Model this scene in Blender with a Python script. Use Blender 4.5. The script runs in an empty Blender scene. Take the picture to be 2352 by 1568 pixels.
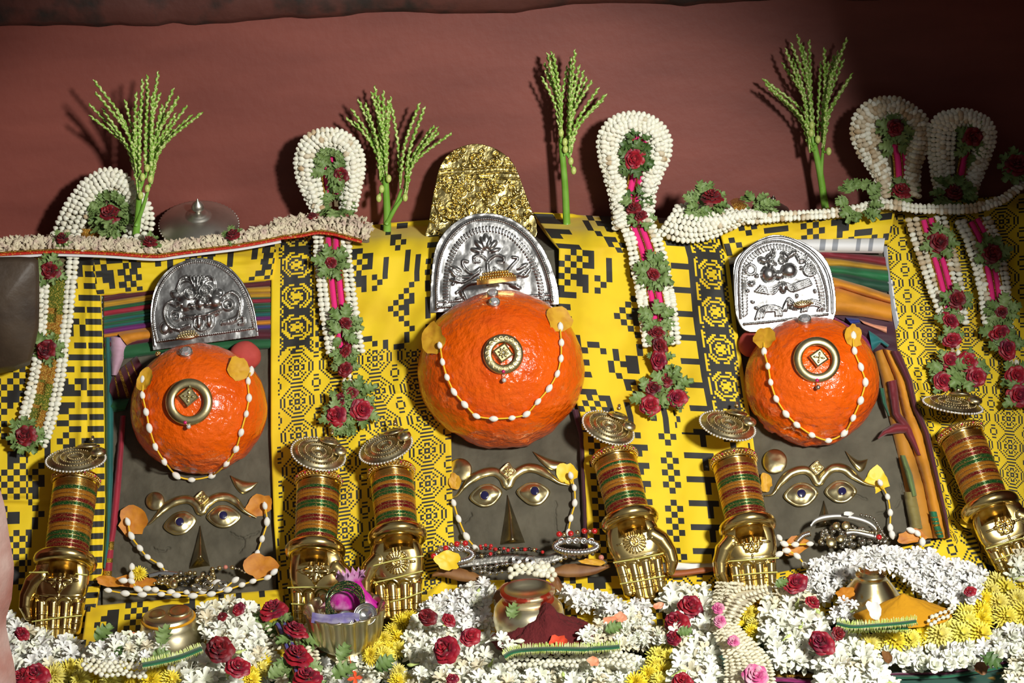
import bpy, math, random
import numpy as np
from mathutils import Vector, Matrix

random.seed(7)
SC = bpy.context.scene
COL = SC.collection
PI = math.pi

# ------------------------------------------------------------------ camera
IW, IH, FPX = 2352.0, 1568.0, 4800.0
PITCH, ROLL, LEAN = math.radians(17), math.radians(2.8), math.radians(36)
ZL, YE = 0.55, -0.14                      # ledge height, ledge front edge (wall is y = 0)
D0 = 3.6
_T = np.array([0.0, YE - .178 * math.sin(LEAN), ZL - .178 * math.cos(LEAN)])
_f = np.array([0, math.cos(PITCH), -math.sin(PITCH)])
_r0 = np.array([1.0, 0, 0]); _u0 = np.cross(_r0, _f)
CR = _r0 * math.cos(ROLL) - _u0 * math.sin(ROLL)
CU = _u0 * math.cos(ROLL) + _r0 * math.sin(ROLL)
CF = _f
CAM = _T - D0 * CF
cam_d = bpy.data.cameras.new('camera'); cam = bpy.data.objects.new('camera', cam_d); COL.objects.link(cam)
cam_d.sensor_width = 36.0; cam_d.lens = FPX / IW * 36.0; cam_d.clip_start = .05
cam.matrix_world = Matrix(((CR[0], CU[0], -CF[0], CAM[0]), (CR[1], CU[1], -CF[1], CAM[1]), (CR[2], CU[2], -CF[2], CAM[2]), (0, 0, 0, 1)))
SC.camera = cam

# ------------------------------------------------------------------ world, lights, exposure
w = bpy.data.worlds.new('world'); SC.world = w; w.use_nodes = True
w.node_tree.nodes['Background'].inputs[0].default_value = (1.0, .97, .92, 1)
w.node_tree.nodes['Background'].inputs[1].default_value = .15
def aim(o, p):
    o.rotation_euler = (Vector(p) - o.location).to_track_quat('-Z', 'Y').to_euler()
def light(name, kind, loc, tgt, energy, color=(1, 1, 1), **kw):
    d = bpy.data.lights.new(name, kind); d.energy = energy; d.color = color
    for k, v in kw.items(): setattr(d, k, v)
    o = bpy.data.objects.new(name, d); COL.objects.link(o); o.location = loc; aim(o, tgt); return o
# the one lamp the photograph's shadows give: it hangs in the room to the right of the camera
light('lamp_right_offscreen', 'SPOT', (1.15, -3.1, 1.75), (-.16, -.45, .13), 500, (1, .97, .90), spot_size=math.radians(39), spot_blend=.42, shadow_soft_size=.14)
SC.view_settings.view_transform = 'Standard'; SC.view_settings.look = 'None'
SC.view_settings.exposure = 0.0; SC.view_settings.gamma = 1.0; SC.view_settings.use_curve_mapping = False

# ------------------------------------------------------------------ pixel -> place
def rays(px, py):
    px = np.asarray(px, float); py = np.asarray(py, float)
    d = CF[None] * FPX + CR[None] * (px.reshape(-1, 1) - IW / 2) + CU[None] * (IH / 2 - py.reshape(-1, 1))
    return d / np.linalg.norm(d, axis=1, keepdims=True)
NS = np.array([0, -math.cos(LEAN), math.sin(LEAN)])
PE = np.array([0, YE, ZL])
def smin(a, b, k):
    h = np.clip(.5 + .5 * (b - a) / k, 0, 1)
    return b * (1 - h) + a * h - k * h * (1 - h)
def env(p):
    g = -smin(-((p - PE) @ NS), -(p[:, 2] - ZL), .03)       # bank: slope + ledge
    g = smin(g, p[:, 2], .05)                                # floor
    return smin(g, -p[:, 1], .004)                           # wall
def S(px, py, h=0.0):
    d = rays(px, py); n = len(d); h = np.broadcast_to(np.asarray(h, float).reshape(-1), (n,)) if np.size(h) > 1 else np.full(n, float(h))
    t = np.full(n, 2.0)
    for _ in range(60):
        t = t + (env(CAM + d * t[:, None]) - h) * .98
    return CAM + d * t[:, None]
def plane_hit(px, py, p0, n):
    d = rays(px, py); n = np.asarray(n, float)
    t = ((np.asarray(p0) - CAM) @ n) / (d @ n)
    return CAM + d * t[:, None]
def WL(px, py, d=0.0): return plane_hit(px, py, (0, -d, 0), (0, 1, 0))
def FL(px, py, h=0.0): return plane_hit(px, py, (0, 0, h), (0, 0, 1))
def env_n(p):
    p = np.asarray(p, float).reshape(-1, 3); e = 1e-4; g = np.zeros_like(p)
    for i in range(3):
        q = p.copy(); q[:, i] += e; r = p.copy(); r[:, i] -= e
        g[:, i] = env(q) - env(r)
    return g / np.linalg.norm(g, axis=1, keepdims=True)
def topx(p):
    v = np.asarray(p) - CAM; z = v @ CF
    return np.array([IW / 2 + FPX * (v @ CR) / z, IH / 2 - FPX * (v @ CU) / z]).T
def pxs(p): return float((np.asarray(p) - CAM) @ CF) / FPX          # metres per pixel at p
def unit(v): v = np.asarray(v, float); return v / np.linalg.norm(v)

def frame(O, N, rot=0.0, comp=True):
    """matrix at O: x = image right, y = image up (both in the plane with normal N), z = N; unit = 1 pixel of the photograph"""
    O = np.asarray(O, float).reshape(3); N = unit(N); s = pxs(O)
    U = unit(CR - N * (CR @ N)); Vv = np.cross(N, U)
    c, sn = math.cos(rot), math.sin(rot)
    U, Vv = U * c + Vv * sn, -U * sn + Vv * c
    fu = fv = 1.0
    if comp:
        fu = max(.4, math.hypot(U @ CR, U @ CU)); fv = max(.4, math.hypot(Vv @ CR, Vv @ CU))
    M = Matrix.Identity(4)
    for i in range(3):
        M[i][0] = U[i] * s / fu; M[i][1] = Vv[i] * s / fv; M[i][2] = N[i] * s; M[i][3] = O[i]
    return M
def sframe(px, py, h=.01, rot=0.0, N=None, comp=True):
    O = S([px], [py], h)[0]
    return frame(O, env_n(O)[0] if N is None else N, rot, comp)
def facing(ratio, lean_img=0.0):
    """normal of a disc seen as an ellipse of this ratio, its upper face turned to the camera"""
    up = CU * math.cos(lean_img) + CR * math.sin(lean_img)
    return unit(-CF * ratio + up * math.sqrt(1 - ratio * ratio))

CROP = dict(A=(0, 380), B=(0, 780), C=(0, 1128), D=(600, 1128), E=(1200, 1128), F=(1692, 1128), G=(600, 700), H=(600, 260),
            I=(1200, 260), J=(1692, 180), K=(1692, 500), L=(1692, 860), M=(1200, 660), P=(0, 1340), Q=(400, 1340), R=(850, 1340), T=(1300, 1340), V=(1852, 1340))
def Z(c, *pts):
    x0, y0 = CROP[c]; k = 3.56364 if c < 'P' else 4.704
    out = [(x0 + x / k, y0 + y / k) for x, y in pts]
    return out
def Z1(c, x, y): return Z(c, (x, y))[0]

def spline(pts, n=60, closed=False):
    P = np.asarray(pts, float); m = len(P)
    if m == 2: return P[0] + (P[1] - P[0]) * np.linspace(0, 1, n)[:, None]
    if closed: Q = np.vstack([P[-1:], P, P[:2]]); segs = m
    else: Q = np.vstack([2 * P[:1] - P[1:2], P, 2 * P[-1:] - P[-2:-1]]); segs = m - 1
    dense = []
    for i in range(segs):
        p0, p1, p2, p3 = Q[i], Q[i + 1], Q[i + 2], Q[i + 3]
        t = np.linspace(0, 1, 24, endpoint=False)[:, None]
        dense.append(.5 * (2 * p1 + (p2 - p0) * t + (2 * p0 - 5 * p1 + 4 * p2 - p3) * t ** 2 + (3 * p1 - p0 - 3 * p2 + p3) * t ** 3))
    dense.append(Q[-2:-1] if not closed else Q[1:2])
    return resample(np.vstack(dense), n)
def resample(P, n):
    P = np.asarray(P, float); L = np.concatenate([[0], np.cumsum(np.linalg.norm(np.diff(P, axis=0), axis=1))])
    t = np.linspace(0, L[-1], n)
    return np.stack([np.interp(t, L, P[:, i]) for i in range(P.shape[1])], 1)
def plen(P): return float(np.linalg.norm(np.diff(np.asarray(P, float), axis=0), axis=1).sum())

# smooth noise
_rng = np.random.default_rng(3)
_tab = _rng.random((64, 64)) * 2 - 1
def vnoise(x, y):
    x = np.asarray(x, float); y = np.asarray(y, float)
    xi = np.floor(x).astype(int); yi = np.floor(y).astype(int); fx = x - xi; fy = y - yi
    fx = fx * fx * (3 - 2 * fx); fy = fy * fy * (3 - 2 * fy)
    g = lambda a, b: _tab[a % 64, b % 64]
    return (g(xi, yi) * (1 - fx) + g(xi + 1, yi) * fx) * (1 - fy) + (g(xi, yi + 1) * (1 - fx) + g(xi + 1, yi + 1) * fx) * fy
def fnoise(x, y, o=3):
    s = 0; a = 1
    for i in range(o): s = s + a * vnoise(x * 2 ** i + 17 * i, y * 2 ** i + 5 * i); a *= .5
    return s

# ------------------------------------------------------------------ objects
def prop(o, label=None, cat=None, group=None, kind=None):
    if label: o['label'] = label
    if cat: o['category'] = cat
    if group: o['group'] = group
    if kind: o['kind'] = kind
    return o
def mesh(name, verts, faces, mats, fmat=None, smooth=True):
    me = bpy.data.meshes.new(name)
    me.from_pydata(np.asarray(verts, float).tolist(), [], faces if isinstance(faces, list) and faces and isinstance(faces[0], list) else [tuple(int(i) for i in f) for f in faces])
    for m in (mats if isinstance(mats, (list, tuple)) else [mats]): me.materials.append(m)
    if fmat is not None: me.polygons.foreach_set('material_index', np.asarray(fmat, dtype=np.int32))
    if smooth: me.polygons.foreach_set('use_smooth', np.ones(len(me.polygons), dtype=bool))
    me.update(); return me
def obj(name, me, parent=None, M=None):
    o = bpy.data.objects.new(name, me); COL.objects.link(o)
    if parent is not None: o.parent = parent
    if M is not None: o.matrix_local = M
    return o
def thing(name, label, cat, M, group=None, kind=None):
    o = bpy.data.objects.new(name, None); COL.objects.link(o); o.empty_display_size = .02; o.matrix_local = M
    return prop(o, label, cat, group, kind)
def thing_at(name, label, cat, O, group=None, kind=None):
    return thing(name, label, cat, Matrix.Translation(Vector(O)), group, kind)
def wpart(root, name, verts, faces, mats, fmat=None, smooth=True):
    """part given in world coordinates under an unrotated, unscaled root"""
    V = np.asarray(verts, float) - np.array(root.location)
    return obj(name, mesh(name, V, faces, mats, fmat, smooth), root)
def wthing(name, label, cat, verts, faces, mats, fmat=None, smooth=True, group=None, kind=None):
    V = np.asarray(verts, float); O = V.mean(0); O[2] = V[:, 2].min()
    o = obj(name, mesh(name, V - O, faces, mats, fmat, smooth)); o.location = O
    return prop(o, label, cat, group, kind)
def part(root, name, vf, mats, M=None, smooth=True, fmat=None):
    return obj(name, mesh(name, vf[0], vf[1], mats, fmat, smooth), root, M)
def inst(root, name, me, p, X, N, sc):
    """copy of a shared mesh at world point p, x axis along X, z along N, sc in metres per mesh unit; root is unrotated"""
    N = unit(N); X = np.asarray(X, float); X = unit(X - N * (X @ N)); Y = np.cross(N, X)
    if np.isscalar(sc): sc = (sc, sc, sc)
    o0 = np.array(root.location) if root is not None else np.zeros(3)
    M = Matrix.Identity(4)
    for i in range(3):
        M[i][0] = X[i] * sc[0]; M[i][1] = Y[i] * sc[1]; M[i][2] = N[i] * sc[2]; M[i][3] = p[i] - o0[i]
    return obj(name, me, root, M)

# ------------------------------------------------------------------ shapes
def join(*vfs):
    V, Fc, n, cache = [], [], 0, {}
    for v, f in vfs:
        v = np.asarray(v, float); V.append(v)
        if id(f) not in cache:
            by = {}
            for q in f: by.setdefault(len(q), []).append(q)
            cache[id(f)] = [np.array(g) for g in by.values()]
        for g in cache[id(f)]: Fc.extend((g + n).tolist())
        n += len(v)
    return np.vstack(V), Fc
def xf(vf, M):
    v = np.asarray(vf[0], float); A = np.array(M)
    return v @ A[:3, :3].T + A[:3, 3], vf[1]
def mv(vf, x=0, y=0, z=0): return np.asarray(vf[0], float) + np.array([x, y, z]), vf[1]
def grid_faces(nu, nv, cu=False, cv=False):
    f = []
    for i in range(nu if cu else nu - 1):
        for j in range(nv if cv else nv - 1):
            a = i * nv + j; b = ((i + 1) % nu) * nv + j; c = ((i + 1) % nu) * nv + (j + 1) % nv; d = i * nv + (j + 1) % nv
            f.append((a, b, c, d))
    return f
def tube(P, R, n=8, caps=True, closed=False, flat=1.0, up=None):
    P = np.asarray(P, float); m = len(P); R = np.broadcast_to(np.asarray(R, float), (m,))
    if closed: T = np.roll(P, -1, 0) - np.roll(P, 1, 0)
    else: T = np.gradient(P, axis=0)
    T = T / (np.linalg.norm(T, axis=1, keepdims=True) + 1e-12)
    a = np.array([0, 0, 1.0]) if up is None else unit(up)
    if up is None and abs(T[0] @ a) > .9: a = np.array([0, 1.0, 0])
    V = np.zeros((m, n, 3)); A = a - T[0] * (a @ T[0]); A = unit(A)
    for i in range(m):
        A = A - T[i] * (A @ T[i]); A = A / (np.linalg.norm(A) + 1e-12); B = np.cross(T[i], A)
        for k in range(n):
            th = 2 * PI * k / n
            V[i, k] = P[i] + R[i] * (math.cos(th) * A * flat + math.sin(th) * B)
    F_ = grid_faces(m, n, closed, True)
    V = V.reshape(-1, 3)
    if caps and not closed: F_ = F_ + [tuple(range(n - 1, -1, -1)), tuple(range((m - 1) * n, m * n))]
    return V, F_
def lathe(prof, n=32, ripple=None):
    V = []
    for r, z in prof:
        for k in range(n):
            th = 2 * PI * k / n; q = r if ripple is None else r * ripple(th, z)
            V.append((q * math.cos(th), q * math.sin(th), z))
    f = grid_faces(len(prof), n, False, True)
    f = [tuple(reversed(q)) for q in f]
    return np.array(V), f
def torus(R, r, n=36, m=8, mod=None, flat=1.0):
    V = []
    for i in range(n):
        a = 2 * PI * i / n; q = r if mod is None else r * mod(i)
        for j in range(m):
            b = 2 * PI * j / m; V.append(((R + q * math.cos(b)) * math.cos(a), (R + q * math.cos(b)) * math.sin(a), q * flat * math.sin(b)))
    return np.array(V), grid_faces(n, m, True, True)
def ball(rx, ry=None, rz=None, n=10, m=7):
    ry = rx if ry is None else ry; rz = rx if rz is None else rz
    V = [(0, 0, rz)]
    for j in range(1, m):
        ph = PI * j / m
        for i in range(n):
            th = 2 * PI * i / n; V.append((rx * math.sin(ph) * math.cos(th), ry * math.sin(ph) * math.sin(th), rz * math.cos(ph)))
    V.append((0, 0, -rz)); f = []
    for i in range(n): f.append((0, 1 + i, 1 + (i + 1) % n))
    for j in range(m - 2):
        for i in range(n):
            a = 1 + j * n + i; b = 1 + j * n + (i + 1) % n; f.append((a, a + n, b + n, b))
    e = len(V) - 1; q = 1 + (m - 2) * n
    for i in range(n): f.append((e, q + (i + 1) % n, q + i))
    return np.array(V), f
def box(x, y, z, bev=0):
    V = [(sx * x, sy * y, sz * z) for sx in (-1, 1) for sy in (-1, 1) for sz in (-1, 1)]
    return np.array(V, float), [(0, 1, 3, 2), (4, 6, 7, 5), (0, 4, 5, 1), (2, 3, 7, 6), (0, 2, 6, 4), (1, 5, 7, 3)]
def seg_dist(X, Y, pts):
    d = np.full(X.shape, 1e9)
    for (ax, ay), (bx, by) in zip(pts[:-1], pts[1:]):
        vx, vy = bx - ax, by - ay; L = vx * vx + vy * vy + 1e-9
        t = np.clip(((X - ax) * vx + (Y - ay) * vy) / L, 0, 1)
        d = np.minimum(d, np.hypot(X - ax - t * vx, Y - ay - t * vy))
    return d
def poly_sdf(poly):
    P = [tuple(p) for p in poly]; C = P + P[:1]
    def f(X, Y):
        d = seg_dist(X, Y, C); ins = np.zeros(X.shape, bool)
        for (ax, ay), (bx, by) in zip(C[:-1], C[1:]):
            c = (ay > Y) != (by > Y)
            with np.errstate(divide='ignore', invalid='ignore'):
                ins ^= c & (X < (bx - ax) * (Y - ay) / (by - ay + 1e-12) + ax)
        return np.where(ins, -d, d)
    return f
def relief(sdf, hfun, x0, x1, y0, y1, step, base, back=False):
    nx = int((x1 - x0) / step) + 2; ny = int((y1 - y0) / step) + 2
    X, Y = np.meshgrid(x0 + np.arange(nx) * step, y0 + np.arange(ny) * step, indexing='ij')
    c = sdf(X[:-1, :-1] + step / 2, Y[:-1, :-1] + step / 2) < 0
    used = np.zeros((nx, ny), int)
    for dx in (0, 1):
        for dy in (0, 1): used[dx:nx - 1 + dx, dy:ny - 1 + dy] += c
    bd = (used > 0) & (used < 4)
    for _ in range(2):
        e = .3; s = sdf(X, Y); gx = (sdf(X + e, Y) - sdf(X - e, Y)) / (2 * e); gy = (sdf(X, Y + e) - sdf(X, Y - e)) / (2 * e)
        g = np.maximum(gx * gx + gy * gy, .2)
        mvx = np.clip(s * gx / g, -step * 1.2, step * 1.2); mvy = np.clip(s * gy / g, -step * 1.2, step * 1.2)
        X = np.where(bd, X - mvx, X); Y = np.where(bd, Y - mvy, Y)
    Hh = hfun(X, Y)
    idx = -np.ones((nx, ny), int); u = used > 0; idx[u] = np.arange(u.sum())
    V = np.stack([X[u], Y[u], Hh[u]], 1); f = []; ed = {}
    for i, j in np.argwhere(c):
        q = (idx[i, j], idx[i + 1, j], idx[i + 1, j + 1], idx[i, j + 1]); f.append(q)
        for a, b in zip(q, q[1:] + q[:1]):
            if (b, a) in ed: del ed[(b, a)]
            else: ed[(a, b)] = 1
    n = len(V); lo = {}; extra = []
    for a, b in ed:
        for k in (a, b):
            if k not in lo: lo[k] = n + len(extra); extra.append((V[k, 0], V[k, 1], base))
        f.append((b, a, lo[a], lo[b]))
    V = np.vstack([V, np.array(extra)])
    if back:
        m = len(V); core = V[:n].copy(); core[:, 2] = base
        f += [tuple(lo.get(k, m + k) for k in reversed(q)) for q in f[:int(c.sum())]]
        V = np.vstack([V, core])
    return V, f

# ------------------------------------------------------------------ materials
MATS = {}
def mat(name, col, rough=.6, metal=0.0, noise=None, bump=None, coat=0.0, spec=.5, rnd=None, sss=0.0, sheen=0.0, trans=0.0):
    """noise=(colour2, scale, detail, lo, hi[, stretch]) mottling; bump=(scale, strength, distance); rnd=(colour2, amount) varies per object"""
    if name in MATS: return MATS[name]
    m = bpy.data.materials.new(name); m.use_nodes = True; nt = m.node_tree; b = nt.nodes['Principled BSDF']
    b.inputs['Base Color'].default_value = (*col, 1); b.inputs['Roughness'].default_value = rough; b.inputs['Metallic'].default_value = metal
    b.inputs['Specular IOR Level'].default_value = spec; b.inputs['Coat Weight'].default_value = coat; b.inputs['Coat Roughness'].default_value = .12
    b.inputs['Sheen Weight'].default_value = sheen; b.inputs['Transmission Weight'].default_value = trans
    if sss: b.inputs['Subsurface Weight'].default_value = sss; b.inputs['Subsurface Scale'].default_value = .004; b.inputs['Subsurface Radius'].default_value = (1, .8, .5)
    tc = nt.nodes.new('ShaderNodeTexCoord'); src = None
    geo = nt.nodes.new('ShaderNodeNewGeometry')
    if noise:
        n = nt.nodes.new('ShaderNodeTexNoise'); n.inputs['Scale'].default_value = noise[1]; n.inputs['Detail'].default_value = noise[2]
        vec = geo.outputs['Position']
        if len(noise) > 5:
            mp = nt.nodes.new('ShaderNodeMapping'); mp.inputs['Scale'].default_value = noise[5]; nt.links.new(vec, mp.inputs[0]); vec = mp.outputs[0]
        nt.links.new(vec, n.inputs['Vector'])
        r = nt.nodes.new('ShaderNodeMapRange'); r.inputs[1].default_value = noise[3]; r.inputs[2].default_value = noise[4]; nt.links.new(n.outputs[0], r.inputs[0])
        x = nt.nodes.new('ShaderNodeMix'); x.data_type = 'RGBA'; x.inputs[6].default_value = (*col, 1); x.inputs[7].default_value = (*noise[0], 1)
        nt.links.new(r.outputs[0], x.inputs[0]); src = x.outputs[2]
    if rnd:
        oi = nt.nodes.new('ShaderNodeObjectInfo'); x = nt.nodes.new('ShaderNodeMix'); x.data_type = 'RGBA'
        if src: nt.links.new(src, x.inputs[6])
        else: x.inputs[6].default_value = (*col, 1)
        x.inputs[7].default_value = (*rnd[0], 1)
        mm = nt.nodes.new('ShaderNodeMath'); mm.operation = 'POWER'; mm.inputs[1].default_value = 2.0; nt.links.new(oi.outputs['Random'], mm.inputs[0])
        m2 = nt.nodes.new('ShaderNodeMath'); m2.operation = 'MULTIPLY'; m2.inputs[1].default_value = rnd[1]; nt.links.new(mm.outputs[0], m2.inputs[0])
        nt.links.new(m2.outputs[0], x.inputs[0]); src = x.outputs[2]
    if src: nt.links.new(src, b.inputs['Base Color'])
    if bump:
        n = nt.nodes.new('ShaderNodeTexNoise'); n.inputs['Scale'].default_value = bump[0]; n.inputs['Detail'].default_value = 3.0
        nt.links.new(geo.outputs['Position'], n.inputs['Vector'])
        bp = nt.nodes.new('ShaderNodeBump'); bp.inputs['Strength'].default_value = bump[1]; bp.inputs['Distance'].default_value = bump[2]
        nt.links.new(n.outputs[0], bp.inputs['Height']); nt.links.new(bp.outputs[0], b.inputs['Normal'])
    MATS[name] = m; return m

M_wall = mat('red_wall_paint', (.165, .038, .027), .55, noise=((.235, .060, .043), 5, 6, .35, .75, (.6, .6, 2.5)), bump=(60, .25, .002))
M_trim = mat('dark_moulding', (.11, .035, .027), .7, noise=((.03, .02, .017), 14, 6, .45, .62), bump=(40, .5, .004))
M_floor = mat('stone_floor', (.12, .10, .08), .8, noise=((.2, .17, .13), 9, 4, .4, .7))
M_clay = mat('grey_clay', (.070, .062, .042), .9, noise=((.112, .100, .070), 22, 7, .35, .7), bump=(90, .5, .003))
M_yel = mat('yellow_cotton', (.83, .60, .008), .75, noise=((.70, .46, .005), 12, 3, .45, .75), bump=(500, .12, .0006), sheen=.1)
M_blk = mat('black_print', (.022, .022, .020), .7, bump=(500, .12, .0006))
M_orange = mat('vermilion_paint', (.80, .112, .003), .24, noise=((.64, .062, .002), 14, 4, .5, .8), coat=.4, bump=(85, .8, .006))
M_gold = mat('polished_brass', (.78, .60, .25), .20, 1.0, noise=((.60, .42, .15), 30, 3, .45, .7), bump=(70, .10, .002))
M_goldp = mat('pale_brass_sheet', (.70, .61, .34), .32, 1.0, noise=((.50, .40, .18), 25, 4, .45, .75), bump=(90, .12, .002))
M_golds = mat('bright_gold', (.86, .62, .22), .22, 1.0)
M_antq = mat('antique_gold', (.72, .62, .38), .36, 1.0, noise=((.42, .35, .19), 120, 3, .45, .65))
M_silver = mat('silver_sheet', (.46, .46, .455), .32, 1.0, noise=((.34, .34, .335), 35, 4, .5, .75), bump=(110, .12, .0015))
M_silvd = mat('dull_silver', (.62, .60, .54), .42, 1.0, noise=((.45, .43, .38), 20, 4, .4, .7))
M_silvb = mat('bright_silver', (.80, .80, .79), .22, 1.0)
M_pearl = mat('pearl_bead', (.72, .70, .66), .25, .35)
M_gem = mat('clear_crystal', (.93, .95, .98), .02, 0, spec=1.0, trans=.75, coat=1)
M_ruby = mat('pink_stone', (.55, .01, .12), .12, coat=1)
M_pupil = mat('dark_blue_enamel', (.012, .010, .060), .22, coat=.6)
M_bud = mat('white_bud', (.84, .84, .72), .55, noise=((.66, .54, .32), 60, 3, .62, .85), rnd=((.70, .62, .44), .30), sss=.15)
M_budold = mat('browned_bud', (.66, .60, .45), .6, noise=((.42, .27, .12), 60, 3, .48, .75), rnd=((.50, .36, .2), .7), sss=.1)
M_petdry = mat('dry_cream_petal', (.70, .62, .44), .65, noise=((.50, .36, .30), 70, 3, .45, .7))
M_white = mat('white_petal', (.89, .90, .80), .5, noise=((.76, .80, .56), 45, 2, .52, .8), rnd=((.78, .79, .62), .4), sss=.2)
M_jas = mat('cool_white_petal', (.86, .86, .83), .5, rnd=((.74, .74, .69), .4), sss=.2)
M_cream = mat('cream_floret', (.80, .77, .58), .55, noise=((.68, .58, .36), 60, 3, .5, .8), rnd=((.70, .60, .42), .5), sss=.15)
M_lime = mat('pale_green_bud', (.55, .66, .22), .5, rnd=((.42, .55, .12), .6))
M_rose = mat('rose_petal', (.21, .003, .008), .55, noise=((.07, .002, .008), 55, 3, .42, .70), sheen=.08)
M_rose2 = mat('bright_rose_petal', (.34, .006, .018), .5, noise=((.15, .003, .026), 45, 3, .42, .70), sheen=.08)
M_mum = mat('yellow_mum_petal', (.86, .70, .03), .5, noise=((.82, .60, .02), 60, 2, .45, .7), rnd=((.80, .78, .20), .8), sss=.1)
M_leaf = mat('sage_leaf', (.15, .24, .065), .55, noise=((.09, .16, .035), 60, 3, .45, .7), rnd=((.24, .33, .12), .7))
M_leafd = mat('dark_leaf', (.055, .12, .025), .5, rnd=((.11, .18, .05), .7))
M_stem = mat('areca_stem', (.155, .36, .035), .4, noise=((.22, .45, .07), 30, 2, .4, .7))
M_areca = mat('areca_floret', (.19, .38, .035), .5, noise=((.58, .68, .26), 260, 1, .47, .60))
M_areb = mat('areca_nut_bud', (.50, .60, .16), .4)
M_pink = mat('hot_pink_ribbon', (.80, .012, .20), .7, sheen=.3)
M_zari = mat('gold_zari', (.62, .38, .06), .3, .85, noise=((.20, .10, .01), 500, 2, .45, .6), bump=(700, .9, .002))
M_tins = mat('copper_tinsel', (.55, .22, .03), .3, .8, noise=((.75, .50, .10), 420, 2, .45, .6), bump=(600, 1.0, .003))
M_tinsg = mat('green_tinsel', (.14, .20, .02), .35, .6, noise=((.65, .48, .08), 420, 2, .5, .62), bump=(600, 1.0, .003))
M_redtrim = mat('red_braid', (.55, .02, .012), .6, noise=((.70, .40, .04), 350, 2, .58, .66))
M_linen = mat('white_lining', (.74, .75, .76), .8)
M_grey = mat('grey_check', (.30, .32, .36), .8)
M_cot = mat('cotton_tuft', (.80, .79, .73), .85, sss=.3)
M_thr = mat('turmeric_thread', (.85, .52, .02), .7)
M_thg = mat('pale_green_thread', (.60, .58, .16), .6)
M_petal = mat('ochre_petal', (.66, .36, .02), .6, noise=((.50, .22, .012), 60, 4, .45, .7), sss=.1)
M_petalo = mat('orange_petal', (.58, .22, .012), .6, noise=((.42, .13, .008), 60, 4, .45, .7), sss=.1)
M_petaly = mat('fresh_yellow_petal', (.85, .58, .02), .5, sss=.1)
M_dryp = mat('dry_brown_leaf', (.26, .12, .035), .55, noise=((.16, .06, .02), 40, 4, .4, .7))
def cloth_mat(n, c, c2=None): return mat('cotton_' + n, c, .72, noise=(c2 or tuple(v * .6 for v in c), 16, 4, .45, .75), bump=(300, .2, .001), sheen=.15)
M_kum = mat('kumkum_powder', (.125, .010, .012), .95, noise=((.095, .006, .008), 60, 4, .4, .7), bump=(260, .7, .004))
M_tur = mat('turmeric_powder', (.58, .27, .004), .95, bump=(300, .3, .002))
M_vermpaste = mat('red_paste', (.42, .04, .015), .7)
# ================================================================== the setting
def struct(name, vf, m, smooth=False, label=None):
    V = np.asarray(vf[0], float); o = obj(name, mesh(name, V, vf[1], m, smooth=smooth)); o['kind'] = 'structure'
    if label: o['label'] = label
    return o
struct('wall_back', ([(-2.2, 0, -.02), (2.2, 0, -.02), (2.2, 0, 2.2), (-2.2, 0, 2.2), (-2.2, .08, -.02), (2.2, .08, -.02), (2.2, .08, 2.2), (-2.2, .08, 2.2)],
                     [(0, 1, 2, 3), (5, 4, 7, 6), (3, 2, 6, 7), (1, 5, 6, 2), (4, 0, 3, 7)]), M_wall, label='dull red painted plaster back wall')
struct('floor', (mv(box(2.2, 2.6, .03), 0, -2.4, -.03)), M_floor, label='stone floor under the offerings')
# rough moulding along the top of the wall: an uneven swept lip
_x = np.linspace(-1.3, 1.3, 200); _z0 = WL([600], [36])[0][2]
V = []
for x in _x:
    lip = .022 + .006 * vnoise(x * 9, 2); zb = _z0 + .006 * vnoise(x * 6, 7) + .003 * vnoise(x * 30, 3) - .012 * x
    for y, z in ((.0, zb - .012), (-.010, zb - .008), (-lip, zb), (-lip - .01, zb + .03), (-lip - .012, zb + .2), (0, zb + .22)): V.append((x, y, z))
struct('trim_1', (np.array(V), grid_faces(200, 6)), M_trim, True, 'dark rough moulding along the top of the red wall')

# chipped pink jamb standing near the camera at the edge of the niche
def slab(edge_px, y, far_px, depth, name, m):
    """upright slab: front outline given in the photograph, standing in the plane y, going down to the floor"""
    E = resample(np.array(edge_px), 40); back = WL(E[:, 0], E[:, 1], -y - depth); n = len(back)
    front = back + np.c_[np.full(n, -.035) + .003 * vnoise(back[:, 2] * 60, 3), np.full(n, -depth), np.zeros(n)]
    left = front.copy(); left[:, 0] -= .2
    V = np.vstack([front, left, back, left + (0, depth, 0)])
    f = []
    for i in range(n - 1):
        f += [(n + i, i, i + 1, n + i + 1), (i, 2 * n + i, 2 * n + i + 1, i + 1), (3 * n + i, n + i, n + i + 1, 3 * n + i + 1)]
    f += [(0, n, 3 * n, 2 * n), (n - 1, 3 * n - 1, 4 * n - 1, 2 * n - 1)]
    return V, f
M_jamb = mat('pink_limewash', (.34, .13, .10), .85, noise=((.50, .36, .32), 9, 5, .42, .7), bump=(70, .5, .004))
_e = [(-40, 1060), (0, 1120), (12, 1165), (21, 1230), (33, 1300), (27, 1375), (12, 1425), (22, 1480), (34, 1530), (40, 1600), (44, 1850)]
vf = slab(_e, -.98, -330, .10, 'jamb', M_jamb)
V = vf[0]; V[:, 2] = np.maximum(V[:, 2], 0); V[[39, 79, 119, 159], 2] = 0
o = struct('trim_2', (V, vf[1]), M_jamb, True, 'chipped pink limewashed jamb at the niche edge')
# left side wall of the niche, just outside the frame
struct('shade_wall_right', mv(box(.06, .35, .9), 1.10, -.35, .9), M_wall, label='red painted side wall across the niche')  # added unseen wall, blocks ambient light from this side
struct('wall_left', mv(box(.06, .5, .9), -1.12, -.5, .9), M_wall, label='red painted side wall of the niche')

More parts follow.
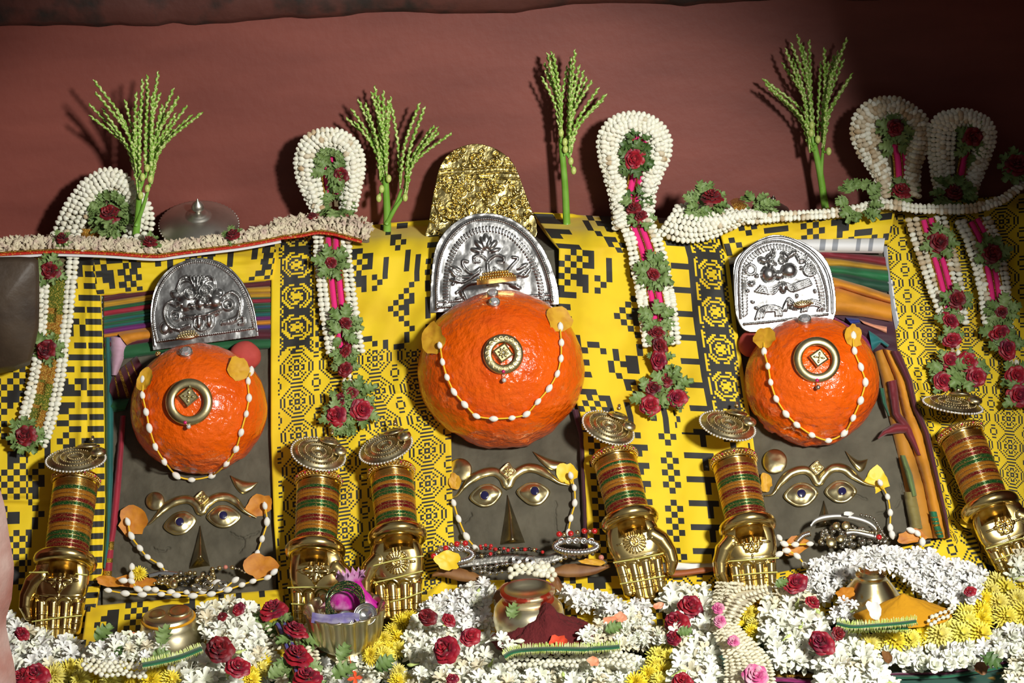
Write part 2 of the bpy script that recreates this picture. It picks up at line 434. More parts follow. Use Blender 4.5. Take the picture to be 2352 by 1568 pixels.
# added arch out of view; its spandrel casts shade on the upper right
half = [(1.03, 0.0), (1.03, .48), (.98, .60), (.93, .695), (.88, .78), (.83, .875), (.79, .99), (.765, 1.13), (.74, 1.34), (.55, 1.47), (.30, 1.52), (0, 1.54)]
inner = half + [(-x, z) for x, z in half[-2::-1]]; outer = [(1.5 if x > .73 else 1.5 * x / .73 if x > -.73 else -1.5, z if abs(x) > .75 else 2.2) for x, z in inner]
n = len(inner); V = [(x, -.80, z) for x, z in inner] + [(x, -.80, z) for x, z in outer] + [(x, -.72, z) for x, z in inner] + [(x, -.72, z) for x, z in outer]; f = []
for i in range(n - 1):
    f += [(i, n + i, n + i + 1, i + 1), (2 * n + i, 2 * n + i + 1, 3 * n + i + 1, 3 * n + i), (i, i + 1, 2 * n + i + 1, 2 * n + i)]
struct('shade_wall_front', (np.array(V), f), M_wall, label='red arched front wall of the niche')

# dark block jutting from the side wall
P = Z('A', (-500, 740), (0, 748), (150, 745), (270, 750), (312, 775), (322, 900), (322, 1150), (318, 1330)) + Z('B', (275, 100), (245, 205), (120, 255), (0, 275), (-500, 290))
O = np.array(P); y0 = -.42
fr = WL(O[:, 0], O[:, 1], -y0); fr[:, 0] = np.maximum(fr[:, 0], -1.075); n = len(fr); c = fr.mean(0)
bk = WL(O[:, 0], O[:, 1], -y0 - .10); bk[:, 0] = np.maximum(bk[:, 0], -1.075); c = c - (.03, 0, 0)
ring = [bk, c + (0, .012, 0) + (fr - c) * .96, c + (fr - c) * .90, ]
V = np.vstack(ring + [c[None]]); f = []
for k in range(2):
    for i in range(n): f.append((k * n + i, (k + 1) * n + i, (k + 1) * n + (i + 1) % n, k * n + (i + 1) % n))
for i in range(n): f.append((2 * n + i, 3 * n, 2 * n + (i + 1) % n))
f.append(tuple(range(n)))
M_darkwood = mat('dark_brown_wood', (.035, .022, .014), .55, noise=((.075, .05, .03), 12, 5, .4, .7), bump=(60, .4, .003))  # dark brown base with lighter brown mottling
wthing('wooden_bracket', 'sooty dark brown wooden bracket end beside the tinsel garland', 'bracket', V, f, M_darkwood)

# the clay bank that carries everything
xs = np.linspace(-1.0, 1.02, 60); prof = []
top = [(-.004, ZL - .004), (-.06, ZL - .004), (-.10, ZL - .004)]
k = math.tan(LEAN)
for z in np.linspace(ZL - .012, 0, 14): top.append((YE - (ZL - z) * k + .006, z))
for x in xs:
    for y, z in top: prof.append((x, y, z))
bank = wthing('clay_bank', 'grey clay bank carrying the three faces and the cloths', 'altar', np.array(prof), [tuple(reversed(q)) for q in grid_faces(60, len(top))], M_clay, smooth=False)

# ================================================================== printed cloths: every printed square is its own quad
COARSE = ["X.X..........XX......X..XXXX..", ".X.X........X..X....X.X.......", "X.X........X....X..X...X......", ".X.X......XX..X..X.X.......XX.",
          "X.X......X.XX..X..X...X...XXX.", ".X.X....X...XX..X...XXX..X.XX.", "X.X......X.XX..X..X...X...XXX.", ".X.X......XX..X..X.X.......XX.",
          "X.X........X....X..X...X......", ".X.X........X..X....X.X.......", "X.X..XXXX....XX......X..XXXX..", ".X.X..XX........X.X...........",
          "X.X...X..XXX...X.X.X....X..X..", ".X.X....X...X.X.XX..X..X.XX.X.", "X.X...XXX...XX..XX...X..X..X..", ".X.X....X...X.X.XX..X..X.XX.X.",
          "X.X...X..XXX...X.X.X....X..X..", ".X.X..XX........X.X..........."]
def coarse(i, j):
    r = COARSE[(j // 3) % len(COARSE)]; return r[(i // 3) % len(r)] == 'X'
def coarse_col(i, j):
    a, b = (i // 3) % 27, (j // 3)
    if a in (2, 3, 4): return (a + b) % 2 == 0
    if 8 <= a <= 11: return b % 3 == 0 and (a > 8 or b % 2) or (a == 10 and b % 3 == 1)
    if a in (14, 15, 16): return (a + b) % 2 == 1 and b % 8 != 7
    if 18 <= a <= 22: return (b % 4 == 0) or (a == 21 and b % 4 in (1, 2))
    if a >= 24: return (b + a) % 6 == 0 or (b - a) % 6 == 0
    return False
STEPS = ["XXX.....X.XX....", "XXXX...X.XXX....", ".......X..XX....", "XXXX....X.......", "XX.......XX.....", ".........X.X....", "XXXX......X.....", "..X.XX......X...",
         ".X.X.X..X...X.X.", "X.X.XX..X...X.X.", ".X.X....X...X.X.", "X.XXX.X.X.....X.", ".X.XX..X......X.", "X...X.X......X..", "XXX.........X...", "...........X.X..",
         "XX........X.XX..", "X........X.XX...", "XX........X.X...", "X..........X....", "............X...", "XXX..........X..", "..X.XX......X...", ".XXX..X.X...X..."]
def steps(i, j): return STEPS[(j // 3) % 24][(i // 3) % 16] == 'X'
def ladder(i, j):
    a, b = (i // 3) % 9, j // 3
    return a == 4 or (b % 4 == 0 and 1 <= a <= 3) or (b % 4 == 2 and 5 <= a <= 7)
def fine(i, j):
    x, y = i % 22, j % 18
    dx = min(x, 22 - x); dy = min(y, 18 - y)
    ex, ey = abs(x - 11), abs(y - 9)
    if dx <= 9 and dy <= 9 and dx + dy <= 12:                      # octagon
        if dx + dy in (11, 12) and dx in (4, 5, 6, 7, 8) and (dx + dy == 11 or (dx % 2)): return dx + dy == 11
        if dx == 9 and dy <= 2: return True
        if dy == 8 and dx <= 3: return True
        if dx == 7 and dy <= 2: return True
        if dy == 6 and dx <= 2: return True
        if dx + dy == 8 and dx in (3, 4, 5): return True
        if dx == dy and 1 <= dx <= 3: return True
        if (dx, dy) in ((0, 1), (1, 0), (0, 4), (4, 0), (3, 1), (1, 3), (1, 4), (4, 1)): return True
        return False
    if max(ex, ey) == 2 and not (ex == 2 and ey == 2): return True
    if ex <= 1 and ey == 4: return True
    return False
def medallion(i, j):                                                # yellow octagons on a black band, 18 cells wide
    x, y = abs((i % 18) - 8.5), abs((j % 19) - 9)
    yel = False
    r = max(x, y, (x + y) * .70)
    if 6.6 < r < 7.6: yel = not (abs(x - y) > 5.5 and min(x, y) < 1)
    if 4.7 < r < 5.6: yel = True
    if r < 3.8: yel = (int(x + .5) + int(y + .5)) % 2 == 0 or abs(x - y) < .6
    if x > 6.5 and y > 5.5 and x + y > 14 and (int(x + y)) % 2 == 0: yel = True
    return not yel
def patterned(name, label, left, right, pat, hfun, cell=4.6, mats=None, cat='cloth', top_back=False):
    Lp, Rp = np.array(left, float), np.array(right, float)
    hgt = (plen(Lp) + plen(Rp)) / 2; nv = max(3, int(hgt / cell)); Lr, Rr = resample(Lp, nv + 1), resample(Rp, nv + 1)
    wid = float(np.linalg.norm(Lr - Rr, axis=1).mean()); nu = max(3, int(wid / cell))
    u = np.linspace(0, 1, nu + 1)
    Q = Lr[:, None, :] * (1 - u)[None, :, None] + Rr[:, None, :] * u[None, :, None]
    vv, uu = np.meshgrid(np.linspace(0, 1, nv + 1), u, indexing='ij')
    px, py = Q[..., 0].ravel(), Q[..., 1].ravel()
    h = hfun(uu.ravel(), vv.ravel(), px, py)
    V = S(px, py, h); f = []; fm = []; n1 = nu + 1
    for j in range(nv):
        for i in range(nu):
            f.append((j * n1 + i, (j + 1) * n1 + i, (j + 1) * n1 + i + 1, j * n1 + i + 1)); fm.append(1 if pat(i, j, u[i], Q[j, i]) else 0)
    # turned-under edge
    loop = [j * n1 for j in range(nv + 1)] + [nv * n1 + i for i in range(1, n1)] + [j * n1 + nu for j in range(nv - 1, -1, -1)] + [i for i in range(nu - 1, 0, -1)]
    nb = env_n(V[loop]); low = V[loop] - nb * np.minimum(.009, np.maximum(h[loop] - .002, .001))[:, None]; b = len(V); V = np.vstack([V, low]); m = len(loop)
    for k in range(m): f.append((loop[k], b + k, b + (k + 1) % m, loop[(k + 1) % m])); fm.append(0)
    return wthing(name, label, cat, V, f, mats or [M_yel, M_blk], fm)
def folds(base, amp=.004, sx=.012, sy=.004, seed=0):
    return lambda u, v, px, py: base + amp * fnoise(px * sx + seed, py * sy + seed * 3, 3) + amp * .6 * vnoise((px + py * .5) * .03, (py - px * .6) * .008 + seed)
def edge_in(f, w=.03):
    return f

def pA(i, j, u, q):
    a, b = i // 3, j // 3
    if u > .88: return b % 2 == 0
    if u > .70: return (b % 2 == 0 and (a + b // 2) % 3 != 0) or (b % 5 == 1 and a % 2 == 0)
    if u > .36: return steps(i + 12, j + 9)
    return (a + b) % 2 == 0 and ((a // 4 + b // 5) % 3 != 0) or (a % 6 in (4, 5) and b % 10 in (2, 3))
def hA(u, v, px, py):
    b = folds(.018, .004, seed=1)(u, v, px, py)
    b = b + .012 * np.exp(-((px - 214) / 7.0) ** 2) * (py < 1340) + .006 * np.exp(-((px - 200 + (py - 700) * .05) / 9) ** 2)
    b = b + .010 * np.exp(-((py - 1145 - .05 * px) / 6) ** 2) * (px < 120)
    return b
patterned('printed_cloth', 'yellow cloth with black checks under the tinsel garland', [(-40, 588), (-40, 1500)],
          [(224, 596), (230, 672), (236, 800), (239, 1000), (241, 1150), (234, 1310), (205, 1480)], pA, hA)
def hA2(u, v, px, py): return .022 + .005 * fnoise(px * .01, py * .05, 3) + .006 * np.sin(v * PI)
patterned('printed_cloth', 'strip of yellow checked cloth above the tusked silver plaque', [(206, 565), (222, 676)], [(640, 540), (624, 640)],
          lambda i, j, u, q: steps(i + 5, j + 21) or ((i // 3 + j // 3) % 2 == 0 and (i // 12) % 3 == 1), hA2)
def hA3(u, v, px, py): return .018 + .025 * np.sin(np.clip(v * 1.05, 0, 1) * PI * .62) + .005 * fnoise(px * .014, py * .02, 3)
patterned('printed_cloth', 'yellow checked cloth bunched below the jewelled left clay face', [(200, 1392), (182, 1520)], [(652, 1352), (668, 1500)],
          lambda i, j, u, q: coarse(i + 70, j + 6), hA3)

def pB(i, j, u, q):
    x, y = q
    if y < 805 and 640 <= x <= 719: return medallion(int((x - 640) / 4.42), int((y - 500) / 3.75))
    if x < 636: return False
    if y < 800: return ((i // 3 + j // 3) % 2 == 0 if x < 772 else steps(i + 9, j + 6)) if x > 724 else False
    return fine(i + 8, j)
def hB(u, v, px, py):
    b = folds(.016, .0035, seed=5)(u, v, px, py) + .008 * np.exp(-((px - 960 + (py - 800) * .4) / 25) ** 2) * (py < 900)
    return b + .010 * np.clip(1 - abs(py - 590) / 70, 0, 1) * (1 + .4 * np.sin(px * .06))
patterned('printed_cloth', 'yellow cloth with fine octagon lattice under the two middle-left brass hands', [(624, 535), (622, 800), (622, 1000), (629, 1200), (645, 1420)],
          [(1012, 505), (1000, 620), (1003, 850), (1035, 965), (1040, 1200), (1050, 1345)], pB, hB, 4.25)
def pC(i, j, u, q):
    y = q[1]
    if y < 985 and .795 <= u <= .968: return medallion(int((u - .795) / .173 * 17.99), j)
    if u > .968: return False
    if y > 990: return coarse_col(i + 3, j)
    return steps(i, j) if u < .56 else ladder(i, j)
def hC(u, v, px, py):
    b = folds(.016, .0035, seed=9)(u, v, px, py)
    return b + .014 * np.clip(1 - abs(py - 570) / 50, 0, 1) * np.clip(1 - abs(px - 1360) / 140, 0, 1) + .004 * np.sin(px * .045 + py * .004)
patterned('printed_cloth', 'yellow cloth with steps and a black medallion border between two orange domes', [(1225, 490), (1284, 570), (1282, 700), (1300, 850), (1333, 950), (1346, 1150), (1352, 1288)],
          [(1660, 505), (1674, 600), (1692, 750), (1722, 950), (1742, 1100), (1764, 1292)], pC, hC)
def hD(u, v, px, py): return folds(.016, .005, seed=13)(u, v, px, py) + .008 * np.exp(-((px - 2125 - (py - 900) * .22) / 14) ** 2) * (py > 850)
patterned('printed_cloth', 'yellow cloth with small octagon lattice under the paired hood garlands', [(2030, 478), (2042, 600), (2062, 800), (2102, 950), (2134, 1060), (2168, 1200), (2195, 1262)],
          [(2390, 440), (2390, 800), (2390, 1340)], lambda i, j, u, q: fine(i + 3, j + 2), hD, 3.5)
patterned('printed_cloth', 'rolled strip of yellow checked cloth above the horned silver plaque', [(1648, 512), (1670, 588)], [(2060, 455), (2044, 556)],
          lambda i, j, u, q: coarse(i + 51, j + 24), lambda u, v, px, py: .022 + .010 * np.sin(v * PI) + .004 * fnoise(px * .012, py * .03, 3))
patterned('printed_cloth', 'yellow lattice cloth tucked below the bead-draped right clay face', [(1770, 1318), (1765, 1420)], [(2236, 1222), (2290, 1370)],
          lambda i, j, u, q: fine(i + 5, j + 4), lambda u, v, px, py: .020 + .03 * v + .004 * fnoise(px * .012, py * .02, 3), mats=[M_yel, M_blk])
patterned('printed_cloth', 'yellow checked cloth bunched behind the kumkum heap', [(965, 1338), (955, 1470)], [(1530, 1318), (1545, 1460)],
          lambda i, j, u, q: coarse(i + 20, j + 30), lambda u, v, px, py: .015 + .04 * v + .008 * fnoise(px * .012, py * .02, 3) + .010 * np.exp(-((px - 1010 - (py - 1340) * -.7) / 14) ** 2))
patterned('printed_cloth', 'small yellow lattice cloth end beside the folded tuberose rope', [(1510, 1322), (1500, 1440)], [(1800, 1318), (1800, 1420)],
          lambda i, j, u, q: fine(i + 12, j + 11), lambda u, v, px, py: .014 + .03 * v + .004 * fnoise(px * .012, py * .02, 3))

# white checked linings
def lining(label, left, right, h):
    return patterned('cloth_lining', label, left, right, lambda i, j, u, q: (j % 9 < 2) or (i % 9 < 2), lambda u, v, px, py: h + .003 * fnoise(px * .02, py * .02, 2), 3.2, [M_linen, M_grey])
lining('white checked lining edge beside the teal cloth', [(231, 662), (232, 780), (234, 915)], [(243, 668), (246, 780), (243, 912)], .008)
lining('white checked lining edge along the folded orange cloths', [Z1('K', 1200, 230), Z1('K', 1262, 700), Z1('K', 1330, 1050), Z1('K', 1420, 1300)], [Z1('K', 1240, 230), Z1('K', 1300, 700), Z1('K', 1370, 1050), Z1('K', 1440, 1300)], .0115)
patterned('cloth_lining', 'white lining with grey bars rolled above the folded saris', [Z1('K', 480, 175), Z1('K', 470, 265)], [Z1('K', 1215, 165), Z1('K', 1200, 275)],
          lambda i, j, u, q: any(a < u < b for a, b in ((.28, .34), (.42, .47), (.68, .73), (.82, .86))), lambda u, v, px, py: .028 + .008 * np.sin(v * PI), 3.2, [M_linen, M_grey])
patterned('cloth_lining', 'frayed white lining showing under the middle-right cloth', [(1538, 1282), (1536, 1306)], [(1660, 1284), (1660, 1308)],
          lambda i, j, u, q: False, lambda u, v, px, py: .010 + .002 * fnoise(px * .05, py * .1, 2), 3.2, [M_linen, M_grey])
patterned('cloth_lining', 'white lining corner behind the horned silver plaque', [(1662, 584), (1665, 608)], [(1720, 566), (1720, 590)],
          lambda i, j, u, q: False, lambda u, v, px, py: .016 + .002 * fnoise(px * .05, py * .1, 2), 3.2, [M_linen, M_grey])

# ================================================================== folded saris
def sari(label, a, b, col, h=.012, lift=.004, n=26, group=None, gold=None, wr=.0025):
    """soft folded cloth lying between two edges given in the photograph, round in section"""
    a = resample(np.array(a, float), n); b = resample(np.array(b, float), n); m = 9
    t = np.linspace(0, 1, m); px = a[:, None, 0] * (1 - t) + b[:, None, 0] * t; py = a[:, None, 1] * (1 - t) + b[:, None, 1] * t
    lift = max(lift, .0065); hh = lift + h * np.sin(np.clip(t, 0, 1) * PI)[None] ** .6 + wr * fnoise(px * .03, py * .09, 3)
    V = S(px.ravel(), py.ravel(), hh.ravel()); f = grid_faces(n, m)
    f = [q if True else q for q in f]
    c = cloth_mat('%02x%02x%02x' % tuple(int(255 * min(1, v)) for v in col), col); mats = [c]; fm = None
    if gold is not None: mats.append(M_zari); fm = [1 if (k // (m - 1)) in gold else 0 for k in range(len(f))]
    return wthing('folded_cloth', label, 'cloth', V, f, mats, fm, group=group)
RED, YEL, GRN, TEAL, PUR, ORG, MAR, LIL, CRIM, VIO = (.20, .008, .020), (.50, .27, .01), (.008, .10, .030), (.006, .12, .11), (.13, .01, .13), (.60, .22, .008), (.085, .006, .018), (.55, .34, .44), (.33, .014, .035), (.06, .03, .22)
g1 = 'folded cloths stacked behind the tusked plaque'
st = [(RED, 1035, 1075, 905, 945), (MAR, 1070, 1112, 940, 985), (YEL, 1110, 1150, 985, 1040), (YEL, 1140, 1160, 1035, 1078), (GRN, 1155, 1195, 1075, 1085), (CRIM, 1180, 1232, 1080, 1120),
      (GRN, 1228, 1262, 1118, 1140), (TEAL, 1258, 1285, 1138, 1160), (GRN, 1282, 1312, 1158, 1200), (TEAL, 1308, 1336, 1196, 1230), (PUR, 1330, 1380, 1225, 1262), (ORG, 1375, 1410, 1258, 1300), (VIO, 1405, 1440, 1298, 1335), (MAR, 1436, 1500, 1330, 1420), (GRN, 1495, 1600, 1415, 1490)]
nm = {RED: 'red', MAR: 'maroon', YEL: 'mustard', GRN: 'green', CRIM: 'crimson', TEAL: 'teal', PUR: 'purple', ORG: 'orange', VIO: 'violet'}
cnt = {}
for c, a0, a1, b0, b1 in st:
    cnt[c] = cnt.get(c, 0) + 1; nth = ['', 'upper ', 'second ', 'third ', 'fourth ']
    tot = sum(1 for q in st if q[0] == c); w_ = ['topmost ', 'second ', 'third ', 'lowest '][cnt[c] - 1] if tot > 1 else ''
    sari(w_ + nm[c] + ' folded cloth in the stack behind the tusked plaque', Z('A', (852, a0), (1300, a0 - 70), (2215, b0)), Z('A', (852, a1 + 6), (1300, a1 - 60), (2215, b1 + 6)), c, .010, .004, group=g1)
sari('pale lilac folded cloth beside the teal cloth', Z('B', (895, -30), (900, 120), (905, 290)), Z('B', (1040, -10), (1025, 120), (960, 290)), LIL, .014, .010)
sari('teal cloth hanging along the left clay face', Z('B', (855, -20), (862, 700), (868, 1500)) + Z('C', (845, 620)), Z('B', (900, -20), (930, 600), (925, 1150)) + Z('C', (895, 440), (862, 640)), TEAL, .010, .012, n=40)
sari('crimson cloth with gold woven end beside the left clay face', Z('B', (985, 620), (940, 1080), (890, 1560)) + Z('C', (850, 540), (838, 720)), Z('B', (1030, 620), (1000, 1080), (965, 1480)) + Z('C', (935, 420), (912, 720)), CRIM, .009, .009, n=40, gold=(30, 31, 34, 37, 38))
sari('maroon brocade folded cloth with gold stripes beside the left dome', Z('B', (895, 310), (1030, 200), (1120, 130)), Z('B', (900, 490), (1060, 480), (1170, 230)), MAR, .016, .008, gold=(4, 8, 9, 14, 19))
sari('green brocade cloth end below the maroon brocade', Z('B', (900, 490), (1060, 480)), Z('B', (900, 600), (1020, 580)), GRN, .010, .008)
sari('orange crumpled cloth below the stack behind the tusked plaque', Z('A', (960, 1370), (1060, 1350), (1240, 1330)), Z('A', (1040, 1470), (1120, 1440), (1240, 1420)), ORG, .014, .012)

# idol 3: right-hand saris
g3 = 'folded saris beside the horned plaque'
sari('upper maroon pleated sari beside the horned plaque', Z('K', (600, 240), (800, 270), (1215, 320)), Z('K', (600, 320), (850, 340), (1225, 395)), RED, .012, .008, group=g3)
sari('mustard pleated sari below the maroon pleated sari', Z('K', (600, 315), (850, 340), (1225, 395)), Z('K', (600, 400), (850, 400), (1240, 440)), YEL, .010, .007, group=g3)
sari('bright green folded sari beside the horned plaque', Z('K', (600, 385), (850, 395), (1240, 435)), Z('K', (600, 440), (850, 465), (1245, 530)), (.01, .16, .05), .012, .009, group=g3)
sari('dark green folded sari below the bright green one', Z('K', (600, 440), (850, 460), (1245, 525)), Z('K', (600, 500), (850, 540), (1248, 610)), (.006, .06, .03), .010, .006, group=g3)
sari('upper thick orange folded sari beside the horned plaque', Z('K', (640, 440), (850, 500), (1050, 560), (1255, 630)), Z('K', (640, 590), (850, 580), (1040, 640), (1262, 705)), (.62, .24, .008), .022, .014, group=g3)
sari('lower thick orange folded sari touching the right dome', Z('K', (640, 590), (850, 575), (1040, 640), (1262, 700)), Z('K', (640, 800), (850, 795), (1040, 810), (1275, 850)), (.62, .24, .008), .024, .016, group=g3)
sari('dark plum cloth layer behind the right dome', Z('K', (760, 790), (900, 850), (1030, 960), (1130, 1120)), Z('K', (1278, 800), (1300, 930), (1330, 1050), (1370, 1180)), (.045, .008, .022), .006, .002)
sari('magenta folded cloth edge behind the right dome', Z('K', (800, 810), (960, 900), (1110, 1020)), Z('K', (800, 900), (960, 990), (1105, 1090)), (.28, .015, .12), .012, .008)
sari('peach pleated cloth corner behind the right dome', Z('K', (1000, 830), (1120, 870), (1230, 890)), Z('K', (1060, 880), (1160, 920), (1228, 950)), (.75, .32, .19), .012, .010)
sari('royal blue cloth tip behind the right dome', Z('K', (890, 815), (1000, 825)), Z('K', (950, 880), (1015, 860)), (.01, .03, .25), .012, .012)
sari('teal twisted cloth tip behind the right dome', Z('K', (1080, 920), (1170, 980), (1250, 1040)), Z('K', (1110, 1090), (1180, 1030), (1230, 1065)), (.006, .16, .17), .014, .012)
vb = [('inner ochre', [(1120, 1100), (1180, 1300), (1230, 1560)], [(1200, 1080), (1270, 1300), (1330, 1560)], (.45, .19, .01), .014),
      ('middle orange', [(1195, 1070), (1290, 1300), (1350, 1560)], [(1290, 1090), (1370, 1320), (1425, 1560)], (.58, .23, .008), .018),
      ('outer maroon', [(1255, 1090), (1380, 1330), (1440, 1560)], [(1330, 1090), (1430, 1330), (1475, 1560)], MAR, .012)]
low = [('inner ochre', [(1230, 280), (1320, 660), (1370, 900), (1420, 1200), (1450, 1340)], [(1330, 280), (1400, 640), (1470, 900), (1530, 1200), (1560, 1340)], (.45, .19, .01), .012),
       ('middle orange', [(1350, 280), (1450, 640), (1530, 900), (1580, 1150), (1610, 1340)], [(1430, 280), (1530, 620), (1620, 900), (1670, 1100), (1720, 1340)], (.58, .20, .008), .018),
       ('outer maroon', [(1440, 280), (1530, 480), (1620, 850), (1690, 1150), (1730, 1340)], [(1490, 280), (1570, 480), (1650, 850), (1715, 1150), (1742, 1330)], MAR, .010)]
sh = lambda L_, d: [(x + d, y) for x, y in L_]
for T_ in (vb, low):
    T_[0] = T_[0][:2] + (sh(T_[1][1], 18),) + T_[0][3:]; T_[1] = T_[1][:2] + (sh(T_[2][1], 18),) + T_[1][3:]; T_[2] = T_[2][:2] + (sh(T_[2][2], 8),) + T_[2][3:]
for (n_, a, b, c, hh), (_, a2, b2, _, _) in zip(vb, low):
    sari(n_ + ' pleat hanging down the right clay face', Z('K', *a) + Z('L', *a2), Z('K', *b) + Z('L', *b2), c, hh, {'inner ochre': .006, 'middle orange': .015, 'outer maroon': .034}[n_], n=60, group='pleats beside the right clay face')
sari('sea green brocade strip among the orange pleats', Z('L', (1335, 660), (1380, 820), (1430, 1000)), Z('L', (1380, 660), (1440, 820), (1475, 990)), (.13, .20, .06), .012, .022)
sari('dark green brocade strip touching the right dome', Z('L', (1160, 110), (1185, 230), (1240, 340)), Z('L', (1205, 110), (1225, 230), (1255, 340)), (.015, .12, .06), .012, .018)
sari('maroon cloth tail curling over the right clay face', Z('L', (1150, 520), (1190, 460), (1290, 400), (1390, 390)), Z('L', (1165, 525), (1230, 490), (1320, 480), (1410, 480)), (.18, .012, .02), .014, .024)
sari('maroon pleat crossing the orange pleats', Z('L', (1225, 60), (1270, 330), (1420, 560), (1470, 660)), Z('L', (1310, 40), (1340, 320), (1450, 440), (1525, 660)), (.15, .010, .018), .014, .020, n=40)
sari('olive folded cloth end low beside the right clay face', Z('L', (1365, 960), (1390, 1100), (1420, 1260)), Z('L', (1470, 960), (1500, 1100), (1530, 1260)), (.22, .18, .05), .014, .016)
sari('green and orange banded sari border low among the pleats', Z('L', (1575, 1120), (1600, 1220), (1640, 1340)), Z('L', (1645, 1120), (1670, 1220), (1705, 1330)), (.01, .15, .06), .012, .026, gold=(5, 9, 12, 13, 18, 21))
sari('green sari edge along the small-lattice cloth', Z('L', (1435, 200), (1470, 330), (1500, 500)), Z('L', (1460, 200), (1500, 330), (1522, 500)), (.02, .14, .05), .008, .020)
sari('dark maroon cloth edge along the middle clay face', [(1312, 940), (1330, 1000), (1338, 1200), (1342, 1290)], [(1328, 940), (1342, 1000), (1350, 1200), (1353, 1290)], (.05, .006, .018), .008, .016)
# ================================================================== orange domes
DOME = []
def dome(cx, cy, rx, ry, hc, label, rough_low=0.0, seed=0, back=None):
    O = S([cx], [cy], hc)[0]; s = pxs(O); R = np.array([rx, ry, (rx + ry) / 2 * .95]) * s
    n, m = 150, 96; V, f = ball(1, 1, 1, n, m)
    x, y, z = V.T
    d = 1 + .018 * fnoise(x * 1.6 + seed, y * 1.6 + z * 1.1, 2) + .006 * fnoise(x * 7 + seed, y * 7 + z * 3, 2)
    low = np.clip((-y - .45) * 2.2, 0, 1)
    d = d + low * (.020 * fnoise(x * 5 + seed, y * 7, 3) - rough_low * np.clip(vnoise(x * 7 + 3, y * 16 + 2) - .15, 0, 1) * .13)
    V = V * d[:, None] * R
    W = O + V[:, :1] * CR + V[:, 1:2] * CU - V[:, 2:3] * CF
    if back is not None:                                        # the hidden upper back is flat where the plaque stands against it
        P0, Nn = back; dd = (W - P0) @ Nn; W = W + Nn * (np.maximum(0, .006 - dd) * (V[:, 1] > .25 * R[1]))[:, None]
    DOME.append((O, R))
    return wthing('vermilion_dome', label, 'dome', W, f, M_orange)
NP = unit(-CF * .80 + NS * .20)
dome(456, 938, 157, 149, .045, 'glossy orange painted stone dome below the tusked silver plaque', .2, 1)
dome(1152, 848, 192, 181, .055, 'largest glossy orange painted stone dome, in the middle of the bank', .25, 5, (S([1135], [600], .05)[0], NP))
dome(1864, 874, 153, 149, .045, 'orange painted stone dome with a cracked underside below the horned plaque', 1.0, 9, (S([1800], [655], .07)[0], NP))
def dpt(k, px, py, off=0.0):
    """point and outward normal on a dome along the photograph's ray"""
    O, R = DOME[k]; A = np.stack([CR, CU, -CF])           # rows: ellipsoid axes
    d = rays(px, py); p = (CAM - O) @ A.T / R; q = d @ A.T / R
    a = (q * q).sum(1); b = (q * p).sum(1); c = (p * p).sum() - 1.0; disc = b * b - a * c
    hit = disc > 0; t = (-b - np.sqrt(np.maximum(disc, 0))) / a
    miss = -b / a; t = np.where(hit, t, miss)
    P = CAM + d * t[:, None]; L = (P - O) @ A.T; N = (L / R ** 2) @ A; N = N / np.linalg.norm(N, axis=1, keepdims=True)
    return P + N * (off + .0), N
def dframe(k, px, py, off=.002, rot=0.0, comp=False):
    P, N = dpt(k, [px], [py], off); return frame(P[0], N[0] * .75 - CF * .25, rot, comp)

# small pink cloth-covered bulge behind the left dome
P = S([562], [818], .022)[0]
V, f = ball(38, 36, 30, 28, 18); V = V * (1 + .05 * fnoise(V[:, 0] * .04, V[:, 1] * .04, 2))[:, None] * pxs(P)
wthing('powder_bundle', 'dusty pinkish red bundle behind the left dome', 'bundle', P + V[:, :1] * CR + V[:, 1:2] * CU - V[:, 2:3] * CF, f, mat('pink_powder_cloth', (.50, .07, .055), .8, noise=((.38, .04, .035), 30, 4, .4, .7)))
P = S([1722], [790], .022)[0]
V, f = ball(26, 30, 24, 24, 16); V = V * pxs(P)
wthing('powder_bundle', 'dusty pinkish red bundle behind the right dome', 'bundle', P + V[:, :1] * CR + V[:, 1:2] * CU - V[:, 2:3] * CF, f, MATS['pink_powder_cloth'])

# ================================================================== clay faces
def ribbon(path, width, height, lift, n=70, m=11, sfun=S, flat=False):
    P = spline(path, n); T = np.gradient(P, axis=0); T /= np.linalg.norm(T, axis=1, keepdims=True); Nn = np.stack([-T[:, 1], T[:, 0]], 1)
    w_ = np.interp(np.linspace(0, 1, n), np.linspace(0, 1, len(width)), width) if np.ndim(width) else np.full(n, width)
    t = np.linspace(-1, 1, m); px = P[:, None, 0] + Nn[:, None, 0] * t * w_[:, None] / 2; py = P[:, None, 1] + Nn[:, None, 1] * t * w_[:, None] / 2
    pr = np.sqrt(np.maximum(0, 1 - t * t)) if not flat else np.clip((1 - np.abs(t)) * 6, 0, 1)
    hh = lift + height * pr[None] * np.minimum(1, w_[:, None] / (max(w_) * .5))
    return sfun(px.ravel(), py.ravel(), hh.ravel()), [tuple(reversed(q)) for q in grid_faces(n, m)]
def pad(outline, hfun, rings=10, sfun=S, c=None, n=48, base=-.001):
    P = spline(outline, n, True)[:-1]; n = len(P); c = P.mean(0) if c is None else np.array(c); V = [c[None]]
    rr = np.linspace(0, 1, rings + 1)[1:]; Hs = [np.full(1, hfun(0.0))]
    for r in rr: V.append(c + (P - c) * r); Hs.append(np.full(n, hfun(r)))
    V.append(P); Hs.append(np.full(n, base)); Q = np.vstack(V); h = np.concatenate(Hs)
    f = [(0, 1 + (i + 1) % n, 1 + i) for i in range(n)]
    for k in range(rings):
        for i in range(n): a = 1 + k * n; f.append((a + i, a + (i + 1) % n, a + n + (i + 1) % n, a + n + i))
    W = sfun(Q[:, 0], Q[:, 1], h)
    a, b, cc = W[f[0][0]], W[f[0][1]], W[f[0][2]]
    if np.cross(b - a, cc - a) @ (CAM - a) < 0: f = [tuple(reversed(q)) for q in f]
    return W, f
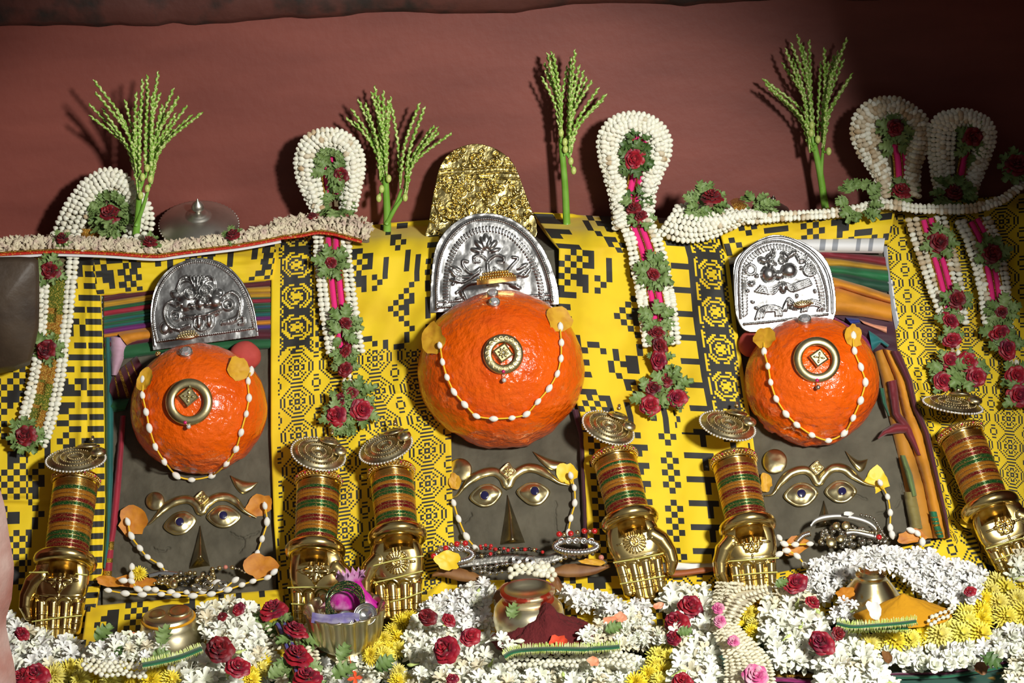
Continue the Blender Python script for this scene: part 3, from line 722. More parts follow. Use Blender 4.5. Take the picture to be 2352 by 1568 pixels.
def circ(cx, cy, r, n=24, ry=None, rot=0):
    a = np.linspace(0, 2 * PI, n, endpoint=False); x = r * np.cos(a); y = (ry or r) * np.sin(a)
    return np.stack([cx + x * math.cos(rot) - y * math.sin(rot), cy + x * math.sin(rot) + y * math.cos(rot)], 1)
def hface(px, py, cx, cy):
    return .0025 + .012 * np.exp(-(((px - cx) / 170) ** 2 + ((py - cy) / 130) ** 2) ** 2) + .0014 * fnoise(px * .03, py * .03, 3)
def clay_face(label, x0, x1, y0, y1, c, sun, moon, brow, diamond, eyes, nose, cracks, bw=20):
    cx, cy = c
    root = thing_at('clay_idol', label, 'idol face', S([cx], [y1], .002)[0])
    CK = []
    for p in cracks:
        q = spline(p, 26); q[:, 1] += 3 * vnoise(q[:, 0] * .3, q[:, 1] * .3); q[:, 0] += 2 * vnoise(q[:, 1] * .3, 4); CK.append([tuple(v) for v in q])
    def hf(px, py):
        px = np.asarray(px, float); py = np.asarray(py, float); h = hface(px, py, cx, cy)
        for q in CK:                                            # cracks are grooves cut into the slab
            x_, y_ = zip(*q); near = (px > min(x_) - 6) & (px < max(x_) + 6) & (py > min(y_) - 6) & (py < max(y_) + 6)
            if near.any(): h = h.copy(); h[near] -= np.clip(h[near] - .0005, 0, .0042) * np.exp(-(seg_dist(px[near], py[near], q) / 2.1) ** 2)
        return h
    SF = lambda px, py, h=0.0: S(px, py, hf(px, py) + h)
    gy = np.concatenate([np.linspace(y0, cy - 190, 50, endpoint=False), np.linspace(cy - 190, y1, 190)])
    px, py = np.meshgrid(np.linspace(x0, x1, 220), gy, indexing='ij')
    wpart(root, 'clay_slab', SF(px.ravel(), py.ravel()), grid_faces(220, len(gy)), M_clay)
    (sx, sy, sr) = sun
    o = wpart(root, 'sun_disc', *pad(circ(sx, sy, sr), lambda r: .003 + .006 * math.sqrt(max(0, 1 - r * r * .9)), 9, SF), M_goldp); o['label'] = 'round pale brass disc'
    a, b, m_, k = moon                                         # crescent: tip, tip, lowest point
    A, B, Mm = map(np.array, (a, b, m_)); low = spline([A, (A * .55 + Mm * .45) + (Mm - (A + B) / 2) * .22, Mm, (B * .55 + Mm * .45) + (Mm - (A + B) / 2) * .22, B], 30)
    up = spline([A, (A + B) / 2 + (Mm - (A + B) / 2) * k, B], 30); n = 30; mm = 9; t = np.linspace(0, 1, mm)
    q = low[:, None] * (1 - t)[None, :, None] + up[:, None] * t[None, :, None]
    hh = .002 + .006 * np.sin(t * PI)[None] ** .5 * np.sin(np.linspace(0, PI, n))[:, None] ** .5
    o = wpart(root, 'crescent', SF(q[..., 0].ravel(), q[..., 1].ravel(), hh.ravel()), [tuple(reversed(g)) for g in grid_faces(n, mm)], M_goldp); o['label'] = 'pale brass crescent moon'
    wpart(root, 'eyebrow', *ribbon(brow, [3, 9, bw, bw + 1, bw, bw, bw, bw + 1, bw, 10, 4], .0065, .003, 110, 11, SF), M_goldp)
    dx, dy, dr = diamond
    d_ = wpart(root, 'forehead_diamond', *pad([(dx - dr, dy + 1), (dx - dr * .5, dy - dr * .55), (dx + 2, dy - dr), (dx + dr * .55, dy - dr * .45), (dx + dr, dy), (dx + dr * .5, dy + dr * .55), (dx - 1, dy + dr), (dx - dr * .5, dy + dr * .55)],
              lambda r: .012 + (.0025 if .78 < r < .97 else 0), 12, SF, n=41), M_goldp)
    for ang in range(6):
        w0 = ang * PI / 3 + .3; wpart(root, 'diamond_petal', *pad(circ(dx + math.cos(w0) * dr * .34, dy + math.sin(w0) * dr * .34, dr * .26, 12, dr * .12, w0), lambda r: .012 + .003 * math.sqrt(1 - r * r), 3, SF, n=13), M_goldp)
    for (el, er, et, eb, pu, pr) in eyes:
        l, r_, t_, b_ = map(np.array, (el, er, et, eb))
        out = [l, (l * .5 + t_ * .5) + (t_ - (l + r_) / 2) * .30, t_, (r_ * .5 + t_ * .5) + (t_ - (l + r_) / 2) * .30, r_, (r_ * .5 + b_ * .5) + (b_ - (l + r_) / 2) * .30, b_, (l * .5 + b_ * .5) + (b_ - (l + r_) / 2) * .30]
        e = wpart(root, 'eye', *pad(out, lambda r: .003 + .010 * math.sqrt(max(0, 1 - r * r)) + (.002 if r > .9 else 0), 14, SF, n=65), M_goldp); e['label'] = 'almond-shaped brass eye'
        V, f = pad(circ(*pu, pr), lambda r: .0135 + .001 * (1 - r * r), 4, SF, n=33)
        p = obj('pupil', mesh('pupil', V - np.array(root.location), f, M_pupil), e); p['label'] = 'dark blue enamel pupil'
        V, f = ribbon(list(circ(*pu, pr + .8, 20)) + [circ(*pu, pr + .8, 20)[0]], 2.2, .0008, .0135, 50, 5, SF)
        obj('pupil_rim', mesh('pupil_rim', V - np.array(root.location), f, M_goldp), e)
    nt, nl, nr, tip = nose
    rows, cols = 22, 13; v = np.linspace(0, 1, rows); t = np.linspace(-1, 1, cols); nt, nl, nr, tip = map(np.array, (nt, nl, nr, tip))
    Lx = nt + (nl - nt) * (.12 * (v > 0) + .88 * v ** 1.15)[:, None]; Rx = nt + (nr - nt) * (.12 * (v > 0) + .88 * v ** 1.15)[:, None]; Cx = nt + (tip - nt) * v[:, None]
    q = np.where(t[None, :, None] < 0, Cx[:, None] + (Lx - Cx)[:, None] * (-t)[None, :, None], Cx[:, None] + (Rx - Cx)[:, None] * t[None, :, None])
    hh = -.002 + (.006 + .030 * v)[:, None] * (np.maximum(0, 1 - np.abs(t) ** 1.5))[None]
    V = SF(q[..., 0].ravel(), q[..., 1].ravel(), hh.ravel()); f = [tuple(reversed(g)) for g in grid_faces(rows, cols)]; f.append(tuple(range((rows - 1) * cols, rows * cols)))
    o = wpart(root, 'nose', V, f, mat('tarnished_brass', (.36, .30, .17), .33, 1.0, noise=((.16, .13, .08), 30, 4, .4, .7))); o['label'] = 'tarnished brass wedge nose'
    return root
q = lambda c, *p: Z(c, *p)
clay_face('grey clay face with brass eyes under the left orange dome', 236, 634, 640, 1392, (445, 1230), (*Z1('B', 1270, 1320), 21.6), (*q('B', (1882, 1108), (2116, 1166), (1985, 1262)), .14),
          q('C', (1175, 275), (1225, 262), (1290, 195), (1360, 125), (1460, 75), (1545, 68), (1605, 105), (1645, 168), (1690, 110), (1760, 55), (1850, 45), (1930, 85), (2010, 165), (2100, 215)), (*Z1('C', 1650, 52), 17),
          [(*q('C', (1338, 288), (1610, 238), (1475, 163), (1480, 357), (1470, 248)), 9.5), (*q('C', (1690, 210), (1976, 207), (1825, 113), (1835, 300), (1826, 195)), 9.5)],
          q('C', (1640, 280), (1545, 640), (1722, 615), (1640, 530)), [q('C', (1880, 340), (1960, 380), (2010, 380), (2110, 330)), q('C', (1250, 470), (1330, 490), (1390, 460)), q('C', (1960, 500), (2000, 430), (1990, 390)), q('C', (1200, 640), (1260, 610), (1290, 625))])
clay_face('grey clay face with brass eyes under the middle orange dome', 985, 1362, 640, 1345, (1170, 1150), (1057, 1079, 27), ((1223, 1036), (1301, 1062), (1266, 1080), .14),
          [(1036, 1142), (1050, 1138), (1075, 1107), (1105, 1088), (1135, 1083), (1155, 1096), (1166, 1115), (1180, 1092), (1205, 1076), (1232, 1076), (1262, 1092), (1285, 1108), (1308, 1114)], (1166, 1081, 20),
          [((1078, 1143), (1154, 1130), (1115, 1111), (1120, 1164), (1113, 1137), 9.8), ((1186, 1130), (1264, 1129), (1224, 1107), (1230, 1161), (1228, 1127), 9.8)],
          ((1166, 1136), (1147, 1250), (1207, 1246), (1178, 1240)), [q('D', (1650, 260), (1700, 230), (1720, 180)), [(1150, 920), (1100, 1000)], [(1277, 1150), (1276, 1200), (1280, 1225)]], 21)
clay_face('grey clay face with brass eyes under the right orange dome', 1690, 2190, 560, 1320, (1880, 1130), (*Z1('L', 312, 710), 28.5), (*q('L', (886, 622), (1075, 690), (1005, 795)), .30),
          q('L', (230, 992), (300, 975), (365, 880), (450, 805), (550, 780), (620, 815), (670, 885), (715, 825), (790, 765), (880, 770), (960, 830), (1050, 890), (1142, 915)), (*Z1('L', 655, 760), 17),
          [(*q('L', (383, 996), (670, 964), (522, 883), (540, 1082), (530, 972)), 10), (*q('L', (718, 961), (986, 953), (850, 863), (860, 1052), (864, 952)), 9.5)],
          q('L', (715, 1030), (640, 1260), (790, 1240), (725, 1210)), [q('L', (1300, 1080), (1350, 1000), (1340, 900)), q('L', (1150, 1140), (1200, 1130), (1230, 1110)), q('L', (960, 980), (1010, 1000), (1060, 1030))])

# ================================================================== repousse plaques
class Rel:
    """height field drawn with strokes, given in photograph pixels around (cx, cy)"""
    def __init__(s, cx, cy, crop=None): s.cx, s.cy, s.crop, s.ops = cx, cy, crop, []
    def loc(s, pts):
        if s.crop: pts = Z(s.crop, *pts)
        return [(x - s.cx, s.cy - y) for x, y in pts]
    def k(s): return 1 / 3.56364 if s.crop else 1.0
    def stroke(s, pts, w, a, smooth=True):
        p = s.loc(pts)
        if smooth and len(p) > 2: p = [tuple(v) for v in spline(p, 6 * len(p))]
        s.ops.append(('s', p, w * s.k(), a)); return s
    def dome(s, x, y, rx, ry, a, rot=0):
        (lx, ly), = s.loc([(x, y)]); s.ops.append(('d', lx, ly, rx * s.k(), ry * s.k(), a, -rot)); return s
    def ring(s, x, y, r, w, a):
        (lx, ly), = s.loc([(x, y)]); s.ops.append(('r', lx, ly, r * s.k(), w * s.k(), a)); return s
    def beads(s, pts, gap, r, a):
        p = spline(s.loc(pts), 400); n = max(3, int(plen(p) / (gap * s.k()))); s.ops.append(('b', resample(p, n), r * s.k(), a)); return s
    def __call__(s, X, Y):
        h = 1.6 * fnoise(X * .03, Y * .03, 2) + .2 * fnoise(X * .12, Y * .12, 2)
        e = np.zeros_like(X)
        for o in s.ops:
            if o[0] == 's': d = seg_dist(X, Y, o[1]); v = o[3] * np.sqrt(np.maximum(0, 1 - (d / o[2]) ** 2))
            elif o[0] == 'd':
                c, sn = math.cos(o[6]), math.sin(o[6]); x = (X - o[1]) * c + (Y - o[2]) * sn; y = -(X - o[1]) * sn + (Y - o[2]) * c
                v = o[5] * np.sqrt(np.maximum(0, 1 - (x / o[3]) ** 2 - (y / o[4]) ** 2))
            elif o[0] == 'r': d = np.abs(np.hypot(X - o[1], Y - o[2]) - o[3]); v = o[5] * np.sqrt(np.maximum(0, 1 - (d / o[4]) ** 2))
            else:
                v = np.zeros_like(X)
                for bx, by in o[1]:
                    m = (np.abs(X - bx) < o[2]) & (np.abs(Y - by) < o[2])
                    if m.any(): v[m] = np.maximum(v[m], o[3] * np.sqrt(np.maximum(0, 1 - ((X[m] - bx) ** 2 + (Y[m] - by) ** 2) / o[2] ** 2)))
            neg = o[-1] < 0 if o[0] != 'd' else o[5] < 0
            e = e + np.minimum(v, 0) if neg else np.maximum(e, 0) * 0 + np.where(v > 0, np.maximum(e, v) + .25 * np.minimum(e, v), e)
        return h + 1.3 * e
def plaque(name, label, cat, rel, outline, m, N, h, step=1.25, thick=3.0, crop=None):
    if crop == 'arch': o = spline(rel.loc(outline[2:] + outline[:1]), 140)
    else: o = spline(rel.loc(outline), 140, True)[:-1]
    O = S([rel.cx], [rel.cy], h)[0]; M = frame(O, N, 0, True)
    vf = relief(poly_sdf(o), rel, o[:, 0].min() - 2, o[:, 0].max() + 2, o[:, 1].min() - 2, o[:, 1].max() + 2, step, -thick, True)
    ob = obj(name, mesh(name, vf[0], vf[1], m), None, M); return prop(ob, label, cat)
r = Rel(470, 698, 'A')
r.beads([(1288, 1440), (1258, 1290), (1258, 1180), (1300, 1010), (1400, 870), (1530, 800), (1660, 788), (1790, 825), (1910, 920), (2000, 1050), (2050, 1180), (2082, 1330)], 17, 9, 3.2)
r.beads([(1288, 1440), (1700, 1385), (2082, 1330)], 17, 9, 3.2)
r.stroke([(1270, 1470), (1232, 1200), (1270, 1000), (1380, 850), (1520, 775), (1660, 765), (1800, 800), (1930, 895), (2025, 1040), (2075, 1180), (2108, 1350)], 10, 1.2)
r.dome(1640, 1130, 205, 135, 7).dome(1520, 1120, 75, 75, 10).dome(1760, 1105, 72, 72, 12).dome(1640, 1125, 45, 60, 15).dome(1580, 1152, 36, 28, 15).dome(1700, 1140, 36, 28, 15)
r.dome(1566, 1046, 46, 46, 13).ring(1566, 1046, 50, 9, 13).ring(1566, 1046, 20, 7, 16).dome(1686, 1030, 42, 42, 13).ring(1686, 1030, 46, 9, 13).ring(1686, 1030, 18, 7, 16)
for k in range(3):
    r.stroke([(1455 - k * 4, 1020 - k * 4), (1480, 965 - k * 18), (1545, 945 - k * 18), (1600, 990 - k * 12)], 7, 8); r.stroke([(1655, 985 - k * 14), (1695, 945 - k * 16), (1740, 945 - k * 12), (1760, 990 - k * 8)], 7, 8)
for x2 in (1560, 1590, 1625, 1655): r.stroke([(1622, 1045), (1610 + (x2 - 1610) * .5, 975), (x2, 910)], 9, 9)
r.stroke([(1500, 1248), (1600, 1235), (1700, 1220), (1815, 1175)], 13, 9).beads([(1510, 1262), (1600, 1252), (1700, 1236), (1800, 1195)], 16, 8, 6)
r.dome(1634, 1285, 32, 58, 11).dome(1716, 1272, 32, 58, 11).stroke([(1600, 1240), (1600, 1320), (1670, 1355), (1745, 1310), (1752, 1235)], 8, 6)
for k in range(4):
    r.stroke([(1490 - k * 14, 1140 + k * 6), (1410 - k * 12, 1105 + k * 8), (1358 - k * 4, 1180 + k * 12), (1375 + k * 6, 1280 + k * 14), (1450 + k * 8, 1325 + k * 9), (1560, 1300 + k * 9)][:6 - (k // 3)], 10, 7)
    r.stroke([(1815 + k * 12, 1075 - k * 4), (1880 + k * 10, 1045 - k * 4), (1945 + k * 8, 1085), (1960 + k * 5, 1170), (1925 + k * 5, 1245 + k * 8), (1820, 1275 + k * 8)], 9, 7)
r.ring(1440, 1235, 38, 13, 9).dome(1440, 1235, 20, 20, 8).ring(1868, 1140, 40, 13, 9).dome(1868, 1150, 20, 20, 8).stroke([(1940, 1270), (1990, 1240), (2000, 1290), (1960, 1300)], 10, 7).dome(1440, 1060, 50, 34, 6, .5).dome(1790, 1040, 40, 30, 6)
r.dome(1350, 1330, 40, 50, 5).dome(1400, 1340, 24, 30, 5)
plaque('silver_plaque', 'arched silver plaque embossed with a tusked demon face', 'plaque', r,
       [(1255, 1513), (1700, 1456), (2118, 1395), (2105, 1300), (2070, 1120), (1990, 960), (1870, 830), (1740, 770), (1590, 758), (1440, 808), (1330, 898), (1262, 1020), (1232, 1200), (1245, 1400)], M_silver, NP, .045, crop='arch')

r = Rel(1135, 600)
b0 = [(1003, 708), (1003, 650), (1012, 590), (1034, 545), (1072, 512), (1119, 502), (1164, 511), (1198, 532), (1226, 562), (1248, 605), (1262, 650), (1268, 692)]
b1 = [(1019, 700), (1019, 655), (1027, 600), (1046, 560), (1078, 530), (1119, 520), (1160, 528), (1188, 547), (1213, 575), (1233, 612), (1246, 650), (1250, 690)]
r.beads(b0, 5.2, 2.7, 3.4).beads([(1006, 706), (1265, 688)], 5.2, 2.7, 3.4).beads([(1006, 694), (1262, 676)], 4.0, 2.4, 2.2)
p0 = spline(b1, 60); c0 = np.array([1135, 640])
for a in p0: d = unit(c0 - a); r.stroke([tuple(a + d * 1), tuple(a + d * 10)], 2.0, 2.4, False)
r.stroke(b0, 6.5, 1.0)
hx = lambda *p: Z('H', *p)
for tx, ty, wd in ((1838, 985, 30), (1750, 1040, 24), (1930, 1040, 24), (1715, 1110, 20), (1960, 1110, 20), (1795, 1010, 16), (1880, 1010, 16)):
    (x1, y1), (x2, y2) = hx((1842, 1140), (tx, ty)); r.dome((x1 * .42 + x2 * .58), (y1 * .42 + y2 * .58), max(10, math.hypot(x2 - x1, y2 - y1) * .42), wd / 3.6, 6, math.atan2(y2 - y1, x2 - x1))
for q_ in ([(1740, 1180), (1790, 1160), (1840, 1195), (1850, 1230)], [(1985, 1180), (1930, 1160), (1870, 1195), (1850, 1230)], [(1740, 1180), (1745, 1215), (1785, 1215)], [(1985, 1180), (1985, 1215), (1940, 1215)],
           [(1850, 1240), (1840, 1320), (1790, 1380), (1700, 1400), (1640, 1440), (1600, 1470)], [(1855, 1240), (1870, 1320), (1930, 1370), (2030, 1390), (2090, 1410)], [(1790, 1270), (1720, 1310), (1660, 1260), (1650, 1210), (1690, 1215)],
           [(1910, 1270), (1990, 1310), (2050, 1250), (2100, 1190), (2060, 1180)], [(1790, 1290), (1700, 1340), (1600, 1330), (1560, 1290)], [(1910, 1290), (2000, 1330), (2110, 1320), (2160, 1290)], [(1780, 1310), (1660, 1380), (1590, 1370), (1570, 1400)],
           [(1640, 1440), (1650, 1500), (1600, 1520)], [(1850, 1240), (1855, 1330), (1852, 1400)]):
    r.stroke(hx(*q_), 3.2, 4.5)
for x, y, rt in ((1600, 1275, .5), (2140, 1255, -.5), (1590, 1370, .2), (2140, 1330, -.1), (2080, 1420, .3), (1650, 1490, 1.0), (1570, 1310, .9), (2180, 1300, -.9)):
    (a, b), = hx((x, y)); r.dome(a, b, 15, 5, 5, rt)
plaque('silver_plaque', 'tall arched silver plaque embossed with a crown and leafy scrolls', 'plaque', r,
       [(987, 719), (1135, 709), (1284, 699), (1281, 660), (1266, 610), (1250, 575), (1230, 547), (1203, 520), (1164, 497), (1119, 489), (1074, 495), (1036, 517), (1009, 550), (997, 582), (990, 640)], M_silver, NP, .05, crop='arch')

r = Rel(1800, 655, 'K')
bo = [(30, 820), (20, 600), (25, 430), (60, 330), (140, 250), (270, 195), (400, 200), (530, 260), (630, 345), (700, 470), (735, 620), (740, 760)]
r.beads(bo, 15, 8, 3.0).beads([(60, 870), (280, 850), (740, 790)], 15, 8, 3.0).stroke([(-10, 800), (-15, 600), (0, 400), (50, 300), (150, 215), (290, 165), (420, 170), (560, 235), (660, 320), (740, 450), (775, 620), (780, 780)], 9, 1.2)
p0 = spline(bo, 56); c0 = np.array([390, 560])
for a in p0:
    d = unit(c0 - a); r.stroke([tuple(a + d * 28), tuple(a + d * 62)], 8, 2.6, False)
r.dome(262, 462, 66, 72, 14).dome(428, 432, 68, 62, 14).dome(345, 470, 46, 40, 8).dome(270, 330, 34, 48, 10, .6).dome(390, 320, 34, 50, 10, -.3).stroke([(300, 270), (290, 330), (320, 380)], 12, 9).dome(300, 290, 24, 36, 9).dome(215, 350, 42, 28, 8, .4).dome(450, 300, 60, 20, 8, -.6)
r.ring(285, 365, 22, 8, 12).ring(370, 350, 22, 8, 12).ring(115, 425, 40, 10, 6).dome(165, 475, 18, 18, 5).ring(598, 428, 46, 9, 6).ring(598, 428, 24, 8, 6).stroke([(485, 300), (510, 345), (555, 345), (575, 300)], 11, 6).stroke([(495, 330), (520, 365), (560, 360)], 8, 5).dome(120, 540, 30, 24, 5).dome(530, 410, 16, 16, 5)
for k in range(4):
    r.stroke([(150 + k * 14, 600 - k * 14), (220, 615 - k * 16), (300, 620 - k * 18), (355, 560 - k * 10)], 7, 7); r.stroke([(395, 560 - k * 10), (450, 600 - k * 16), (520, 580 - k * 18), (612 - k * 8, 545 - k * 14)], 7, 7)
r.dome(378, 570, 30, 52, 8)
for k in range(3):
    R_ = 118 - k * 30; r.stroke([(270 - R_, 830 - k * 8), (270 - R_ * .7, 750 + k * 10), (275, 720 + k * 22), (270 + R_ * .75, 745 + k * 10), (270 + R_ * .8, 800)], 8, 5); r.stroke([(610 - R_ * .7, 770 - k * 4), (600 - R_ * .4, 700 + k * 14), (620, 675 + k * 20), (660 + R_ * .3, 710 + k * 10), (700 - k * 20, 760)], 8, 5)
    r.stroke([(375 + k * 14, 760), (395 + k * 8, 700), (428, 660 + k * 26), (470 - k * 8, 710), (490 - k * 14, 750)], 7, 5)
for x, y in ((490, 640), (540, 690), (130, 690), (160, 740), (640, 600), (90, 600)): r.dome(x, y, 18, 12, 4, x * .1)
plaque('silver_plaque', 'round-shouldered silver plaque embossed with a horned bulging face', 'plaque', r,
       [(150, 935), (330, 905), (560, 880), (760, 850), (800, 800), (812, 720), (800, 560), (762, 400), (690, 290), (560, 205), (420, 152), (300, 138), (180, 180), (70, 258), (-10, 340), (-28, 480), (-20, 640), (-5, 800), (40, 900), (90, 930)], M_silver, NP, .07)

r = Rel(1108, 440, 'H'); rg = random.Random(4)
for y, a in ((455, 3.4), (500, 3.4)): r.stroke([(1430, y + 15), (1600, y), (1760, y - 5), (1950, y - 20), (2110, y - 10)], 10, a)
r.stroke([(1440, 560), (1600, 540), (1800, 530), (2130, 540)], 8, 2.4)
for i in range(260):
    x, y = rg.uniform(1390, 2200), rg.uniform(290, 1000)
    if 440 < y < 520: continue
    k = rg.random()
    if k < .35: r.ring(x, y, rg.uniform(12, 24), 7, rg.uniform(3, 5))
    elif k < .6: r.dome(x, y, rg.uniform(14, 30), rg.uniform(9, 15), rg.uniform(3, 6), rg.uniform(0, 3))
    else:
        a = rg.uniform(0, 6.3); L = rg.uniform(30, 70); b = a + rg.uniform(.6, 1.6)
        r.stroke([(x, y), (x + math.cos(a) * L * .6, y + math.sin(a) * L * .6), (x + math.cos(a) * L * .6 + math.cos(b) * L * .5, y + math.sin(a) * L * .6 + math.sin(b) * L * .5)], 7, rg.uniform(3, 5))
for x, y, R_ in ((1560, 770, 45), (2000, 730, 45), (1750, 370, 40), (1640, 640, 36), (1900, 620, 36)): r.ring(x, y, R_, 8, 6).dome(x, y, R_ * .5, R_ * .5, 6)
r.stroke([(1420, 700), (1460, 820), (1600, 880), (1780, 860), (1960, 830), (2100, 760)], 10, 5)
M_foil = mat('embossed_gold_foil', (.66, .54, .22), .27, 1.0, noise=((.42, .32, .10), 80, 3, .45, .65), bump=(120, .4, .003))
plaque('gold_plate', 'arched gold foil plate densely embossed, behind the crown plaque', 'plate', r,
       [(1350, 1030), (1372, 900), (1390, 780), (1430, 560), (1470, 420), (1560, 312), (1680, 257), (1800, 249), (1920, 288), (2030, 368), (2092, 465), (2150, 620), (2205, 770), (2255, 930), (2200, 1040), (1800, 1080), (1500, 1080)], M_foil, unit(-CF * .95 + np.array([0, 0, .1])), .085, 1.3)
# ================================================================== brass hands, arms, bangles
def hand_mesh(mirror, emblem):
    sg = -1 if mirror else 1
    fx = [(-46, -41, -120, 15.5), (-16, -14, -133, 16.5), (15, 13, -131, 16.5), (45, 39, -112, 15.0)]
    if mirror: fx = [(-a, -b, c, r) for a, b, c, r in fx]
    th = [(-46 * sg, 18), (-66 * sg, 0), (-80 * sg, -30), (-82 * sg, -56), (-74 * sg, -80)]
    thr = [24, 23, 19, 17, 11]
    def taper(X, Y, pts, rad):
        best = np.full(X.shape, 1e9); R = np.zeros(X.shape); D = np.zeros(X.shape)
        for (a, b), r0, r1 in zip(zip(pts[:-1], pts[1:]), rad[:-1], rad[1:]):
            vx, vy = b[0] - a[0], b[1] - a[1]; t = np.clip(((X - a[0]) * vx + (Y - a[1]) * vy) / (vx * vx + vy * vy), 0, 1)
            d = np.hypot(X - a[0] - t * vx, Y - a[1] - t * vy); r = r0 + (r1 - r0) * t; m = d - r < best
            best = np.where(m, d - r, best); R = np.where(m, r, R); D = np.where(m, d, D)
        return best, R, D
    palm = lambda X, Y: ((np.abs(X + 1 * sg) / 66) ** 2.6 + (np.abs(Y - 12) / 66) ** 2.6) ** (1 / 2.6)
    def sdf(X, Y):
        d = (palm(X, Y) - 1) * 64
        for a, b, c, r in fx: d = np.minimum(d, taper(X, Y, [(a, -30), (b, c)], [r, r * .88])[0])
        return np.minimum(d, taper(X, Y, th, thr)[0])
    R = Rel(0, 0)
    L = lambda pts, w, a: R.ops.append(('s', [tuple(v) for v in pts], w, a))
    cy = 8
    if emblem == 'wheel':
        for k in range(20):
            t = k * PI / 10; L([(13 * math.cos(t), cy + 13 * math.sin(t)), (27 * math.cos(t), cy + 27 * math.sin(t))], 1.8, 3)
        R.ops += [('r', 0, cy, 10, 2.4, 3.5), ('r', 0, cy, 4, 2, 4)]
        for t in (0, PI / 2, PI): L([(34 * math.cos(t), cy + 34 * math.sin(t)), (44 * math.cos(t), cy + 44 * math.sin(t))], 1.5, 2)
    elif emblem == 'lotus':
        for k in range(4):
            t = k * PI / 2; R.ops.append(('d', 16 * math.cos(t), cy + 16 * math.sin(t), 15, 7.5, 5, t)); L([(30 * math.cos(t), cy + 30 * math.sin(t)), (44 * math.cos(t), cy + 44 * math.sin(t))], 1.6, 2.4)
            t += PI / 4; R.ops.append(('d', 13 * math.cos(t), cy + 13 * math.sin(t), 10, 4.5, 3.5, t))
        R.ops += [('d', 0, cy, 6, 6, 6, 0)]
        L([(-44, cy), (-20, cy + 9), (0, cy + 26), (20, cy + 9), (44, cy)], 1.3, 1.6); L([(-44, cy), (-20, cy - 9), (0, cy - 28), (20, cy - 9), (44, cy)], 1.3, 1.6)
    else:
        for k in range(6):
            t = k * PI / 3 + .5; R.ops += [('r', 13 * math.cos(t), cy + 13 * math.sin(t), 7, 2.4, 4), ('d', 23 * math.cos(t + .5), cy + 20 * math.sin(t + .5), 4.5, 4.5, 4, 0)]
        R.ops += [('d', 0, cy, 6, 6, 6, 0)]
        for t in (0, PI / 2, PI, -PI / 2): L([(28 * math.cos(t), cy + 28 * math.sin(t)), (46 * math.cos(t), cy + 46 * math.sin(t))], 1.3, 2)
    def hf(X, Y):
        p = palm(X, Y); h = 24 * np.sqrt(np.maximum(0, 1 - p ** 3.2)) + 3
        h = h - 3 * np.exp(-((X / 34) ** 2 + ((Y - 6) / 30) ** 2))
        for a, b, c, r in fx:
            d, rr, dd = taper(X, Y, [(a, -30), (b, c)], [r, r * .88])
            hh = np.where(d < 0, 1.15 * np.sqrt(np.maximum(0, rr ** 2 - dd ** 2)) + 3, 0)
            hh = np.where((Y > -44) & (d < 0), hh * np.clip((-26 - Y) / 18, 0, 1), hh)
            for fr in (.42, .70):                                    # doubled joint creases
                yc = -36 + (c + 36) * fr
                for o_ in (-1.8, 1.8): hh = hh + np.where(d < -1.5, 1.5 * np.exp(-((Y - yc - o_) / 1.1) ** 2), 0)
            hh = hh + np.where((d < -1) & (Y < c + 8), 1.2 * np.exp(-((np.hypot(X - b, Y - c) - 7) / 1.3) ** 2), 0)
            h = np.where(hh > h, hh, h) if True else h
            h = np.where((Y < -48) & (d < 0), hh, h)
        d, rr, dd = taper(X, Y, th, thr); hh = np.where(d < 0, np.sqrt(np.maximum(0, rr ** 2 - dd ** 2)) * 1.05 + 3, 0)
        h = np.maximum(h, hh)
        for a, b, c, r in fx: h = h + 2.2 * np.exp(-((np.hypot(X - a, Y + 50) - r * 1.02) / 1.6) ** 2) * (Y > -52) * (palm(X, Y) < 1.02)
        h = h + 2.0 * np.exp(-((Y + 30 - .0009 * X * X) / 1.6) ** 2) * (palm(X, Y) < .97)
        e = (R(X, Y) - 1.6 * fnoise(X * .03, Y * .03, 2) - .2 * fnoise(X * .12, Y * .12, 2)) / 1.3
        return h + 1.35 * e
    return relief(sdf, hf, -112, 112, -150, 82, 1.5, -8)
HM = {}
def hand_me(mirror, emblem):
    if (mirror, emblem) not in HM: HM[mirror, emblem] = mesh('hand_relief', *hand_mesh(mirror, emblem), M_gold)
    return HM[mirror, emblem]

def bangle_mesh(name, m, r=3.4, bead=0, flat=1.0, n=40):
    return mesh(name, *torus(47, r, n if not bead else bead * 2, 8, (lambda i: 1.25 if i % 2 else .72) if bead else None, flat), m)
def gm(n, c): return mat('glass_bangle_' + n, c, .16, .55, noise=((.75, .52, .14), 900, 1, .60, .64), coat=.8)
BM = {'gold': bangle_mesh('b_gold', M_golds, 3.0), 'fine': bangle_mesh('b_fine', mat('beaded_gold', (1.0, .80, .36), .30, 1.0), 2.6, 44),
      'green': bangle_mesh('b_green', gm('green', (.004, .13, .030)), 3.2), 'red': bangle_mesh('b_red', gm('red', (.26, .004, .016)), 3.2),
      'amber': bangle_mesh('b_amber', gm('amber', (.62, .26, .02)), 3.2), 'orange': bangle_mesh('b_orange', mat('orange_beads', (.62, .16, .02), .3, .2), 2.6, 30)}
def stack(seed, head):
    rg = random.Random(seed); seq = ['gold'] * 5 + ['fine'] + head; 
    for c in ('amber', 'red', 'green', 'amber', 'red', 'amber', 'green', 'red'):
        for k in range(rg.choice((1, 2, 2))): seq.append(c); seq.append(c); seq.append('fine')
    return seq
ORD = 'first second third fourth fifth sixth seventh eighth ninth tenth eleventh twelfth thirteenth fourteenth fifteenth sixteenth seventeenth eighteenth nineteenth twentieth'.split() + ['twenty-%s' % q for q in 'first second third fourth fifth sixth seventh eighth'.split()]
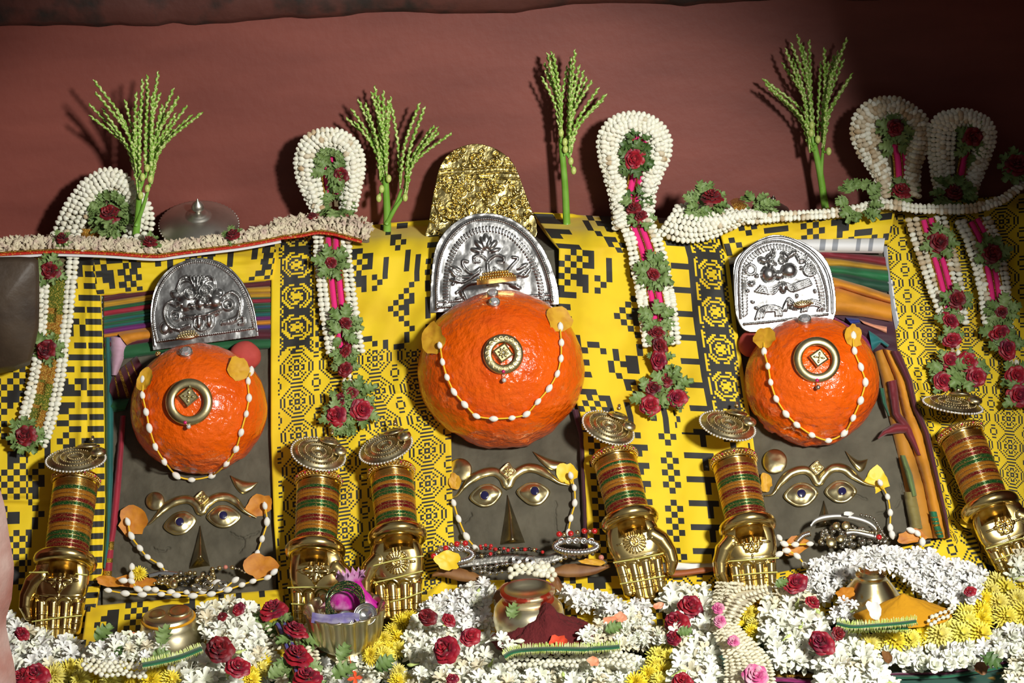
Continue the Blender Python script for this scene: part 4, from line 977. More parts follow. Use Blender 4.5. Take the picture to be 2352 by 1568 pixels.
BWORD = {'gold': 'plain gold', 'fine': 'beaded gold', 'green': 'green glass', 'red': 'red glass', 'amber': 'amber glass', 'orange': 'orange beaded'}

def filigree(root, R_=64):
    """round openwork ornament: domed disc with rings of grains, pearl rim, coin and knob"""
    part(root, 'disc', lathe([(0.01, 7), (8, 6.5), (9, 3), (14, 3), (15, 8), (19, 8), (20, 5), (30, 5), (31, 8), (35, 8), (36, 4), (46, 4), (47, 7), (51, 7), (52, 3), (60, 2), (R_, 0), (R_ - 2, -3), (0.01, -3)], 48), M_antq)
    gr = ball(1.7, n=6, m=4)
    for rr, nn, z in ((17, 22, 9), (33, 36, 9), (49, 48, 8)):
        part(root, 'granulation_ring', join(*[mv(gr, rr * math.cos(2 * PI * k / nn), rr * math.sin(2 * PI * k / nn), z) for k in range(nn)]), M_antq)['kind'] = 'stuff'
    pm = mesh('rim_pearl', *ball(2.7, n=7, m=5), M_pearl)
    for k in range(52): obj('rim_pearl', pm, root, Matrix.Translation((R_ * math.cos(2 * PI * k / 52), R_ * math.sin(2 * PI * k / 52), 0)))
    c = part(root, 'coin', lathe([(.01, 4), (6, 5), (8, 3), (12, 3), (14, 5.5), (17, 5.5), (18, 3), (23, 3), (25, 0), (23, -2), (.01, -2)], 30), M_antq, Matrix.Translation((22, 38, 15)) @ Matrix.Rotation(-.35, 4, 'X'))
    part(root, 'boss', lathe([(.01, 15), (4, 15), (5, 12), (9, 13), (12, 11), (16, 8), (17, 4), (16, 0), (.01, 0)], 24), M_antq, Matrix.Translation((48, 10, 9)))
    part(root, 'finial', mv(lathe([(.01, 14), (3, 13), (4, 10), (2.5, 7), (3, 5), (5.5, 3), (5, 0), (.01, -1)], 14)), M_antq, Matrix.Translation((24, 66, 16)) @ Matrix.Rotation(-1.2, 4, 'X'))

def arm(nm_, emb, mirror, top, bot, cuff, palm_c, rot, scale, disc, head, width, thr, hh=(.062, .084)):
    """forearm with bangles (each its own thing), brass cuff, hand, round ornament"""
    A = S([top[0]], [top[1]], hh[0])[0]; B = S([bot[0]], [bot[1]], hh[1])[0]; C_ = S([cuff[0]], [cuff[1]], hh[1])[0]; ax = unit(A - C_); s = pxs(A); rad = width / 2 * s
    side = unit(np.cross(ax, -CF)); 
    C_ = S([cuff[0]], [cuff[1]], hh[1])[0]
    root = thing_at('brass_hand', 'brass ' + nm_, 'ritual hand', S([palm_c[0]], [palm_c[1]], .04)[0])
    # forearm core, cuff
    n = 24; V, f = tube(np.linspace(A + ax * .004, C_ - ax * .03, 10), rad * .80, n); wpart(root, 'forearm', V, f, M_gold)
    tq = frame(C_, -CF, 0, False); cr = cuff[2] / 2 * pxs(C_)
    vf = torus(cr - 15 * s, 15 * s, 48, 14, None, 1.0); Mx = Matrix.Identity(4); nn = np.cross(ax, side)
    for i in range(3): Mx[i][0] = side[i]; Mx[i][1] = nn[i]; Mx[i][2] = ax[i]; Mx[i][3] = C_[i]
    V, f = xf(vf, Mx); o = wpart(root, 'wrist_cuff', V, f, M_gold); o['label'] = 'thick polished brass wrist ring'
    V, f = tube(np.linspace(C_ + ax * .010, C_ - ax * .004, 5), np.array([.9, .9, .85, .75, .5]) * (cr - 26 * s), 32); wpart(root, 'wrist', V, f, M_gold)
    # hand
    O = S([palm_c[0]], [palm_c[1]], hh[1] - .004)[0]; N = unit(-CF * .62 + NS * .38 + CU * .02); Mh = frame(O, N, rot, True); 
    M2 = Mh.copy()
    for i in range(3):
        for j in range(3): M2[i][j] *= scale
        M2[i][3] -= root.location[i]
    h = obj('hand', hand_me(mirror, emb), root, M2); h['label'] = 'brass palm with five fingers and raised ' + {'wheel': 'sunburst', 'lotus': 'four-petal', 'flower': 'flower'}[emb] + ' emblem'
    for pts in thr:
        P = spline(pts, 24); k = np.linspace(-1, 1, 24)
        Wp = np.array([np.array(M2) @ np.array([x, y, z, 1]) for (x, y), z in zip(P, 21 + 9 * (1 - k ** 6))])[:, :3]
        obj('thread', mesh('thread', *tube(Wp, .0011, 6), M_thg), root)['label'] = 'pale green thread'
    # bangles
    seq = stack(top[0], head); k0 = rad / 47; start = 13 * k0; Lb = np.linalg.norm(A - C_) - 17.5 * s - start; gap = Lb / (len(seq) + .2)
    tilt = unit(ax + .02 * math.sin(top[0]) * side)
    for k, c in enumerate(seq):
        p = A - ax * (start + gap * (k + .6)); jit = tilt
        sc_ = rad / 47 * (1 - .05 * k / len(seq)) * (1.0 + .012 * (random.random() - .5)); o = inst(None, 'bangle', BM[c], p, side, jit, (sc_, sc_, gap / 7.0))
        prop(o, ORD[sum(1 for q_ in seq[k + 1:] if q_ == c)] + ' ' + BWORD[c] + ' bangle from the cuff on the ' + nm_, 'bangle', 'bangles on the ' + nm_)
    # broad filigree bangle at the elbow end
    p = A - ax * 1.5 * k0; Mx = Matrix.Identity(4); k_ = rad / 47
    for i in range(3): Mx[i][0] = side[i] * k_; Mx[i][1] = nn[i] * k_; Mx[i][2] = ax[i] * k_; Mx[i][3] = p[i]
    r2 = thing('broad_bangle', 'broad openwork gold bangle at the elbow of the ' + nm_, 'bangle', Mx, 'broad openwork bangles')
    part(r2, 'band', lathe([(48, -8), (50, -9), (52, -7), (51, -4), (51, 5), (53, 8), (51, 10), (48, 8), (48, -8)], 48), M_golds)
    gb = ball(3.0, n=7, m=5); 
    part(r2, 'lattice_beads', join(*[mv(gb, 53 * math.cos(t), 53 * math.sin(t), z) for j, z in enumerate((-3, 3)) for t in np.linspace(0, 2 * PI, 40, endpoint=False) + j * .08]), M_golds)['kind'] = 'stuff'
    st_ = mesh('ruby_stud', *ball(2.2, n=6, m=5), M_ruby)
    for t in np.linspace(0, 2 * PI, 12, endpoint=False): obj('stone_stud', st_, r2, Matrix.Translation((54.5 * math.cos(t), 54.5 * math.sin(t), 1)))
    # round filigree ornament laid on the elbow end
    dx, dy, dw, ratio, drot = disc
    Od = S([dx], [dy], hh[0] + .016)[0]; Md = frame(Od, facing(ratio, drot), 0, False)
    Md = Md @ Matrix.Scale(dw / 130, 4)
    r3 = thing('filigree_disc', 'pearl-rimmed filigree disc above the ' + nm_, 'ornament', Md, 'filigree discs on the arms'); filigree(r3)
    return root
th1 = [[(-70, 52), (0, 48), (66, 42)], [(-62, -98), (0, -86), (62, -76)]]
arm('lotus hand beside the pink jamb', 'lotus', False, (175, 1102), (160, 1240), (150, 1290, 146), (141, 1340), -.03, .95, (174, 1055, 137, .36, .0), ['green', 'green', 'fine'], 96, [[(-74, 24), (0, 26), (66, 22)], [(-60, -92), (0, -82), (58, -74)]])
arm('lotus hand behind the fluted bowl', 'lotus', True, (732, 1104), (724, 1225), (724, 1265, 140), (727, 1320), -.02, .95, (731, 1042, 128, .52, .28), ['green', 'green', 'red', 'fine'], 94, [[(-66, -32), (0, -30), (70, -34)], [(-56, -70), (0, -72), (62, -80)]])
arm('sunburst hand touching the magenta packet', 'wheel', False, (899, 1084), (906, 1190), (913, 1232, 138), (913, 1300), .06, .93, (886, 1028, 128, .48, -.30), ['orange', 'green', 'green', 'green', 'fine'], 94, [[(-66, 2), (0, 14), (66, 20)], [(-60, -38), (0, -28), (62, -16)], [(-20, -86), (20, -78), (60, -66)]])
arm('sunburst hand beside the kumkum heap', 'wheel', True, (1411, 1050), (1434, 1150), (1447, 1196, 134), (1458, 1252), .20, .92, (1397, 982, 126, .52, .36), ['orange', 'green', 'green', 'fine'], 94, [[(-62, -32), (0, -34), (64, -34)], [(-56, -86), (0, -88), (56, -88)]])
arm('flower hand beside the cream rope', 'flower', False, (1685, 1058), (1706, 1160), (1717, 1210, 134), (1724, 1256), .10, .92, (1671, 977, 132, .46, .2), ['red', 'red', 'fine'], 94, [[(-62, -30), (0, -32), (64, -34)], [(-54, -66), (0, -66), (56, -68)]])
arm('flower hand on the small-lattice cloth', 'flower', True, (2206, 996), (2256, 1120), (2274, 1165, 138), (2304, 1214), .36, .93, (2188, 930, 138, .24, .12), ['red', 'red', 'fine'], 94, [[(-62, -30), (0, -34), (60, -40)], [(-52, -62), (0, -64), (54, -68)]])
# ================================================================== ornaments on the domes
def ring_ornament(k, px, py, ro, ri, label, engraved=False, drop=None):
    M = dframe(k, px, py, .003, -.03); r = thing('brass_ring', label, 'ornament', M)
    w_ = ro - ri; mid = (ro + ri) / 2
    part(r, 'ring', lathe([(ri, -2), (ri, 5), (ri + w_ * .12, 7), (mid, 7.6), (ro - w_ * .14, 5.5), (ro, 2), (ro, -6), (ri, -2)], 64), M_goldp)
    if engraved:
        for j in range(18):
            t = 2 * PI * j / 18; part(r, 'scroll', mv(torus(w_ * .22, 1.2, 14, 6), mid * math.cos(t), mid * math.sin(t), 8), M_goldp)
    if drop:
        o = part(r, 'pink_stone', mv(ball(4.5, n=12, m=8), drop[0], drop[1], 6), M_ruby); o['label'] = 'small pink stone'
        o = part(r, 'pearl_drop', mv(ball(5.5, 5.5, 5.5, 12, 8), drop[2], drop[3], 4), M_pearl if drop[4] else M_silvd); o['label'] = 'pearl drop'
        part(r, 'link', tube(np.array([(drop[0], drop[1], 6), (drop[2], drop[3], 4)]), 1.0, 6), M_goldp)
    return r
def diamond_plate(k, px, py, s_, rot, label, flower=False):
    M = dframe(k, px, py, .004, rot); r = thing('diamond_plate', label, 'ornament', M)
    o = part(r, 'plate', ([(-s_, -s_, 0), (s_, -s_, 0), (s_, s_, 0), (-s_, s_, 0), (-s_, -s_, 9), (s_, -s_, 9), (s_, s_, 9), (-s_, s_, 9), (-s_ * .85, -s_ * .85, 11), (s_ * .85, -s_ * .85, 11), (s_ * .85, s_ * .85, 11), (-s_ * .85, s_ * .85, 11), (-s_ * .8, -s_ * .8, 9.5), (s_ * .8, -s_ * .8, 9.5), (s_ * .8, s_ * .8, 9.5), (-s_ * .8, s_ * .8, 9.5)],
         [(0, 3, 2, 1)] + [(a + b, a + (b + 1) % 4, a + 4 + (b + 1) % 4, a + 4 + b) for a in (0, 4, 8) for b in range(4)] + [(12, 13, 14, 15)]), M_goldp, smooth=False)
    for j in range(4 if not flower else 8):
        t = j * PI / 2 + PI / 4 if not flower else j * PI / 4; d_ = s_ * (.55 if not flower else .45)
        part(r, 'petal', xf(ball(s_ * .34, s_ * .17, 3.5, 10, 6), Matrix.Translation((d_ * math.cos(t), d_ * math.sin(t), 10)) @ Matrix.Rotation(t, 4, 'Z')), M_goldp)
    part(r, 'centre', mv(ball(s_ * .2, n=10, m=6), 0, 0, 12), M_gem if flower else M_goldp)
def crystal(k, px, py, r_, label):
    M = dframe(k, px, py, .002); r = thing('crystal_stud', label, 'stud', M)
    part(r, 'setting', lathe([(r_ * 1.05, -6), (r_ * 1.05, 6), (r_ * .98, 8), (r_ * .92, 6), (r_ * .9, -6)], 24), M_silvd)
    part(r, 'stone', lathe([(.01, 13), (r_ * .5, 13), (r_ * .72, 11), (r_ * .95, 6), (.01, -6)], 8), M_gem, smooth=False)
def bead_cap(k, px, py, wd, ht, label, wedge=False):
    M = dframe(k, px, py, .006, .10); r = thing('gold_bead_cap', label, 'ornament', M)
    if wedge:
        part(r, 'wedge', ([(-wd / 2, -ht / 2, -3), (wd / 2, -ht / 2 + 9, -3), (wd * .42, ht * .28, -3), (wd * .1, ht / 2, -3), (-wd * .25, ht * .3, -3), (-wd / 2, -ht / 2, 8), (wd / 2, -ht / 2 + 9, 8), (wd * .42, ht * .28, 12), (wd * .1, ht / 2, 14), (-wd * .25, ht * .3, 12)],
             [(0, 4, 3, 2, 1), (5, 6, 7, 8, 9), (0, 1, 6, 5), (1, 2, 7, 6), (2, 3, 8, 7), (3, 4, 9, 8), (4, 0, 5, 9)]), M_golds, smooth=False)
    bm = mesh('gold_bead', *ball(3.0, n=8, m=6), M_antq if not wedge else M_golds)
    rows = 3 if ht > 15 else 2
    for j in range(rows):
        n = int(wd * (1 - .16 * j) / 5.6)
        for i in range(n):
            u = (i + .5) / n - .5; obj('bead', bm, r, Matrix.Translation((u * wd * (1 - .16 * j), -ht * .3 + j * ht * .32 - 10 * u * u * (1 if not wedge else -.5) + (8 * u if wedge else 0), 10 + j * 3 - 8 * u * u)))
    if not wedge: part(r, 'core', xf(ball(wd * .45, ht * .4, 7, 16, 8), Matrix.Translation((0, 0, 5))), M_antq)
ring_ornament(0, *Z1('B', 1550, 510), 54, 33, 'plain brass ring on the left dome around a small square plate', False, (-6, -48, 2, -57, True))
diamond_plate(0, *Z1('B', 1550, 472), 17, .70, 'square brass plate standing on its corner inside the left dome ring')
crystal(0, *Z1('B', 1527, 118), 14.5, 'large round crystal stud on top of the left dome')
bead_cap(0, *Z1('B', 1545, 22), 54, 24, 'mound of gold beads above the left dome crystal')
P = Z1('B', 1307, 133); M = dframe(0, *P, .003); prop(obj('flower_stud', mesh('flower_stud', *join(mv(ball(4.5, n=10, m=6), 0, 0, 5), *[mv(ball(3, n=8, m=5), 4.5 * math.cos(t), 4.5 * math.sin(t), 3) for t in np.linspace(0, 2 * PI, 6, endpoint=False)]), M_golds), None, M), 'tiny gold flower stud on the left dome', 'stud')
ring_ornament(1, *Z1('G', 1980, 405), 46.5, 26, 'engraved brass ring in the middle of the largest dome', True, (2, -41, 4, -61, True))
diamond_plate(1, *Z1('G', 1980, 400), 17, .62, 'petalled square plate inside the engraved ring', True)
crystal(1, 1132, 679, 12.5, 'upper round crystal stud on the largest dome')
crystal(1, 1136, 699, 12.5, 'lower round crystal stud on the largest dome')
bead_cap(1, 1140, 651, 92, 34, 'fan-shaped gold comb above the largest dome crystals', True)
ring_ornament(2, *Z1('K', 655, 1165), 53.5, 34, 'worn brass ring with hanging grey bead on the right dome', False, (0, -50, 2, -66, False))
diamond_plate(2, *Z1('K', 668, 1158), 16, .62, 'square brass plate standing on its corner inside the worn ring')
crystal(2, *Z1('K', 558, 848), 14.5, 'round crystal stud on top of the right dome')
bead_cap(2, *Z1('K', 545, 757), 48, 13, 'double row of gold beads above the right dome crystal')

# ================================================================== cotton bead strings
def cotton(label, pts, sfun, size=.76, ext=True, group='cotton tuft strings'):
    """pts: tuft centres in the photograph; sfun(px, py, h) gives the place"""
    P = np.array(pts, float); W = sfun(P[:, 0], P[:, 1], .0065 * size)
    s = pxs(W[0]); root = thing_at('cotton_string', label, 'string', W[np.argmin(W[:, 2])], group)
    path = spline(P, max(20, 8 * len(P))); Wt = sfun(path[:, 0], path[:, 1], .0055 * size)
    o = wpart(root, 'thread', *tube(Wt, 2.0 * s, 6), M_thr); o['label'] = 'turmeric yellow thread'
    me = TUFT
    for i in range(len(P)):
        a, b = W[max(0, i - 1)], W[min(len(P) - 1, i + 1)]; d = b - a
        k = s * size * random.uniform(.88, 1.12); inst(root, 'tuft', me, W[i], d, -CF, (k * random.uniform(.95, 1.15), k, k))
    return root
_n, _m = 10, 9; t = np.linspace(-1, 1, 11)
TUFT = mesh('cotton_tuft', *tube(np.stack([t * 13, 0 * t, 0 * t], 1), 8.2 * np.maximum(0, 1 - np.abs(t) ** 2.2) ** .8 + .9, 10), M_cot)
for v_ in TUFT.materials: pass
def D_(k): return lambda px, py, h=0.0: np.where((dpt(k, px, py)[1] @ (-CF))[:, None] > .12, dpt(k, px, py, h)[0], S(px, py, .02 + h))
def dsurf(k):
    def f(px, py, h=0.0):
        P, N = dpt(k, np.asarray(px), np.asarray(py), h); return P
    return f
cotton('cotton tuft string looped across the left dome', Z('B', (1190, 340), (1185, 460), (1213, 590), (1238, 715), (1285, 860), (1355, 978), (1450, 1088), (1570, 1122), (1730, 1090), (1845, 995), (1920, 880), (1960, 750), (2000, 605), (2022, 480), (2015, 350), (2038, 270)), dsurf(0))
cotton('cotton tuft string looped across the largest dome', Z('G', (1478, 340), (1500, 470), (1535, 590), (1590, 705), (1675, 805), (1768, 895), (1905, 917), (2050, 910), (2165, 880), (2255, 782)) + Z('M', (205, 820), (270, 705), (300, 585), (303, 460), (295, 335)), dsurf(1))
cotton('cotton tuft string looped across the right dome', Z('K', (235, 985), (240, 1105), (270, 1220), (292, 1345), (335, 1475)) + Z('L', (412, 310), (497, 395), (615, 475), (745, 518), (870, 460), (940, 340), (998, 205)) + Z('K', (1035, 1345), (1000, 1225), (950, 1100), (940, 985)), dsurf(2))
SI = lambda b: (lambda px, py, h=0.0: S(px, py, b + h))
cotton('short cotton string down the cheek beside the teal cloth', Z('C', (1045, 250), (1075, 365), (1145, 465), (1208, 537), (1310, 605), (1365, 672)), SI(.022))
cotton('short cotton string down the other cheek of the left clay face', Z('C', (2168, 120), (2185, 250), (2145, 390), (2105, 510)), SI(.016))
cotton('cotton string beside the middle clay face ending at red and black beads', Z('D', (1575, 95), (1615, 225), (1680, 370), (1755, 465)), SI(.022))
cotton('cotton string beside the middle clay face ending at the ribbed silver anklet', [(1311, 1092), (1319, 1120), (1320, 1155), (1311, 1190), (1305, 1222)], SI(.020))
cotton('cotton string hanging beside the right clay face and over the lattice cloth', Z('L', (1175, 885), (1235, 1000), (1257, 1130), (1257, 1255), (1272, 1310)), SI(.020))
cotton('cotton string end on the lattice cloth below the orange pleats', Z('L', (1428, 1275), (1480, 1298), (1520, 1370), (1490, 1450)), SI(.045))
cotton('long cotton string laid along the lower edge of the left jewels', Z('C', (885, 810), (1025, 835), (1165, 845), (1320, 842), (1445, 850), (1580, 855), (1730, 840), (1865, 805), (1980, 765), (2070, 735), (2190, 705), (2243, 660)), SI(.055))
cotton('second cotton string laid behind the long one on the left jewels', Z('C', (1010, 730), (1075, 735), (1130, 800), (1205, 795), (1270, 805), (1400, 825), (1530, 825), (1660, 820), (1775, 745), (1815, 800), (1925, 725)), SI(.048))
cotton('single standing cotton tuft beside the yellow flower', Z('C', (1078, 690), (1080, 620)), SI(.035))
cotton('cotton string heaped beside the flower hand and the right jewels', Z('L', (350, 1335), (390, 1385), (480, 1390), (600, 1385)), SI(.045))
cotton('cotton string end trailing on the lattice cloth near the flower hand', Z('L', (345, 1470), (410, 1440), (495, 1485), (560, 1560)), SI(.05))

# ================================================================== loose petals
def petal_thing(label, px, py, w_, h_, rot, m, base, sfun=None, curl=.5, name='loose_petal', group=None):
    """thin cupped petal with a wavy edge"""
    O = (sfun or S)(np.array([px]), np.array([py]), base)[0] if not isinstance(sfun, int) else dpt(sfun, [px], [py], base)[0][0]
    N = env_n(O)[0] if not isinstance(sfun, int) else dpt(sfun, [px], [py])[1][0]
    N = unit(N * .6 - CF * .4); M = frame(O, N, rot, True); n, m_ = 20, 6; V = [(0, 0, 0)]; f = []
    for j in range(1, m_ + 1):
        r = j / m_
        for i in range(n):
            t = 2 * PI * i / n; wob = 1 + (.20 * vnoise(i * .7 + px, py * .3) + .07 * vnoise(i * 2.3 + px, py)) * r
            x = r * math.cos(t) * w_ / 2 * wob; y = r * math.sin(t) * h_ / 2 * wob * (1 + .12 * math.sin(t)); V.append((x, y, curl * 8 * (r * r * abs(math.cos(t)) - .3) + 3 * vnoise(i * .7 + py, r * 2) * r))
    for i in range(n): f.append((0, 1 + i, 1 + (i + 1) % n))
    for j in range(m_ - 1):
        for i in range(n): a = 1 + j * n; f.append((a + i, a + n + i, a + n + (i + 1) % n, a + (i + 1) % n))
    o = obj(name, mesh('petal', V, f, m), None, M); return prop(o, label, 'petal', group)
petal_thing('ochre petal at the upper string end of the left dome near the pink bundle', *Z1('B', 1932, 265), 50, 54, .2, M_petal, .006, 0)
petal_thing('ochre petal at the string end of the left dome near the maroon brocade', *Z1('B', 1210, 345), 36, 52, -.2, M_petal, .006, 0)
petal_thing('crinkled yellow petal on the largest dome facing the fine lattice cloth', 1003, 782, 60, 68, .2, M_petal, .007, 1)
petal_thing('yellow petal on the largest dome facing the stepped cloth', 1280, 742, 54, 60, .5, M_petal, .007, 1)
petal_thing('ochre petal on the right dome facing the medallion border', *Z1('K', 250, 1012), 50, 46, .3, M_petal, .006, 2)
petal_thing('ochre petal on the right dome facing the folded saris', *Z1('K', 935, 990), 46, 54, -.4, M_petal, .006, 2)
petal_thing('orange petal on the left clay face beside the crimson cloth', *Z1('C', 1090, 245), 68, 70, .3, M_petalo, .020)
petal_thing('orange petal at the brow end of the left clay face', *Z1('C', 2130, 125), 62, 52, .3, M_petalo, .012)
petal_thing('large orange petal on the jewels below the left clay face', *Z1('C', 2135, 625), 80, 54, .1, M_petalo, .045)
petal_thing('orange petal under the cotton string beside the gold woven end', *Z1('C', 890, 740), 60, 26, -.2, M_petalo, .04)
petal_thing('orange petal under the first tufts of the long cotton string', *Z1('C', 1090, 745), 110, 30, -.05, M_petalo, .032)
petal_thing('ochre petal at the sun-disc side of the middle clay face', 1045, 1108, 28, 40, .2, M_petal, .02)
petal_thing('yellow petal at the brow end of the middle clay face', 1303, 1090, 46, 48, .3, M_petaly, .014)
petal_thing('bright yellow petal on the beads below the middle clay face', *Z1('D', 1525, 565), 58, 44, -.3, M_petaly, .080)
petal_thing('yellow petal at the brow end of the right clay face', *Z1('L', 1140, 868), 58, 56, -.4, M_petaly, .014)
petal_thing('ochre petal behind the flower hand beside the cream rope', *Z1('L', 240, 890), 26, 44, .1, M_petal, .022)
petal_thing('rust orange petal at the foot of the orange pleats', *Z1('L', 1430, 1330), 70, 32, .1, M_petalo, .045)
petal_thing('orange petal heaped under the cotton string near the flower hand', *Z1('L', 480, 1410), 66, 38, .3, M_petalo, .036)
petal_thing('yellow petal tucked at the cuff of the hand on the small-lattice cloth', *Z1('L', 1890, 1210), 34, 30, -.5, M_petaly, .05)

# ================================================================== silver lid, dark lid
def lid(px, py, R_, h, N, label, m, rim=True):
    O = S([px], [py], h)[0]; M = frame(O, N, 0, False); r = thing('domed_lid', label, 'lid', M); k = R_ / 90.
    part(r, 'dome', lathe([(90, -3), (91, 0), (90, 3), (84, 5), (70, 14), (50, 22), (32, 27), (28, 27), (27, 30), (22, 30), (20, 33), (15, 34), (8, 36), (.01, 36)], 64), m, Matrix.Scale(k, 4))
    part(r, 'knob', lathe([(7, 34), (6, 38), (8, 41), (14, 46), (15, 52), (12, 59), (7, 64), (3, 68), (2, 72), (.01, 74)], 28), m, Matrix.Scale(k, 4))
    if rim:
        bm = mesh('rim_bead', *ball(2.6, n=7, m=5), m)
        for t in np.linspace(0, 2 * PI, 56, endpoint=False): obj('rim_bead', bm, r, Matrix.Translation((91 * k * math.cos(t), 91 * k * math.sin(t), 0)))
lid(457, 516, 90, .046, facing(.64, .06), 'silver domed lid with a round knob on the ledge', M_silvd)
lid(1772, 478, 40, .012, facing(.45, .1), 'small dark domed lid with pointed knob behind the lying garland', mat('dark_pewter', (.16, .14, .12), .4, 1.0), False)

# ================================================================== areca flower sprays
def spray(label, base, fork, tips, buds, stem_w=11, seed=0, d0=0.0):
    """green stalk against the wall: every beaded strand is a part"""
    rg = random.Random(seed); B = WL([base[0]], [base[1]], .075 + d0)[0]
    def W(px, py, d): return plane_hit(np.asarray(px), np.asarray(py), (0, -d - d0, 0), (0, 1, 0))
    root = thing_at('areca_spray', label, 'flower spray', B)
    F_ = np.array(fork, float); b = np.array(base, float)
    sp = spline([b, b * .5 + F_[0] * .5 + (2, 0), F_[0]], 16)
    V = W(sp[:, 0], sp[:, 1], .06); s = pxs(B); wpart(root, 'stem', *tube(V, np.linspace(stem_w, stem_w * .75, 16) * s, 10), M_stem)
    for k, fk in enumerate(F_[1:]):
        st0 = F_[0] * .9 + b * .1 if abs(fk[0] - F_[0][0]) < 20 else F_[0] * .30 + b * .70
        sp = spline([st0, (st0 + fk) / 2 + (rg.uniform(-3, 3), 0), fk], 14); wpart(root, 'side_stem', *tube(W(sp[:, 0], sp[:, 1], .058 + .004 * k), np.linspace(stem_w * .6, stem_w * .35, 14) * s, 8), M_stem)
    for i, (tx, ty) in enumerate(tips):
        a = F_[i % len(F_)] if len(F_) == 1 else F_[np.argmin([abs((tx - g[0])) + rg.uniform(0, 18) for g in F_])]
        a = a + (rg.uniform(-4, 4), rg.uniform(-14, 6)); tip = np.array([tx, ty]); L = np.linalg.norm(tip - a)
        mid = a + (tip - a) * .45 + np.array([-(tip - a)[0] * .22, -abs(tip - a)[1] * .04]) ; n = int(L / 2.6)
        sp = spline([a, mid, tip], n); dd = d0 + .058 + rg.uniform(-.022, .014) + np.linspace(0, rg.uniform(-.012, .012), n)
        V = plane_hit(sp[:, 0], sp[:, 1], (0, 0, 0), (0, 1, 0)); ry = rays(sp[:, 0], sp[:, 1]); V = V - ry * (dd / ry[:, 1])[:, None]
        u = np.linspace(0, 1, n); rad = np.where(u < .14, 2.1, np.where(np.arange(n) % 3 == 0, 2.1, 3.7)) * s; rad[-3:] = np.array([2.6, 1.6, .7]) * s
        side = np.where((np.arange(n) // 3) % 2 == 0, 1, -1) * (u > .14) * 1.3 * s
        wpart(root, 'strand', *tube(V + CR * side[:, None], rad, 7), M_areca if True else M_stem)
    nb = mesh('nut_bud', *ball(6.5, 6.5, 9.5, 12, 8), M_areb)
    for (x, y) in buds:
        f2 = F_[np.argmin(np.hypot(F_[:, 0] - x, F_[:, 1] - y))]; st_ = np.array([(x, y), ((x + f2[0]) / 2, (y + f2[1]) / 2 + 6), (f2[0], f2[1] + 8)]) if abs(f2[1] - y) < 45 else np.array([(x, y), ((x + F_[0][0]) / 2 - 2, y + 12), (F_[0][0] + (b[0] - F_[0][0]) * min(1, (y + 18 - F_[0][1]) / (b[1] - F_[0][1])), y + 18)])
        wpart(root, 'bud_stalk', *tube(W(st_[:, 0], st_[:, 1], .066), 2.6 * s, 6), M_stem)
        o = inst(root, 'nut_bud', nb, W([x], [y], .070)[0], CR, CU, s)
    return root
SP = lambda *p: list(p)
def sprayz(pts): return [(150 + x / 3.409, 100 + y / 3.409) for x, y in pts]
spray('areca flower spray with a broad fan of strands before the leaning hood garland', (310, 552), [(320, 440), (335, 400), (312, 405), (345, 420)],
      sprayz([(220, 280), (232, 375), (180, 465), (187, 560), (285, 500), (325, 610), (395, 510), (465, 435), (555, 375), (540, 480), (605, 270), (640, 240), (728, 212), (605, 430), (680, 400), (745, 380), (850, 345), (890, 405), (880, 440), (955, 480), (870, 540), (780, 540), (880, 660), (995, 555), (1075, 535), (840, 670), (700, 350), (650, 350), (575, 520), (760, 470)]),
      sprayz([(605, 1045), (640, 975), (642, 1135), (665, 1060), (590, 1190)]), 9, 1, .060)
tipsB = Z('H', (690, 30), (735, -40), (790, -120), (850, -90), (900, -180), (960, -150), (1000, -190), (930, -230), (1040, -110), (1060, -140), (1070, -60), (760, 60), (1330, -30), (1300, -90), (1420, 95), (1450, 110), (1565, 155), (1340, -60), (1460, 150), (1400, 110), (860, -20), (1010, -90))
spray('areca flower spray with a forked stalk beside the gold plate', (889, 562), [Z1('H', 1015, 520), Z1('H', 985, 560), Z1('H', 1150, 620), Z1('H', 1180, 660)], tipsB, Z('H', (1043, 535), (962, 695), (985, 620), (1178, 690)), 10, 2)
def i2(*p): return [(1176 + x / 2, y / 2) for x, y in p]
spray('slender areca flower spray between the gold plate and the tall hood garland', (1302, 522), [i2((225, 640))[0], i2((240, 700))[0], i2((262, 720))[0]],
      i2((135, 350), (148, 285), (160, 240), (178, 235), (190, 245), (152, 320), (170, 280), (290, 225), (270, 260), (255, 300), (310, 295), (330, 320), (345, 350), (370, 365), (400, 400), (435, 430), (425, 450), (300, 340), (185, 300)),
      i2((225, 610), (243, 652), (245, 685), (270, 740), (283, 783)), 9, 3)
spray('areca flower spray with one strand group bent aside near the shadowed corner', (1896, 480), [i2((1385, 650))[0], i2((1400, 680))[0], i2((1430, 680))[0], i2((1375, 690))[0]],
      i2((1150, 360), (1160, 380), (1240, 285), (1255, 220), (1280, 195), (1310, 155), (1330, 195), (1365, 180), (1290, 260), (1435, 215), (1420, 280), (1455, 280), (1480, 250), (1540, 170), (1500, 230), (1525, 270), (1565, 335), (1550, 360), (1470, 320), (1345, 230), (1175, 400)),
      i2((1377, 575), (1374, 610), (1405, 640), (1455, 695)), 9, 4)
